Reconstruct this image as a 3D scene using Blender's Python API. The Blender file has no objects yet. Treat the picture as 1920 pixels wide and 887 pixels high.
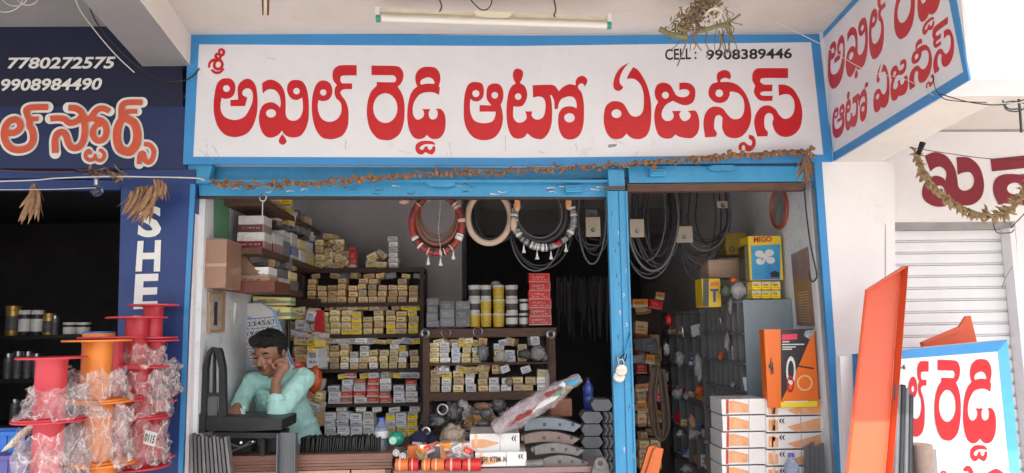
import bpy, bmesh, math, random
from mathutils import Vector, Matrix
from mathutils.geometry import delaunay_2d_cdt
random.seed(7)
S = bpy.context.scene
COL = S.collection
# ------------------------------------------------------------------ camera
F = 1400.0; CX, CY = 960.0, 443.5
CAM = Vector((0, 0, 1.5))
PITCH, YAW, ROLL = math.radians(7.1), math.radians(1.6), math.radians(0.9)
_fw = Vector((math.sin(YAW)*math.cos(PITCH), math.cos(YAW)*math.cos(PITCH), math.sin(PITCH)))
_r0 = _fw.cross(Vector((0, 0, 1))).normalized(); _u0 = _r0.cross(_fw)
_r = _r0*math.cos(ROLL) - _u0*math.sin(ROLL); _u = _r0*math.sin(ROLL) + _u0*math.cos(ROLL)
cam = bpy.data.objects.new('camera', bpy.data.cameras.new('camera')); COL.objects.link(cam)
cam.matrix_world = Matrix(((_r.x, _u.x, -_fw.x, CAM.x), (_r.y, _u.y, -_fw.y, CAM.y), (_r.z, _u.z, -_fw.z, CAM.z), (0, 0, 0, 1)))
cam.data.sensor_width = 36; cam.data.lens = 36*F/1920; cam.data.clip_start = .05; cam.data.clip_end = 2000
S.camera = cam
# ------------------------------------------------------------------ sky, sun, exposure
SUN_EL, SUN_AZ = math.radians(52), math.radians(157)      # azimuth clockwise from +Y
w = bpy.data.worlds.new("World"); S.world = w; w.use_nodes = True
nt = w.node_tree; nt.nodes.clear()
sky = nt.nodes.new('ShaderNodeTexSky'); sky.sky_type = 'NISHITA'; sky.sun_disc = False
sky.sun_elevation = SUN_EL; sky.sun_rotation = SUN_AZ; sky.air_density = 1.0; sky.dust_density = 4.0; sky.ozone_density = 1.0
bg = nt.nodes.new('ShaderNodeBackground'); bg.inputs[1].default_value = 0.15
wo = nt.nodes.new('ShaderNodeOutputWorld')
nt.links.new(sky.outputs[0], bg.inputs[0]); nt.links.new(bg.outputs[0], wo.inputs[0])
sun = bpy.data.objects.new('sun', bpy.data.lights.new('sun', 'SUN')); COL.objects.link(sun)
sun.data.energy = 2.6; sun.data.angle = math.radians(0.6); sun.data.color = (1, .96, .91)
_sd = Vector((math.sin(SUN_AZ)*math.cos(SUN_EL), math.cos(SUN_AZ)*math.cos(SUN_EL), math.sin(SUN_EL)))
sun.rotation_euler = (-_sd).to_track_quat('-Z', 'Y').to_euler()
S.view_settings.view_transform = 'Standard'; S.view_settings.look = 'None'
S.view_settings.exposure = 1.27; S.view_settings.gamma = 1
S.cycles.max_bounces = 8; S.cycles.diffuse_bounces = 5; S.cycles.glossy_bounces = 3
S.cycles.transparent_max_bounces = 16; S.cycles.use_denoising = True

# ------------------------------------------------------------------ helpers
def ray(px, py):
    return (_fw + _r*((px-CX)/F) + _u*((CY-py)/F))
def at(px, py, Y):
    d = ray(px, py); return CAM + d*((Y-CAM.y)/d.y)
def atx(px, py, X):
    d = ray(px, py); return CAM + d*((X-CAM.x)/d.x)
def atz(px, py, Z):
    d = ray(px, py); return CAM + d*((Z-CAM.z)/d.z)
def atp(px, py, P, n):
    d = ray(px, py); return CAM + d*((P-CAM).dot(n)/d.dot(n))
def R(a, b): return random.uniform(a, b)
def jit(c, s):
    return tuple(min(1, max(0, v*(1+R(-s, s)))) for v in c)

class MB:
    def __init__(s): s.v = []; s.f = []; s.m = []; s.sm = []
    def add(s, vs, fs, mi=0, smooth=False):
        o = len(s.v); s.v += [Vector(v) for v in vs]
        for f in fs: s.f.append([i+o for i in f]); s.m.append(mi); s.sm.append(smooth)
        return s
    def box(s, a, b, mi=0, M=None):
        x0, y0, z0 = a; x1, y1, z1 = b
        vs = [Vector(p) for p in ((x0,y0,z0),(x1,y0,z0),(x1,y1,z0),(x0,y1,z0),(x0,y0,z1),(x1,y0,z1),(x1,y1,z1),(x0,y1,z1))]
        if M: vs = [M @ v for v in vs]
        return s.add(vs, [(0,3,2,1),(4,5,6,7),(0,1,5,4),(1,2,6,5),(2,3,7,6),(3,0,4,7)], mi)
    def bbox(s, a, b, bev=.004, mi=0, M=None):           # bevelled box
        bm = bmesh.new(); bmesh.ops.create_cube(bm, size=1)
        for v in bm.verts: v.co = Vector([a[i] + (v.co[i]+.5)*(b[i]-a[i]) for i in range(3)])
        bmesh.ops.bevel(bm, geom=list(bm.edges), offset=bev, segments=2, affect='EDGES', profile=.7)
        if M: bmesh.ops.transform(bm, matrix=M, verts=bm.verts)
        bm.verts.index_update()
        s.add([v.co.copy() for v in bm.verts], [[v.index for v in f.verts] for f in bm.faces], mi); bm.free(); return s
    def tube(s, pts, r, n=8, mi=0, cap=True, flat=1.0):
        pts = [Vector(p) for p in pts]; k = len(pts)
        rr = r if isinstance(r, (list, tuple)) else [r]*k
        rings = []; up = None
        for i, p in enumerate(pts):
            t = (pts[min(i+1, k-1)] - pts[max(i-1, 0)]).normalized()
            if up is None:
                up = Vector((0,0,1)) if abs(t.z) < .9 else Vector((0,1,0))
            a = t.cross(up); 
            if a.length < 1e-6: a = t.orthogonal()
            a.normalize(); b = a.cross(t).normalized(); up = b
            rings.append([p + (a*math.cos(2*math.pi*j/n) + b*math.sin(2*math.pi*j/n)*flat)*rr[i] for j in range(n)])
        vs = [v for q in rings for v in q]; fs = []
        for i in range(k-1):
            for j in range(n): fs.append((i*n+j, i*n+(j+1)%n, (i+1)*n+(j+1)%n, (i+1)*n+j))
        if cap: fs.append(tuple(range(n))[::-1]); fs.append(tuple((k-1)*n+j for j in range(n)))
        return s.add(vs, fs, mi, True)
    def lathe(s, prof, c=(0,0,0), n=24, mi=0, M=None, cap=True):
        c = Vector(c); vs = []; k = len(prof)
        for (r, z) in prof:
            for j in range(n):
                v = Vector((r*math.cos(2*math.pi*j/n), r*math.sin(2*math.pi*j/n), z))
                if M: v = M @ v
                vs.append(v + c)
        fs = []
        for i in range(k-1):
            for j in range(n): fs.append((i*n+j, i*n+(j+1)%n, (i+1)*n+(j+1)%n, (i+1)*n+j))
        if cap: fs.append(tuple(range(n))[::-1]); fs.append(tuple((k-1)*n+j for j in range(n)))
        return s.add(vs, fs, mi, True)
    def prism(s, poly, d, mi=0):                        # poly: list of Vectors (one plane), extruded by vector d
        k = len(poly); poly = [Vector(p) for p in poly]; d = Vector(d)
        vs = poly + [p + d for p in poly]
        fs = [tuple(range(k)), tuple(range(2*k-1, k-1, -1))] + [(i, i+k, (i+1)%k+k, (i+1)%k) for i in range(k)]
        return s.add(vs, fs, mi)
    def build(s, name, mats, parent=None, auto=True, loc=None):
        o0 = Vector(loc) if loc is not None else (WL(parent) if parent else Vector((0,0,0)))
        me = bpy.data.meshes.new(name)
        me.from_pydata([tuple(v-o0) for v in s.v], [], s.f)
        if not isinstance(mats, (list, tuple)): mats = [mats]
        for m in mats: me.materials.append(m)
        for p, mi, sm in zip(me.polygons, s.m, s.sm): p.material_index = mi; p.use_smooth = sm
        me.update()
        bm = bmesh.new(); bm.from_mesh(me); bmesh.ops.recalc_face_normals(bm, faces=bm.faces)
        if auto:
            for e in bm.edges:
                if len(e.link_faces) == 2 and e.calc_face_angle(0) > .7: e.smooth = False
        bm.to_mesh(me); bm.free()
        o = bpy.data.objects.new(name, me); COL.objects.link(o)
        if loc is not None: o.location = loc
        if parent: o.parent = parent
        return o
def WL(o):
    v = Vector(o.location)
    while o.parent: o = o.parent; v = v + Vector(o.location)
    return v
def tag(o, label=None, cat=None, group=None, kind=None):
    if label: o['label'] = label
    if cat: o['category'] = cat
    if group: o['group'] = group
    if kind: o['kind'] = kind
    return o
def thing(name, label, cat, loc, group=None):
    o = bpy.data.objects.new(name, None); COL.objects.link(o); o.location = loc
    o.empty_display_size = .05
    return tag(o, label, cat, group)
def struct(name, mb, m):
    return tag(mb.build(name, m), kind='structure')
def copy_tree(o, parent=None):
    c = o.copy(); COL.objects.link(c); c.parent = parent
    for ch in [q for q in o.children]: copy_tree(ch, c)
    return c
def V(*a): return Vector(a)
def cr(pts, n=6, closed=False):                        # Catmull-Rom through points of any dimension
    k = len(pts); out = []
    P = [Vector(p) for p in pts]
    for i in range(k if closed else k-1):
        p0 = P[(i-1) % k] if closed or i > 0 else P[0]*2-P[1]
        p1 = P[i]; p2 = P[(i+1) % k]
        p3 = P[(i+2) % k] if closed or i+2 < k else P[k-1]*2-P[k-2]
        for j in range(n):
            t = j/n
            out.append(.5*((2*p1) + (p2-p0)*t + (2*p0-5*p1+4*p2-p3)*t*t + (3*p1-p0-3*p2+p3)*t**3))
    if not closed: out.append(P[-1])
    return out
def loop_pts(spec, n=5):                               # "x,y x,y! ..." closed outline; ! = sharp corner
    toks = spec.split(); pts = []; cor = []
    for t in toks:
        c = t.endswith('!'); x, y = t.rstrip('!').split(',')
        pts.append(Vector((float(x), float(y)))); cor.append(c)
    if not any(cor): return cr(pts, n, True)
    k0 = cor.index(True); pts = pts[k0:]+pts[:k0]; cor = cor[k0:]+cor[:k0]
    pts.append(pts[0]); cor.append(True); out = []; a = 0
    for b in range(1, len(pts)):
        if cor[b]:
            seg = pts[a:b+1]
            out += ([seg[0]] if len(seg) == 2 else cr(seg, n)[:-1]); a = b
    return out
def ell(cx, cy, rx, ry, n=20):
    return [Vector((cx+rx*math.cos(2*math.pi*i/n), cy+ry*math.sin(2*math.pi*i/n))) for i in range(n)]
def fill_loops(loops):                                 # 2-D loops (outer + holes) -> verts, faces with even-odd rule
    vs = []; fs = []
    for L in loops:
        o = len(vs); vs += L; fs.append(list(range(o, o+len(L))))
    es = [(f[i], f[(i+1) % len(f)]) for f in fs for i in range(len(f))]
    r = delaunay_2d_cdt([Vector(v) for v in vs], es, [], 0, 1e-4)
    ov, of = r[0], r[2]
    def inside(p):
        c = False
        for L in loops:
            k = len(L)
            for i in range(k):
                a, b = L[i], L[(i+1) % k]
                if (a[1] > p[1]) != (b[1] > p[1]) and p[0] < (b[0]-a[0])*(p[1]-a[1])/(b[1]-a[1])+a[0]: c = not c
        return c
    out = [f for f in of if inside(((ov[f[0]][0]+ov[f[1]][0]+ov[f[2]][0])/3, (ov[f[0]][1]+ov[f[1]][1]+ov[f[2]][1])/3))]
    return ov, out
# ------------------------------------------------------------------ materials
def mat(name, col, rough=.6, metal=0, noise=0, nscale=8, col2=None, bump=0, bscale=60, coat=0, trans=0, alpha=1, spec=None, dirt=0, dirtcol=(.18,.14,.1), dscale=3, dthr=.55, stretch=None, emit=None):
    m = bpy.data.materials.new(name); m.use_nodes = True; nt = m.node_tree
    b = nt.nodes['Principled BSDF']
    b.inputs['Base Color'].default_value = (*col, 1); b.inputs['Roughness'].default_value = rough
    b.inputs['Metallic'].default_value = metal
    if coat: b.inputs['Coat Weight'].default_value = coat; b.inputs['Coat Roughness'].default_value = .15
    if trans: b.inputs['Transmission Weight'].default_value = trans
    if alpha < 1: b.inputs['Alpha'].default_value = alpha
    if spec is not None: b.inputs['Specular IOR Level'].default_value = spec
    if emit: b.inputs['Emission Color'].default_value = (*emit[:3], 1); b.inputs['Emission Strength'].default_value = emit[3]
    if noise or dirt or bump:
        tc = nt.nodes.new('ShaderNodeTexCoord'); vec = tc.outputs['Object']
        if stretch:
            mp = nt.nodes.new('ShaderNodeMapping'); mp.inputs['Scale'].default_value = stretch
            nt.links.new(vec, mp.inputs[0]); vec = mp.outputs[0]
    cur = None
    if noise:
        n = nt.nodes.new('ShaderNodeTexNoise'); n.inputs['Scale'].default_value = nscale; n.inputs['Detail'].default_value = 8; n.inputs['Roughness'].default_value = .65
        nt.links.new(vec, n.inputs['Vector'])
        rp = nt.nodes.new('ShaderNodeValToRGB'); rp.color_ramp.elements[0].position = .3; rp.color_ramp.elements[1].position = .72
        c2 = col2 or tuple(c*(1-noise) for c in col)
        rp.color_ramp.elements[0].color = (*c2, 1); rp.color_ramp.elements[1].color = (*col, 1)
        nt.links.new(n.outputs[0], rp.inputs[0]); cur = rp.outputs[0]
    if dirt:
        n = nt.nodes.new('ShaderNodeTexNoise'); n.inputs['Scale'].default_value = dscale; n.inputs['Detail'].default_value = 10; n.inputs['Roughness'].default_value = .75
        nt.links.new(vec, n.inputs['Vector'])
        rp = nt.nodes.new('ShaderNodeValToRGB'); rp.color_ramp.elements[0].position = dthr; rp.color_ramp.elements[1].position = min(1, dthr+.16)
        rp.color_ramp.elements[0].color = (0,0,0,1); rp.color_ramp.elements[1].color = (dirt,dirt,dirt,1)
        nt.links.new(n.outputs[0], rp.inputs[0])
        mx = nt.nodes.new('ShaderNodeMix'); mx.data_type = 'RGBA'
        nt.links.new(rp.outputs[0], mx.inputs[0])
        if cur: nt.links.new(cur, mx.inputs[6])
        else: mx.inputs[6].default_value = (*col, 1)
        mx.inputs[7].default_value = (*dirtcol, 1); cur = mx.outputs[2]
    if cur: nt.links.new(cur, b.inputs['Base Color'])
    if bump:
        n = nt.nodes.new('ShaderNodeTexNoise'); n.inputs['Scale'].default_value = bscale; n.inputs['Detail'].default_value = 6
        nt.links.new(vec, n.inputs['Vector'])
        bp = nt.nodes.new('ShaderNodeBump'); bp.inputs['Strength'].default_value = bump; bp.inputs['Distance'].default_value = .02
        nt.links.new(n.outputs[0], bp.inputs['Height']); nt.links.new(bp.outputs[0], b.inputs['Normal'])
    return m
M_ = {}
def dm(key, *a, **k): M_[key] = mat(key, *a, **k); return M_[key]
dm('sign_white', (.745,.755,.79), .55, noise=.08, nscale=3, dirt=.6, dirtcol=(.46,.43,.38), dscale=4, dthr=.6, bump=.12, bscale=90)
dm('sign_red', (.56,.010,.018), .32, noise=.15, nscale=12, bump=.12, bscale=70)
dm('sign_blue', (.045,.27,.60), .45, noise=.12, nscale=5, dirt=.4, dirtcol=(.4,.45,.5), dscale=14, dthr=.68, bump=.1)
dm('black_paint', (.012,.012,.014), .4)
dm('navy_paint', (.020,.052,.205), .45, noise=.3, nscale=4, dirt=.3, dirtcol=(.2,.24,.4), dscale=11, dthr=.66, bump=.12)
dm('dark_navy_paint', (.008,.010,.042), .5, noise=.2, nscale=4, bump=.1)
dm('text_white', (.78,.78,.74), .5, noise=.08, nscale=20)
dm('text_orange', (.66,.10,.045), .45, noise=.2, nscale=12)
dm('maroon_paint', (.24,.012,.028), .45, noise=.15, nscale=9)
dm('plaster_white', (.82,.80,.80), .75, noise=.08, nscale=2.5, dirt=.55, dirtcol=(.5,.46,.42), dscale=3, dthr=.6, bump=.2, bscale=40)
dm('plaster_pink', (.68,.635,.61), .8, noise=.14, nscale=1.6, col2=(.60,.56,.49), dirt=.6, dirtcol=(.46,.44,.36), dscale=2.6, dthr=.57, bump=.2, bscale=40)
dm('plaster_cream', (.76,.71,.66), .8, noise=.06, nscale=3, dirt=.4, dirtcol=(.45,.38,.3), dscale=5, dthr=.6, bump=.2, bscale=40)
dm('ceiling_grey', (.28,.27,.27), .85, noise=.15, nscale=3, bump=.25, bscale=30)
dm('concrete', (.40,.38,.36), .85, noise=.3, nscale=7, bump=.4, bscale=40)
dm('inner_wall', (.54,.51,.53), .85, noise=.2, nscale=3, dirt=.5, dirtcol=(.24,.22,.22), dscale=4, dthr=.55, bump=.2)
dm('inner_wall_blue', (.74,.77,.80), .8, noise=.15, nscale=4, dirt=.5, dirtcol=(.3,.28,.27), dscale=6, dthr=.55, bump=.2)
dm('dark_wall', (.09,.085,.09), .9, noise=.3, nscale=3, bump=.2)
dm('green_paint', (.14,.34,.2), .7, noise=.2, nscale=8)
dm('ground_mat', (.36,.33,.30), .95, noise=.35, nscale=1.5, bump=.4, bscale=12)
dm('shutter_blue', (.05,.33,.60), .4, noise=.22, nscale=6, dirt=.85, dirtcol=(.09,.08,.08), dscale=20, dthr=.61, bump=.15, bscale=60, stretch=(1,1,.5))
dm('wood_brown', (.15,.075,.05), .6, noise=.45, nscale=7, bump=.3, bscale=25, stretch=(1,6,6))
dm('wood_dark', (.065,.035,.032), .6, noise=.4, nscale=8, bump=.2, stretch=(1,5,5))
dm('wood_red', (.20,.06,.04), .5, noise=.3, nscale=10, bump=.2, stretch=(1,6,6))
dm('wood_tan', (.50,.30,.17), .6, noise=.25, nscale=6, stretch=(1,6,1))
dm('metal_dark', (.035,.035,.038), .45, metal=.6, noise=.3, nscale=10)
dm('steel', (.55,.55,.57), .3, metal=1, noise=.15, nscale=15)
dm('rust', (.18,.08,.045), .8, noise=.4, nscale=20)
dm('wire_black', (.02,.02,.02), .6)
dm('wire_white', (.62,.60,.56), .5)
dm('dry_leaf', (.45,.255,.14), .85, noise=.55, nscale=30, bump=.3, bscale=80)
dm('dry_leaf_dark', (.27,.145,.08), .9, noise=.4, nscale=30)
dm('marigold', (.34,.185,.105), .9, noise=.65, nscale=60, col2=(.13,.065,.04), bump=.5, bscale=120)
dm('twig', (.30,.21,.13), .9, noise=.4, nscale=30)
dm('twig_green', (.26,.24,.12), .9, noise=.4, nscale=30)
dm('tube_glass', (.74,.73,.67), .25)
dm('fixture_cream', (.74,.68,.52), .5, noise=.15, nscale=10)
dm('cap_green', (.03,.28,.22), .4)

# ------------------------------------------------------------------ painted lettering (flat paint, a fraction of a mm thick)
def paint(name, loops, mapf, m, parent):
    vs, fs = fill_loops(loops)
    mb = MB(); mb.add([mapf(v[0], v[1]) for v in vs], fs)
    return mb.build(name, m, parent, auto=False)
def ribbon(mb, pts, mapf, mi=0, flatcap=False, n=7, rise=None):
    """pts: (x, y, halfwidth); mapf(x, y, lift) -> Vector"""
    P = cr(pts, n) if len(pts) > 2 else [Vector(p) for p in pts]
    k = len(P); vs = []; fs = []; rise = rise or .00035
    for i, p in enumerate(P):
        t = (P[min(i+1, k-1)].xy - P[max(i-1, 0)].xy); t = t.normalized() if t.length else Vector((1,0))
        nn = Vector((-t.y, t.x)); l = RB[0] + rise*i/k
        vs += [mapf(*(p.xy+nn*p.z), l), mapf(*(p.xy-nn*p.z), l)]
        if i: fs.append((2*i-2, 2*i-1, 2*i+1, 2*i))
    if not flatcap:
        for (i, sg) in ((0, -1), (k-1, 1)):
            t = (P[min(i+1, k-1)].xy - P[max(i-1, 0)].xy).normalized(); nn = Vector((-t.y, t.x))
            base = len(vs); vs.append(mapf(*P[i].xy, RB[0]+rise*i/k))
            for j in range(9):
                a = math.pi*j/8
                vs.append(mapf(*(P[i].xy + (nn*math.cos(a) + t*sg*math.sin(a))*P[i].z), RB[0]+rise*i/k))
            for j in range(8): fs.append((base, base+1+j, base+2+j))
    RB[0] += rise + .00008
    mb.add(vs, fs, mi)
RB = [0]
def bil(q, u, v):                                      # q = TL, TR, BR, BL (pixels)
    a = (q[0][0]*(1-u)+q[1][0]*u, q[0][1]*(1-u)+q[1][1]*u); b = (q[3][0]*(1-u)+q[2][0]*u, q[3][1]*(1-u)+q[2][1]*u)
    return (a[0]*(1-v)+b[0]*v, a[1]*(1-v)+b[1]*v)
def latin(s, q, mapf, m, parent, name='lettering', wt=.02, shear=0, spacing=1):
    c = bpy.data.curves.new('t', 'FONT'); c.body = s; c.offset = wt; c.resolution_u = 3; c.shear = shear; c.space_character = spacing
    o = bpy.data.objects.new('t', c); me = bpy.data.meshes.new_from_object(o)
    xs = [v.co.x for v in me.vertices]; ys = [v.co.y for v in me.vertices]
    x0, x1, y0, y1 = min(xs), max(xs), min(ys), max(ys)
    vs = [mapf(*bil(q, (v.co.x-x0)/(x1-x0), (y1-v.co.y)/(y1-y0))) for v in me.vertices]
    fs = [tuple(p.vertices) for p in me.polygons]
    bpy.data.objects.remove(o); bpy.data.curves.remove(c); bpy.data.meshes.remove(me)
    mb = MB(); mb.add(vs, fs); return mb.build(name, m, parent, auto=False)
# ================================================================== the building
YF = 4.0
def fpt(x, y, d=0): return at(x, y, YF-d)
# ground
g = MB(); g.add([(-400,-400,0),(400,-400,0),(400,400,0),(-400,400,0)], [(0,1,2,3)]); struct('ground', g, M_['ground_mat'])
g = MB(); g.box((-9,-1.5,.0),(12,YF-.05,.1)); struct('bounce_slab', g, mat('bounce_cement', (.62,.60,.57), .9, noise=.15, nscale=4, bump=.3))  # unseen pale slab added to bounce light up onto the right walls
zc = fpt(960,64).z                                     # canopy ceiling height
zl = at(100,57,YF+.05).z
xbl = fpt(262,122).x; xbr = fpt(350,125).x; zbm = fpt(330,124).z
cx0 = fpt(351,62).x
g = MB(); g.box((xbr-.02,.7,zc),(2.05,YF+.4,zc+.16)); struct('ceiling', g, M_['plaster_pink'])  # front end lengthened out of view to shade the shopfront
g = MB(); g.box((-6,.7,zl),(xbl+.04,YF+.4,zl+.16)); tag(g.build('ceiling', M_['ceiling_grey']), kind='structure')  # likewise carried forward unseen, keeping sun off the spools
g = MB(); g.box((xbl-.5,.6,max(zc,zl)+.162),(xbr+.5,YF+.5,max(zc,zl)+.25)); tag(g.build('sun_block_slab', M_['concrete']), kind='structure')  # unseen slab added to stop sun leaking between the two ceilings
# beam between the two porches (its foot is skewed a little like the real one)
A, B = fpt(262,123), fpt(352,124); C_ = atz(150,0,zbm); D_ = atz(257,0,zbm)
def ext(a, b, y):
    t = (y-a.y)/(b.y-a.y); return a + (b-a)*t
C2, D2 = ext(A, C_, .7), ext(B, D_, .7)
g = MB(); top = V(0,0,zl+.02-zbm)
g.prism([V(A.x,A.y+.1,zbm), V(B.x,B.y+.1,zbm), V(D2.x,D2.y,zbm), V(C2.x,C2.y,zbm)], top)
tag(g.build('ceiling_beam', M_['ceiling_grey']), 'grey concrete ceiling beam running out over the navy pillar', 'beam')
# strip of lighter plaster: the right cheek of that beam
g = MB(); o_ = V(.004,0,0)
g.prism([V(B.x,B.y,zbm+.002)+o_, V(B.x,B.y,zc-.002)+o_, V(D2.x,D2.y,zc-.002)+o_, V(D2.x,D2.y,zbm+.002)+o_], V(.012,0,0))
tag(g.build('beam_cheek', M_['plaster_cream']), 'pale plastered cheek of the ceiling beam beside the main sign', 'plaster')
# ---- main fascia wall behind the sign
zs0 = fpt(960,312).z
g = MB(); g.prism([fpt(340,60), fpt(1550,50), fpt(1561,299), fpt(960,307), fpt(346,305)], V(0,.22,0))
struct('wall_fascia', g, M_['plaster_white'])
# right pillar (white plaster) and its reveal
g = MB(); g.prism([fpt(1541,303), fpt(1676,303), fpt(1690,1150), fpt(1602,1150)], V(0,.2,0))
g.build('pillar', M_['plaster_white']); tag(bpy.data.objects['pillar'], 'white plastered pillar on the right of the shop opening', 'pillar')
# concrete jamb, set back
g = MB(); p = [fpt(1530,345,-.03), fpt(1535,340,-.03), fpt(1602,1150,-.03), fpt(1592,1150,-.03)]
g.prism(p, V(0,.12,0)); tag(g.build('door_jamb', M_['concrete']), 'rough grey concrete jamb inside the blue stripe at the right of the opening', 'jamb')
# blue stripe down the pillar edge
g = MB(); g.prism([fpt(1527,304,.004), fpt(1541,304,.004), fpt(1602,1150,.004), fpt(1590,1150,.004)], V(0,.03,0))
tag(g.build('painted_stripe', M_['sign_blue']), 'blue painted edge stripe down the white right hand pillar', 'stripe')
# white jamb at left
g = MB(); g.prism([fpt(359,368,-.03), fpt(367,368,-.03), fpt(346,1150,-.03), fpt(337,1150,-.03)], V(0,.12,0))
tag(g.build('door_jamb', M_['plaster_white']), 'whitewashed narrow jamb beside the navy pillar at the left of the opening', 'jamb')
# navy pillar
g = MB(); g.prism([fpt(228,318), fpt(366,318), fpt(352,600), fpt(332,1150), fpt(208,1150)], V(0,.25,0))
pil = thing('painted_pillar', 'navy blue painted pillar with white vertical letters SHE', 'pillar', fpt(280,1150)+V(0,.1,0))
pil.location.z = 0
g.build('shaft', M_['navy_paint'], pil)
g = MB(); g.prism([fpt(357,345,.003), fpt(366,345,.003), fpt(352,600,.003), fpt(333,1150,.003), fpt(324,1150,.003), fpt(344,600,.003)], V(0,.01,0)); g.build('edge_stripe', M_['sign_blue'], pil)
pm = lambda x, y: fpt(x, y, .004)
for s_, q in (('S', ((262,386),(303,386),(302,445),(257,445))), ('H', ((258,452),(302,450),(300,509),(254,509))), ('E', ((254,514),(298,513),(295,578),(250,580))), ('E', ((250,592),(294,592),(292,655),(247,655)))):
    if s_ == 'E' and q[0][1] > 580: continue
    latin(s_, q, pm, M_['text_white'], pil, 'letter', wt=.035)
latin('L', ((249,592),(292,592),(290,655),(246,655)), pm, M_['text_white'], pil, 'letter', wt=.035)
# ---- navy fascia on the left
nf = thing('neighbour_sign', 'navy blue neighbour shop sign with two phone numbers and orange lettering', 'shop sign', fpt(150,250)+V(0,.02,0))
g = MB(); g.prism([fpt(-260,45), fpt(352,45), fpt(352,126), fpt(350,318), fpt(-260,314)], V(0,.18,0)); g.build('board', M_['dark_navy_paint'], nf)
# lower band in a brighter navy than the board
g = MB(); g.prism([fpt(-260,200,.003), fpt(349,200,.003), fpt(349,317,.003), fpt(-260,313,.003)], V(0,.002,0)); g.build('lower_band', mat('navy_mid', (.013,.028,.11), .45, noise=.35, nscale=3), nf)
nm = lambda x, y: fpt(x, y, .006)
latin('7780272575', ((14,108),(217,106),(214,129),(14,129)), nm, M_['text_white'], nf, 'phone_number', wt=.028, shear=.15)
latin('9908984490', ((2,148),(192,146),(190,169),(2,171)), nm, M_['text_white'], nf, 'phone_number', wt=.028, shear=.15)
def c7(x, y, l=0): return fpt(x/5.913, 170+y/5.913, .006+l)
W7 = [
 ([(95,470,34),(160,465,36),(215,425,36),(222,370,36),(190,327,36),(140,322,36),(85,355,36),(48,430,37),(48,520,38),(85,605,38),(150,650,38),(230,655,38),(305,632,38),(352,585,38),(368,520,38),(355,440,38),(328,395,36),(325,335,34)], 0),
 ([(532,183,34),(400,184,34),(330,190,34),(290,215,34),(300,270,34),(325,330,34)], 1),
 ([(425,310,26),(340,318,26)], 1),
 ([(555,312,32),(640,306,32),(710,315,34),(770,358,34),(850,340,34),(905,290,34)], 1),
 ([(757,190,34),(840,198,36),(900,240,36),(930,320,36),(938,450,36),(920,560,36),(870,625,36),(805,635,36),(760,590,36),(738,520,36),(715,475,36),(675,460,36),(630,485,36),(607,560,36),(612,692,38)], 1),
 ([(940,320,32),(1000,310,32),(1040,250,32),(1090,205,32),(1150,200,32),(1215,228,30)], 1),
 ([(1050,320,30),(1120,330,32),(1165,380,34),(1178,460,34),(1150,535,34),(1090,555,34),(1040,520,34),(1028,450,34),(1060,390,32),(1110,370,30)], 0),
 ([(1000,690,20),(985,665,20),(952,690,20),(952,745,20),(995,770,20),(1040,755,20),(1055,715,18)], 0),
 ([(1055,755,18),(1110,775,20),(1150,740,20),(1148,690,20),(1112,660,20)], 0),
 ([(1578,130,32),(1420,132,32),(1360,155,32),(1345,210,34),(1350,300,36)], 1),
 ([(1522,230,26),(1420,232,26),(1370,250,26)], 1),
 ([(1345,290,38),(1420,318,42),(1490,370,46),(1520,470,46),(1510,580,48),(1455,665,48),(1400,675,48),(1330,640,48),(1298,550,46),(1300,440,46),(1330,350,42),(1370,300,34)], 0),
 ([(1595,592,26),(1660,605,27),(1703,665,27),(1690,755,27),(1645,795,27),(1605,765,27),(1595,705,26),(1570,692,26),(1548,725,26),(1542,815,27)], 1),
]
groups7 = ((0,3),(3,9),(9,13))
for a, b in groups7:
    RB[0] = 0; mw = MB()
    for pts, fl in W7[a:b]: ribbon(mw, [(x, y, h+27) for x, y, h in pts], c7, 0, False)
    lt = mw.build('letter_outline', M_['text_white'], nf, auto=False)
    RB[0] = .008; mr = MB()
    for pts, fl in W7[a:b]: ribbon(mr, pts, c7, 0, bool(fl))
    mr.build('letter', M_['text_orange'], nf, auto=False)
# blue steel lintel and rail of the left neighbour
g = MB(); g.prism([fpt(-260,318,-.06), fpt(228,322,-.06), fpt(228,335,-.06), fpt(-260,333,-.06)], V(0,.05,0))
g.prism([fpt(-260,336,-.08), fpt(228,338,-.08), fpt(226,356,-.08), fpt(-260,356,-.08)], V(0,.05,0))
tag(g.build('lintel', M_['navy_paint']), 'navy steel lintel over the left neighbour opening', 'lintel')

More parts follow.
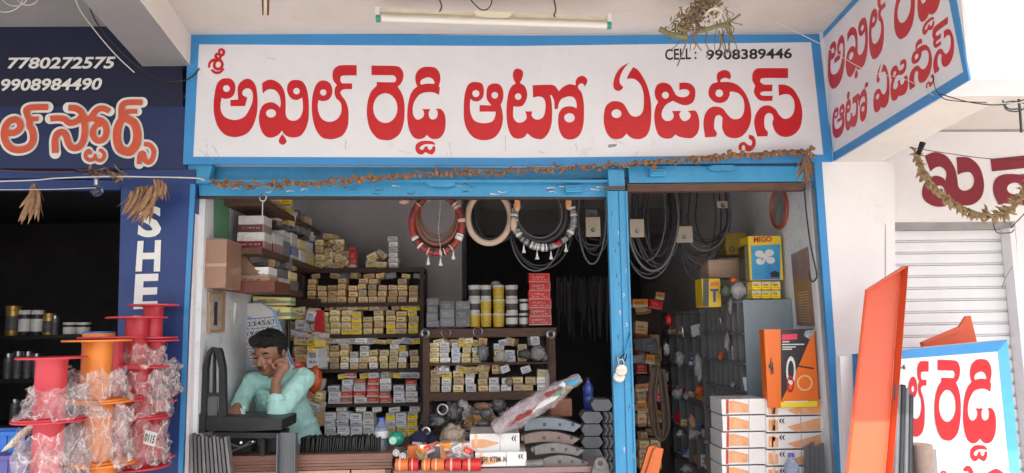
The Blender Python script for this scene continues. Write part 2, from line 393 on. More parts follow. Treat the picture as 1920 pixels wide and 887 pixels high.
# ================================================================== main sign
sg = thing('shop_sign', 'long white shop sign with big red lettering and sky blue border', 'shop sign', fpt(960,310)+V(0,.0,0))
O = {'TL':(353,62),'TM':(960,67),'TR':(1536,64),'BR':(1562,303),'BM':(960,311),'BL':(343,308)}
I = {'TL':(373,83),'TM':(960,86),'TR':(1521,79),'BR':(1544,290),'BM':(960,296),'BL':(362,294)}
def P3(D, k, d): return fpt(*D[k], d)
g = MB(); g.prism([P3(I,k,.010) for k in ('TL','TM','TR','BR','BM','BL')], V(0,.010,0)); g.build('board', M_['sign_white'], sg)
for a, b in (('TL','TM'),('TM','TR'),('TR','BR'),('BR','BM'),('BM','BL'),('BL','TL')):
    g = MB(); g.prism([P3(O,a,.012), P3(O,b,.012), P3(I,b,.012), P3(I,a,.012)], V(0,.012,0))
    g.build('border', M_['sign_blue'], sg)
GL = {   # traced outlines: crop offset (x0), loops
 'a': (380, ["165,270 215,275 243,310 247,350 235,395 205,420 170,425 143,418! 135,470 140,520 165,560 215,582 265,582 315,560 350,510 375,450 380,400 372,365 350,347 320,350 302,370 303,395 325,410 338,415! 320,480! 210,480! 210,435! 268,430! 266,390 265,340 285,300 325,275 365,280 400,325 413,400 415,480 405,560 375,640 330,690 270,712 215,712 160,690 115,635 90,560 82,480 90,390 105,320 130,285"], [(180,347,26,26)]),
 'khi': (380, ["450,305! 490,283 530,282 575,305 610,350 625,410 628,480 628,540 640,570 665,588 705,588 740,560 757,510 757,450 752,415! 720,432 685,430 655,405 638,360 645,315 670,288 710,282 755,295 785,345 800,420 803,500 800,580 780,650 745,700 700,717 650,712 615,690 600,665! 575,695 530,717 490,715 455,685 435,640 425,580 432,520 455,475 490,455 530,452 570,475 585,495! 590,450 580,400 555,365 520,352 485,358 455,385! 450,345", "603,690! 630,730 632,755 605,773 578,755 580,725"], [(517,535,38,32),(710,367,25,25)]),
 'l': (380, ["1165,170! 1165,248! 1060,250 1043,265 1042,290 1055,308! 1130,308! 1130,352! 1065,354 1042,375 1050,400 1080,440 1100,500 1103,570 1095,640 1060,700 1000,727 950,730 900,715 860,665 835,590 825,500 830,410 850,335 880,295 920,286 960,305 980,350 975,400 945,435 905,442 875,435! 870,480 878,530 900,575 940,597 980,597 1020,575 1045,535 1050,490 1040,450 1010,420 997,380 1000,345 1015,320! 990,290 982,250 990,205 1020,178 1060,170"], [(912,377,24,24)]),
 're': (660, ["147,173! 320,176 365,190 388,230 385,280 365,315 345,332! 375,380 393,440 398,520 390,610 360,690 300,733 250,738 195,725 145,670 120,600 112,520 120,440 145,370 187,325! 187,298! 300,300 328,295 334,270 318,250 290,247 147,245!"], [(252,495,92,113)]),
 'ddi': (660, ["580,182 630,190 662,230 668,280 655,335! 664,340 658,395! 620,378 570,375 515,390 475,440 460,490 462,540 480,575 505,582 535,565 545,540 540,515 525,503! 593,503! 580,530 585,565 610,582 640,568 648,540 645,515 630,503! 670,502 700,540 708,600 700,670 665,720 620,730 590,720 566,698! 540,722 500,730 460,710 430,650 418,570 422,480 440,400 465,355 495,332! 482,300 480,250 500,210 535,187",
   "515,300! 530,278 575,262 610,275 625,300 622,312! 570,310 520,318!",
   "565,742 610,748 628,768 625,775! 600,768 550,770 520,785 512,800 530,812 545,800 550,785! 575,785! 573,800 590,812 605,800 608,785! 628,785 628,820 605,846 575,838 556,828! 530,846 500,840 480,810 485,770 520,746"], []),
 'aa': (860, ["135,298 175,310 190,350 185,410 150,443 110,440 90,425! 85,470 90,530 115,585 165,607 220,607 260,590 278,550 280,522! 158,522! 158,472! 248,475! 215,430 210,380 220,335 250,312 295,310 325,335 338,380 335,430 318,470! 330,520 335,580 320,650 280,710 225,735 170,737 110,715 65,660 42,590 38,500 45,400 65,330 95,302"], [(130,385,27,27),(273,398,25,25)]),
 'to': (860, ["450,197 480,210 488,240 478,275 462,305! 500,330 518,380 512,430 485,475 445,485 415,480! 412,520 415,570 445,603 485,600 512,575 512,545 502,520! 558,520! 552,550 570,575 605,582 640,560 655,510 655,450 635,415 600,408 562,415! 560,322! 690,318 730,330 757,368! 790,335 835,315 885,322! 885,290 905,260 940,252 970,275 970,305 950,335! 948,318 925,308 905,325 905,345 930,380 945,450 948,540 943,620 920,690 880,725 830,732 785,710 758,650 752,580 762,525 795,490 850,482 893,497! 890,450 870,415 830,407 780,425 758,460 750,502! 725,502! 722,440 705,400! 690,395! 703,450 707,530 703,610 680,680 640,725 600,730 555,715 520,685! 495,715 450,727 405,710 375,650 362,560 365,450 380,370 405,325 432,310! 415,275 410,235 425,203"], [(450,408,25,25),(838,568,40,35)]),
 'e': (1120, ["272,185! 310,210 350,270 385,350 405,450 408,560 400,640 375,700 330,728 280,728 245,712 222,688! 190,720 150,730 105,722 70,680 50,610 50,540 65,480 105,447 150,443 195,460 225,505 250,545 285,560 320,550 345,515 352,450 348,380 325,315 280,275 222,272! 245,225", "240,150! 200,200 172,260 170,305 195,335! 185,355 155,365 125,345 122,300 140,240 175,190"], [(145,537,38,33)]),
 'ja': (1120, ["500,302 550,320 580,370 600,400 640,413 680,405 697,380 685,358 650,352 620,360! 620,303! 690,305 730,335 742,380 730,440 690,470 640,470 570,440! 520,470 490,520 490,565 520,592 560,585 578,555 565,517! 633,517! 620,545 640,585 670,592 700,570 705,540 682,517! 740,515 765,560 772,620 760,680 720,720 670,722 620,712 590,695! 560,722 510,725 465,700 440,640 430,560 440,490 460,450! 438,410 435,360 455,318"], [(515,398,27,27)]),
 'nni': (1120, ["958,207 995,218 1010,250 1005,278! 965,265 935,280 930,298! 1000,298 1060,320 1110,370 1145,440 1163,520 1160,600 1130,670 1080,715 1020,722 970,700 945,650 945,600 945,565 920,547 895,560 885,600 885,650 905,685 895,712! 815,717! 808,670 802,610 815,540 850,495 900,483 950,500 985,545 1020,575 1060,578 1095,555 1112,500 1105,430 1070,385 1025,370! 1000,372! 1000,400 975,440 930,457 880,445 845,405 842,360 865,315 910,298! 903,260 915,225", "1145,697! 1180,705 1198,745 1190,790 1155,822 1120,815 1118,790 1105,775 1092,790 1095,815! 1070,812! 1068,780 1085,757 1115,752 1140,775 1165,775 1170,745 1145,725!"], [(922,383,29,29)]),
 's': (1250, ["918,193! 918,268! 740,268 710,280 710,300 735,318! 800,318! 798,368! 730,370 708,382 715,398 740,402! 803,402! 798,440! 720,440 680,415 660,370 670,325! 648,285 650,235 675,200 720,193", "845,317! 900,320 955,350 995,410 1020,480 1025,560 1010,640 970,690 915,713 860,705 820,670 800,610 808,570 795,540 765,533 742,560 738,610 745,650 765,675 762,708! 685,710! 668,650 662,590 680,530 720,485 770,475 820,500 850,545 885,575 925,570 955,540 968,490 960,430 930,395 890,390 850,402!"], []),
}
K = 4.0333
for key, (x0, loops, holes) in GL.items():
    L = [loop_pts(s) for s in loops] + [ell(*h) for h in holes]
    paint('letter', L, lambda x, y, x0=x0: fpt(x0+x/K, 80+y/K, .0108), M_['sign_red'], sg)
# the small honorific at the top left corner
mb = MB(); RB[0] = .0108
def c1(x, y, l=0): return fpt(380+x/K, 80+y/K, l)
for pts in ([(48,182,9),(55,152,10),(80,132,11),(110,130,10)], [(150,168,10),(140,140,10),(110,135,10),(90,155,11),(90,185,11),(112,200,11),(140,190,11),(150,165,10)], [(72,210,9),(95,226,10),(125,226,10),(156,202,8)], [(112,118,9),(98,105,10),(105,88,10),(125,85,10),(135,100,10),(130,125,10)], [(128,95,9),(152,92,10),(160,70,10),(148,52,9),(128,55,9),(125,72,8)]):
    ribbon(mb, pts, c1)
mb.build('letter', M_['sign_red'], sg, auto=False)
latin('CELL :', ((1247,92),(1306,90),(1306,111),(1247,113)), lambda x, y: fpt(x, y, .0108), M_['black_paint'], sg, 'phone_number', wt=.02)
latin('9908389446', ((1324,93),(1485,90),(1485,110),(1324,113)), lambda x, y: fpt(x, y, .0108), M_['black_paint'], sg, 'phone_number', wt=.025)

# ================================================================== side sign on the cheek that comes forward
Pcb = fpt(1562,303,.0); zb = Pcb.z; Pfb = atz(1817,150,zb); 
dn = (Pfb-Pcb).normalized(); NN = V(dn.y,-dn.x,0).normalized()
if NN.x > 0: NN = -NN                                 # outward, towards the left
Pct = V(Pcb.x, Pcb.y, zc-.002); zt2 = zc+.55
side = MB(); side.prism([Pcb+V(0,0,.001), V(Pcb.x,Pcb.y,zt2), V(Pfb.x,Pfb.y,zt2), Pfb+V(0,0,.001)], -NN*.16)
sdw = tag(side.build('sign_cheek_wall', M_['plaster_white']), 'white plastered cheek wall carrying the slanting red lettered sign', 'wall')
ss = thing('side_sign', 'slanting side sign with red lettering on white, wires across it', 'shop sign', (Pcb+Pfb)/2)
def spt(x, y, d=.0): return atp(x, y, Pcb+NN*d, NN)
SI = {'TL':(1538,77),'TR':(1633,-20),'R0':(1774,-20),'BR':(1806,135),'BL':(1561,287)}
g = MB(); g.prism([spt(1538,77,.004), spt(1633,-24,.004), spt(1774,-24,.004), spt(1806,135,.004), spt(1561,287,.004)], -NN*.003); g.build('board', M_['sign_white'], ss)
for q in (((1534,66),(1619,-24),(1633,-24),(1538,77)), ((1534,66),(1538,77),(1561,287),(1563,302)), ((1561,287),(1806,135),(1817,150),(1563,302)), ((1774,-24),(1787,-24),(1817,150),(1806,135))):
    g = MB(); g.prism([spt(*p_, .006) for p_ in q], -NN*.006); g.build('border', M_['sign_blue'], ss)
ko = 887/300
def sline(base0, top0, bs, ts, xr, yb, yt):
    def f(A, B, a, b):
        def m(x, y):
            X = A+(x-a)/(b-a)*(B-A)
            yb_ = base0+bs*(X-xr); yt_ = top0+ts*(X-xr)
            t = (y-yt)/(yb-yt)
            return spt(1530+X/ko, (yt_+(yb_-yt_)*t)/ko, .0048)
        return m
    return f
l1 = sline(487, 222, -.776, -.85, 110, 715, 275)
l2 = sline(771, 600, -.636, -.729, 110, 737, 300)
for key, fn in (('a', l1(65,160,82,415)), ('khi', l1(165,287,425,803)), ('l', l1(293,395,825,1165)), ('re', l1(432,548,112,398)), ('ddi', l1(562,690,418,708)),
                ('aa', l2(90,158,38,335)), ('to', l2(161,288,362,970)), ('e', l2(318,407,50,408)), ('ja', l2(412,510,430,772)), ('nni', l2(515,655,802,1198)), ('s', l2(645,765,648,1025))):
    x0, loops, holes = GL[key]
    paint('letter', [loop_pts(s, 4) for s in loops] + [ell(*h) for h in holes], fn, M_['sign_red'], ss)
# ---- right hand porch: front fascia, beam underside, recess
xr_ = 6.0
xs_ = lambda y: Pfb.x+(Pcb.x-Pfb.x)*(y-Pfb.y)/(Pcb.y-Pfb.y)+.006
g = MB(); g.prism([V(xs_(Pfb.y-.003),Pfb.y-.003,zb), V(xs_(Pfb.y+.2),Pfb.y+.2,zb), V(xr_,Pfb.y+.2,zb), V(xr_,Pfb.y-.003,zb)], V(0,0,zt2-zb)); tag(g.build('front_fascia', M_['plaster_white']), 'bright white porch fascia at the upper right', 'fascia')
bx = atz(1645,306,zb).x
g = MB(); q = [V(xs_(YF),YF-.001,zb), V(bx,YF-.001,zb), V(bx+(Pfb.x-Pcb.x),Pfb.y+.201,zb), V(xs_(Pfb.y+.2),Pfb.y+.201,zb)]
q = [p+V(0,0,-.002) for p in q]
g.prism(q, V(0,0,.3)); tag(g.build('porch_beam', M_['plaster_pink']), 'pale beam under the side sign running back to the white pillar', 'beam')
YN = 4.14
zrc = at(1830,243,YN).z
g = MB(); g.box((2.0,Pfb.y+.2,zrc),(xr_,YN+.3,zrc+.12)); struct('ceiling', g, M_['plaster_pink'])
# neighbour wall with shutter opening
nw = thing('neighbour_wall', 'cream neighbour wall with large maroon letters above the roller shutter', 'wall', at(1800,1000,YN)); nw.location.z = 0
g = MB(); n_ = lambda x, y, d=0: at(x, y, YN-d)
g.prism([n_(1650,200), n_(2600,200), n_(2600,410), n_(1676,416), n_(1650,416)], V(0,.15,0))
g.prism([n_(1650,416), n_(1676,416), n_(1700,1200), n_(1650,1200)], V(0,.15,0))
g.prism([n_(1903,413), n_(2600,410), n_(2600,1200), n_(1965,1200)], V(0,.15,0))
g.build('plaster', M_['plaster_white'], nw)
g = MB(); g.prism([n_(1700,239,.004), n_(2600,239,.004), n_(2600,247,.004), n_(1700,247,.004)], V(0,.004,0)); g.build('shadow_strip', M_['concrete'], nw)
K4 = 840/360
w4 = lambda x, y: n_(1560+x/K4, 180+y/K4, .003)
paint('letter', [loop_pts("405,262! 450,246 500,262 535,310 548,360 555,400 580,415 612,400 622,365 605,335 575,335 550,345! 545,268! 600,270 645,310 665,380 655,440 615,475 560,478 520,470 480,485 435,478 400,450 395,410 410,375 445,350 480,355 497,370! 500,335 480,312 455,312 430,330!"), ell(470,412,22,20)], w4, M_['maroon_paint'], nw)
paint('letter', [loop_pts("693,275! 900,255! 900,310! 700,330!")], w4, M_['maroon_paint'], nw)
paint('letter', [loop_pts("728,475! 706,420 712,370 745,345 800,342 860,350! 900,400 900,470 840,478 760,470 745,475!"), ell(800,405,34,26)], w4, M_['maroon_paint'], nw)
# roller shutter: slats one by one
rs = thing('roller_shutter', 'closed white roller shutter of wide horizontal slats', 'shutter', n_(1800,1150)); rs.location.z = 0
SY = YN+.06
dm('shutter_white', (.80,.80,.82), .42, noise=.12, nscale=4, dirt=.4, dirtcol=(.35,.33,.32), dscale=6, dthr=.6, bump=.05)
zt = at(1790,432,SY).z; zp = abs(at(1790,560,SY).z-at(1790,582.3,SY).z)
x0, x1 = at(1678,500,SY).x-.02, at(1912,500,SY).x+.12
proto = None; zz = zt; i = 0
prof = [(.006,0),(-.006,-.03),(-.007,-.4),(-.006,-.80),(.007,-.815),(.007,-.85),(-.004,-.865),(-.004,-.95),(.008,-.965),(.006,-1.0)]
while zz > .05:
    if proto is None:
        g = MB(); vs = []; fs = []
        for (dy, dz) in prof: vs += [(x0, SY+dy, zz+dz*zp), (x1, SY+dy, zz+dz*zp)]
        for j in range(len(prof)-1): fs.append((2*j, 2*j+1, 2*j+3, 2*j+2))
        g.add(vs, fs); proto = g.build('slat', M_['shutter_white'], rs, auto=False); i0 = zz
    else:
        c = proto.copy(); COL.objects.link(c); c.location = V(0,0,zz-i0); c.parent = rs
    zz -= zp
g = MB(); g.box((x0, SY-.03, zt), (x1, SY+.02, at(1790,413,SY).z+.02)); g.build('shutter_hood', mat('hood_grey', (.40,.37,.36), .7, noise=.3), rs)
g = MB(); g.box((at(1903,600,YN).x, YN-.03, 0), (at(1903,600,YN).x+.03, YN+.05, zt)); g.build('side_rail', M_['shutter_white'], rs)
# ---- shop interior shell
XL, XR = at(383,700,YF+.1).x-.02, at(1527,600,4.15).x
YB = 6.35; ZI = at(900,330,YF+.2).z+.35; zfl = .12
g = MB(); g.box((XL-.12,YF+.08,0),(XL,YB,ZI)); struct('wall_left', g, M_['inner_wall_blue'])
g = MB(); g.box((XR,YF+.1,0),(XR+.12,5.6,ZI)); struct('wall_right', g, M_['inner_wall_blue'])
g = MB(); g.box((XR+.001,5.6,0),(XR+.12,9.2,ZI)); struct('wall_right', g, M_['inner_wall'])
xd0 = at(866,500,YB).x; xd1 = at(1190,500,YB).x; zd = at(1000,440,YB).z
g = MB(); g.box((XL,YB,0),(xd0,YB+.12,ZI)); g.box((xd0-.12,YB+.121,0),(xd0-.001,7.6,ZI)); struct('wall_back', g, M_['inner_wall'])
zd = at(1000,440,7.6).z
g = MB(); g.box((xd0-.12,7.6,zd),(XR,7.7,ZI)); struct('wall_back', g, mat('dark_plaster', (.20,.18,.185), .9, noise=.3, nscale=3))  # this stretch has a darker base colour than the other back wall
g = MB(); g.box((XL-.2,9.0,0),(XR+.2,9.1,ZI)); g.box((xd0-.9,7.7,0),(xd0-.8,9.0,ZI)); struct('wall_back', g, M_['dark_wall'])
g = MB(); g.box((XL-.12,YF+.22,ZI),(XR+.12,9.2,ZI+.12)); struct('ceiling', g, M_['inner_wall'])
g = MB(); g.box((XL,YF+.0,0),(XR,9.0,zfl)); struct('floor', g, M_['concrete'])
# ---- neighbour shop shell, left
g = MB()
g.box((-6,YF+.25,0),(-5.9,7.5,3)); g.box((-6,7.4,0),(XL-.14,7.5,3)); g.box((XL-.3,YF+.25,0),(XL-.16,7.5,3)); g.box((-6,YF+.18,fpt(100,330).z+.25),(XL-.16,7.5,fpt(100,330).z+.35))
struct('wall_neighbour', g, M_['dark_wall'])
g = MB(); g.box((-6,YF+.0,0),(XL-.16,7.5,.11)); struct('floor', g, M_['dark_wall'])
g = MB(); g.prism([fpt(-1600,318), fpt(-260,318), fpt(-260,1150), fpt(-1600,1150)], V(0,.2,0)); struct('wall_street', g, M_['navy_paint'])
dm('casting', (.22,.21,.21), .45, metal=.5, noise=.5, nscale=18, bump=.3)
# ================================================================== printed cartons
def print_mat(name, base, accent, ink=(.03,.03,.04), band=(.0,.30), rough=.55, panel=None, tscale=(17,1,9), seed=0, film=.0, thr=.5):
    m = bpy.data.materials.new(name); m.use_nodes = True; nt = m.node_tree; L = nt.links.new
    b = nt.nodes['Principled BSDF']; b.inputs['Roughness'].default_value = rough
    if film: b.inputs['Coat Weight'].default_value = film; b.inputs['Coat Roughness'].default_value = .1
    tc = nt.nodes.new('ShaderNodeTexCoord'); sp = nt.nodes.new('ShaderNodeSeparateXYZ'); L(tc.outputs['Generated'], sp.inputs[0])
    oi = nt.nodes.new('ShaderNodeObjectInfo')
    def math_(op, a, bb):
        n = nt.nodes.new('ShaderNodeMath'); n.operation = op
        for i, q in enumerate((a, bb)):
            if isinstance(q, (int, float)): n.inputs[i].default_value = q
            else: L(q, n.inputs[i])
        return n.outputs[0]
    def rng(x, lo, hi): return math_('MULTIPLY', math_('GREATER_THAN', x, lo), math_('LESS_THAN', x, hi))
    def mix(f, a, bb):
        n = nt.nodes.new('ShaderNodeMix'); n.data_type = 'RGBA'; L(f, n.inputs[0])
        for i, q in ((6, a), (7, bb)):
            if isinstance(q, tuple): n.inputs[i].default_value = (*q, 1)
            else: L(q, n.inputs[i])
        return n.outputs[2]
    hz = math_('MAXIMUM', sp.outputs[0], sp.outputs[1])
    hs = nt.nodes.new('ShaderNodeHueSaturation'); hs.inputs['Color'].default_value = (*base, 1)
    L(math_('ADD', math_('MULTIPLY', oi.outputs['Random'], .8), .76), hs.inputs['Value'])
    L(math_('ADD', math_('MULTIPLY', oi.outputs['Random'], .4), .9), hs.inputs['Saturation'])
    col = hs.outputs[0]
    col = mix(rng(sp.outputs[2], band[0], band[1]), col, accent)
    if panel: col = mix(math_('MULTIPLY', rng(sp.outputs[2], .42, .9), rng(sp.outputs[0], .12, .62)), col, panel)
    ns = nt.nodes.new('ShaderNodeTexNoise'); ns.noise_dimensions = '4D'; ns.inputs['Scale'].default_value = 1; ns.inputs['Detail'].default_value = 2
    L(math_('MULTIPLY', oi.outputs['Random'], 40), ns.inputs['W'])
    mp = nt.nodes.new('ShaderNodeMapping'); mp.inputs['Scale'].default_value = (tscale[0]*1.3, 9, 5); mp.inputs['Location'].default_value = (seed, seed*2, seed*3)
    L(tc.outputs['Generated'], mp.inputs[0]); L(mp.outputs[0], ns.inputs['Vector'])
    big = math_('MULTIPLY', rng(sp.outputs[2], .46, .70), rng(sp.outputs[0], .14, .72))
    small = math_('MULTIPLY', rng(sp.outputs[2], .22, .33), rng(sp.outputs[0], .14, .88))
    t = math_('MULTIPLY', math_('GREATER_THAN', ns.outputs[0], thr-.03), math_('MAXIMUM', big, small))
    col = mix(math_('MULTIPLY', t, .75), col, ink)
    edge = math_('MAXIMUM', math_('GREATER_THAN', sp.outputs[2], .94), math_('GREATER_THAN', sp.outputs[0], .95))
    col = mix(math_('MULTIPLY', edge, .35), col, accent)
    # grime
    n2 = nt.nodes.new('ShaderNodeTexNoise'); n2.inputs['Scale'].default_value = 5; n2.inputs['Detail'].default_value = 5; L(tc.outputs['Object'], n2.inputs['Vector'])
    rp = nt.nodes.new('ShaderNodeValToRGB'); rp.color_ramp.elements[0].position = .5; rp.color_ramp.elements[1].position = .75
    rp.color_ramp.elements[0].color = (0,0,0,1); rp.color_ramp.elements[1].color = (.4,.4,.4,1); L(n2.outputs[0], rp.inputs[0])
    col = mix(rp.outputs[0], col, (.16,.12,.09))
    L(col, b.inputs['Base Color']); return m
PM = {
 'yellow': print_mat('p_yellow', (.86,.64,.12), (.70,.66,.52), (.08,.05,.03), (.62,.95)),
 'tan': print_mat('p_tan', (.74,.58,.36), (.5,.32,.16), (.10,.05,.03), (.0,.22)),
 'brown': print_mat('p_brown', (.50,.32,.17), (.62,.46,.30), (.06,.03,.02), (.55,.85)),
 'white': print_mat('p_white', (.88,.87,.84), (.66,.66,.68), (.05,.05,.07), (.0,.25)),
 'cream': print_mat('p_cream', (.84,.74,.55), (.78,.62,.14), (.12,.08,.05), (.0,.3)),
 'grey': print_mat('p_grey', (.68,.70,.76), (.86,.87,.90), (.07,.07,.10), (.55,.9)),
 'dark grey': print_mat('p_dgrey', (.17,.175,.19), (.23,.235,.25), (.55,.55,.55), (.0,.1), thr=.56),
 'red and white': print_mat('p_redw', (.70,.10,.07), (.72,.66,.62), (.72,.68,.64), (.0,.32), tscale=(14,1,4)),
 'red': print_mat('p_red', (.62,.025,.03), (.72,.50,.46), (.78,.62,.58), (.0,.08), thr=.56, film=.3),
 'maroon and white': print_mat('p_maroon', (.15,.02,.03), (.70,.68,.66), (.5,.45,.42), (.48,1.0), thr=.55),
 'green and yellow': print_mat('p_green', (.50,.50,.10), (.10,.32,.12), (.5,.1,.05), (.3,.6)),
 'orange': print_mat('p_orange', (.70,.28,.07), (.72,.62,.45), (.1,.05,.03), (.0,.35)),
 'lilac': print_mat('p_lilac', (.42,.38,.52), (.70,.68,.70), (.15,.1,.2), (.5,.9)),
 'blue': print_mat('p_blue', (.05,.12,.42), (.70,.70,.72), (.8,.8,.8), (.0,.3)),
}
_cm = {}
def carton_mesh(colr):
    if colr not in _cm:
        bm = bmesh.new(); bmesh.ops.create_cube(bm, size=1)
        for v in bm.verts: v.co += V(0,.5,.5)
        me = bpy.data.meshes.new('carton'); bm.to_mesh(me); bm.free(); me.materials.append(PM[colr]); _cm[colr] = me
    return _cm[colr]
ORD = ['first','second','third','fourth','fifth','sixth','seventh','eighth','ninth','tenth','eleventh','twelfth','thirteenth','fourteenth','fifteenth','sixteenth','seventeenth','eighteenth','nineteenth','twentieth']+['twenty-'+q for q in ('first','second','third','fourth','fifth','sixth','seventh','eighth','ninth')]+['thirtieth']+['thirty-'+q for q in ('first','second','third','fourth','fifth','sixth','seventh','eighth','ninth')]+['fortieth']
NC = [0]
def carton(px0, px1, py0, py1, Y, colr, label, group, yaw=None, roll=0, depth=None, name='carton', cat='box', tilt=0):
    """front face spans the pixel box at depth Y"""
    c = at((px0+px1)/2, py1, Y); k = Y/F
    wd, ht = (px1-px0)*k, (py1-py0)*k
    o = bpy.data.objects.new(name, carton_mesh(colr)); COL.objects.link(o)
    o.location = c; o.scale = (wd, depth or R(.09,.14), ht)
    o.rotation_euler = (tilt, roll, yaw if yaw is not None else R(-.10,.10)); NC[0] += 1
    return tag(o, label, cat, group)
def fill(px0, px1, ybase, ytop, Y, n, layers, pal, shelf, group, jag=.25):
    """n columns of `layers` small cartons standing on one another"""
    cw = (px1-px0)/n
    for c in range(n):
        L = layers if random.random() > jag else max(1, layers-1)
        h = (ybase-ytop)/layers; y = ybase; w_ = cw*R(.82,.94); x = px0+c*cw+R(0,cw-w_); colr = random.choice(pal)
        for l in range(L):
            if random.random() < .35: colr = random.choice(pal)
            hh = h*R(.80,.97)-.6; ox = R(-1.2,1.2); wj = w_*R(.86,1.04)
            rl = R(-.09,.09) if l == L-1 and random.random() < .35 else 0
            carton(x+ox, x+wj+ox, y-hh, y, Y+R(0,.035), colr, f"{colr} carton, {ORD[c]} from left, {ORD[l]} up, {shelf}", group, roll=rl)
            y -= hh+.8
def rack(name, label, x0, x1, posts, boards, Y, dep, m, back=None, pw=7):
    r = thing(name, label, 'shelf rack', V(at((x0+x1)/2, 700, Y).x, Y+dep/2, zfl))
    k = Y/F
    for p in posts:
        g = MB(); a = at(p-pw/2, 600, Y); b = at(p+pw/2, 600, Y)
        g.box((a.x, Y, zfl), (b.x, Y+.03, at(p, posts_top, Y).z)); g.box((a.x, Y+dep-.03, zfl), (b.x, Y+dep, at(p, posts_top, Y).z)); g.build('post', m, r)
    for (ya, yb) in boards:
        a = at((x0+x1)/2, ya, Y).z; b = at((x0+x1)/2, yb, Y).z
        g = MB(); g.box((at(x0, ya, Y).x, Y-.004, b), (at(x1, ya, Y).x, Y+dep, a)); g.build('shelf', m, r)
    if back:
        g = MB(); g.box((at(x0,600,Y).x, Y+dep+.004, zfl), (at(x1,600,Y).x, Y+dep+.014, at(x0, back, Y).z)); g.build('back_panel', M_['dark_wall'], r)
    return r
# ---- tall rack against the back wall, left half
YA = 5.85; posts_top = 500
rack('shelf_rack', 'tall dark wooden rack full of small cartons behind the man', 556, 795, (560, 791), [(503,511),(568,575),(627,634),(692,698),(757,763),(826,832)], YA, .30, M_['wood_dark'], back=505)
GR = 'small parts cartons on the back rack'
fill(597, 785, 627, 577, YA+.02, 9, 4, ['yellow','tan','cream','cream'], 'third shelf of back rack', GR, .1)
fill(575, 785, 568, 517, YA+.02, 11, 4, ['tan','brown','tan'], 'second shelf of back rack', GR, .5)
fill(600, 785, 692, 640, YA+.02, 10, 4, ['yellow','cream','white','tan','cream'], 'fourth shelf of back rack', GR, .3)
fill(615, 785, 757, 705, YA+.02, 7, 4, ['grey','white','red and white','grey','red and white'], 'fifth shelf of back rack', GR, .3)
fill(607, 705, 826, 768, YA+.02, 4, 4, ['grey','white','grey'], 'lowest back shelf, left half', GR, .1)
fill(722, 786, 826, 768, YA+.02, 3, 4, ['yellow','grey','yellow'], 'lowest back shelf, right half', GR, .1)
fill(590, 645, 503, 442, YA+.02, 3, 4, ['cream','tan','cream'], 'left top of back rack', GR, .6)
fill(727, 747, 503, 436, YA+.02, 1, 6, ['white','cream'], 'right top of back rack', GR, 0)
for i, (a, b, c, d, col, ro) in enumerate(((686,706,488,501,'cream',0),(706,724,491,502,'cream',.05),(692,711,474,488,'cream',-.5),(702,722,470,481,'tan',.7),(656,667,464,499,'red',0),(652,668,499,503,'maroon and white',0))):
    carton(a, b, c, d, YA+.02, col, f"{col} carton, {ORD[i]} of the loose ones on top of the back rack", GR, roll=ro)
# plastic stuff hanging at the left end of the rack
# ---- rack B in the middle
YBk = 5.45; posts_top = 618
rb = rack('shelf_rack', 'brown wooden rack with cans and grey cartons on top', 793, 1043, (799, 1034), [(616,632),(680,684),(735,750),(801,806)], YBk, .32, M_['wood_brown'], back=620, pw=12)
GB = 'cartons on the middle rack'
fill(797, 824, 613, 553, YBk+.03, 1, 4, ['dark grey'], 'middle rack top, beside the cans', 'dark grey cartons stacked left of the cans', 0)
for c in range(2):
    for l in range(3):
        carton(826+c*29, 852+c*29, 613-(l+1)*16.0, 613-l*16.0-.6, YBk+.03, 'dark grey', f"dark grey carton in the {['middle','right'][c]} grey column, {ORD[l]} up", 'dark grey cartons stacked left of the cans', yaw=0)
for l in range(6):
    carton(993+R(-1,1)+l*-.3, 1035+R(-1,1)-l*.8, 610-(l+1)*16.2, 610-l*16.2-.5, YBk+.03, 'red', f"red carton {ORD[l]} from the bottom of the red stack beside the cans", 'red cartons stacked beside the cans', yaw=R(-.05,.05))
fill(806, 905, 680, 638, YBk+.03, 5, 4, ['cream','white','white','grey'], 'second middle-rack shelf', GB, .2)
fill(806, 1028, 735, 690, YBk+.03, 10, 3, ['white','cream','tan','yellow','white'], 'third middle-rack shelf', GB, .5)
fill(925, 990, 680, 640, YBk+.06, 3, 3, ['brown','grey','tan'], 'second middle-rack shelf, right half', GB, .6)
fill(870, 905, 800, 768, YBk+.03, 2, 2, ['yellow','brown'], 'low middle-rack shelf', GB, 0)
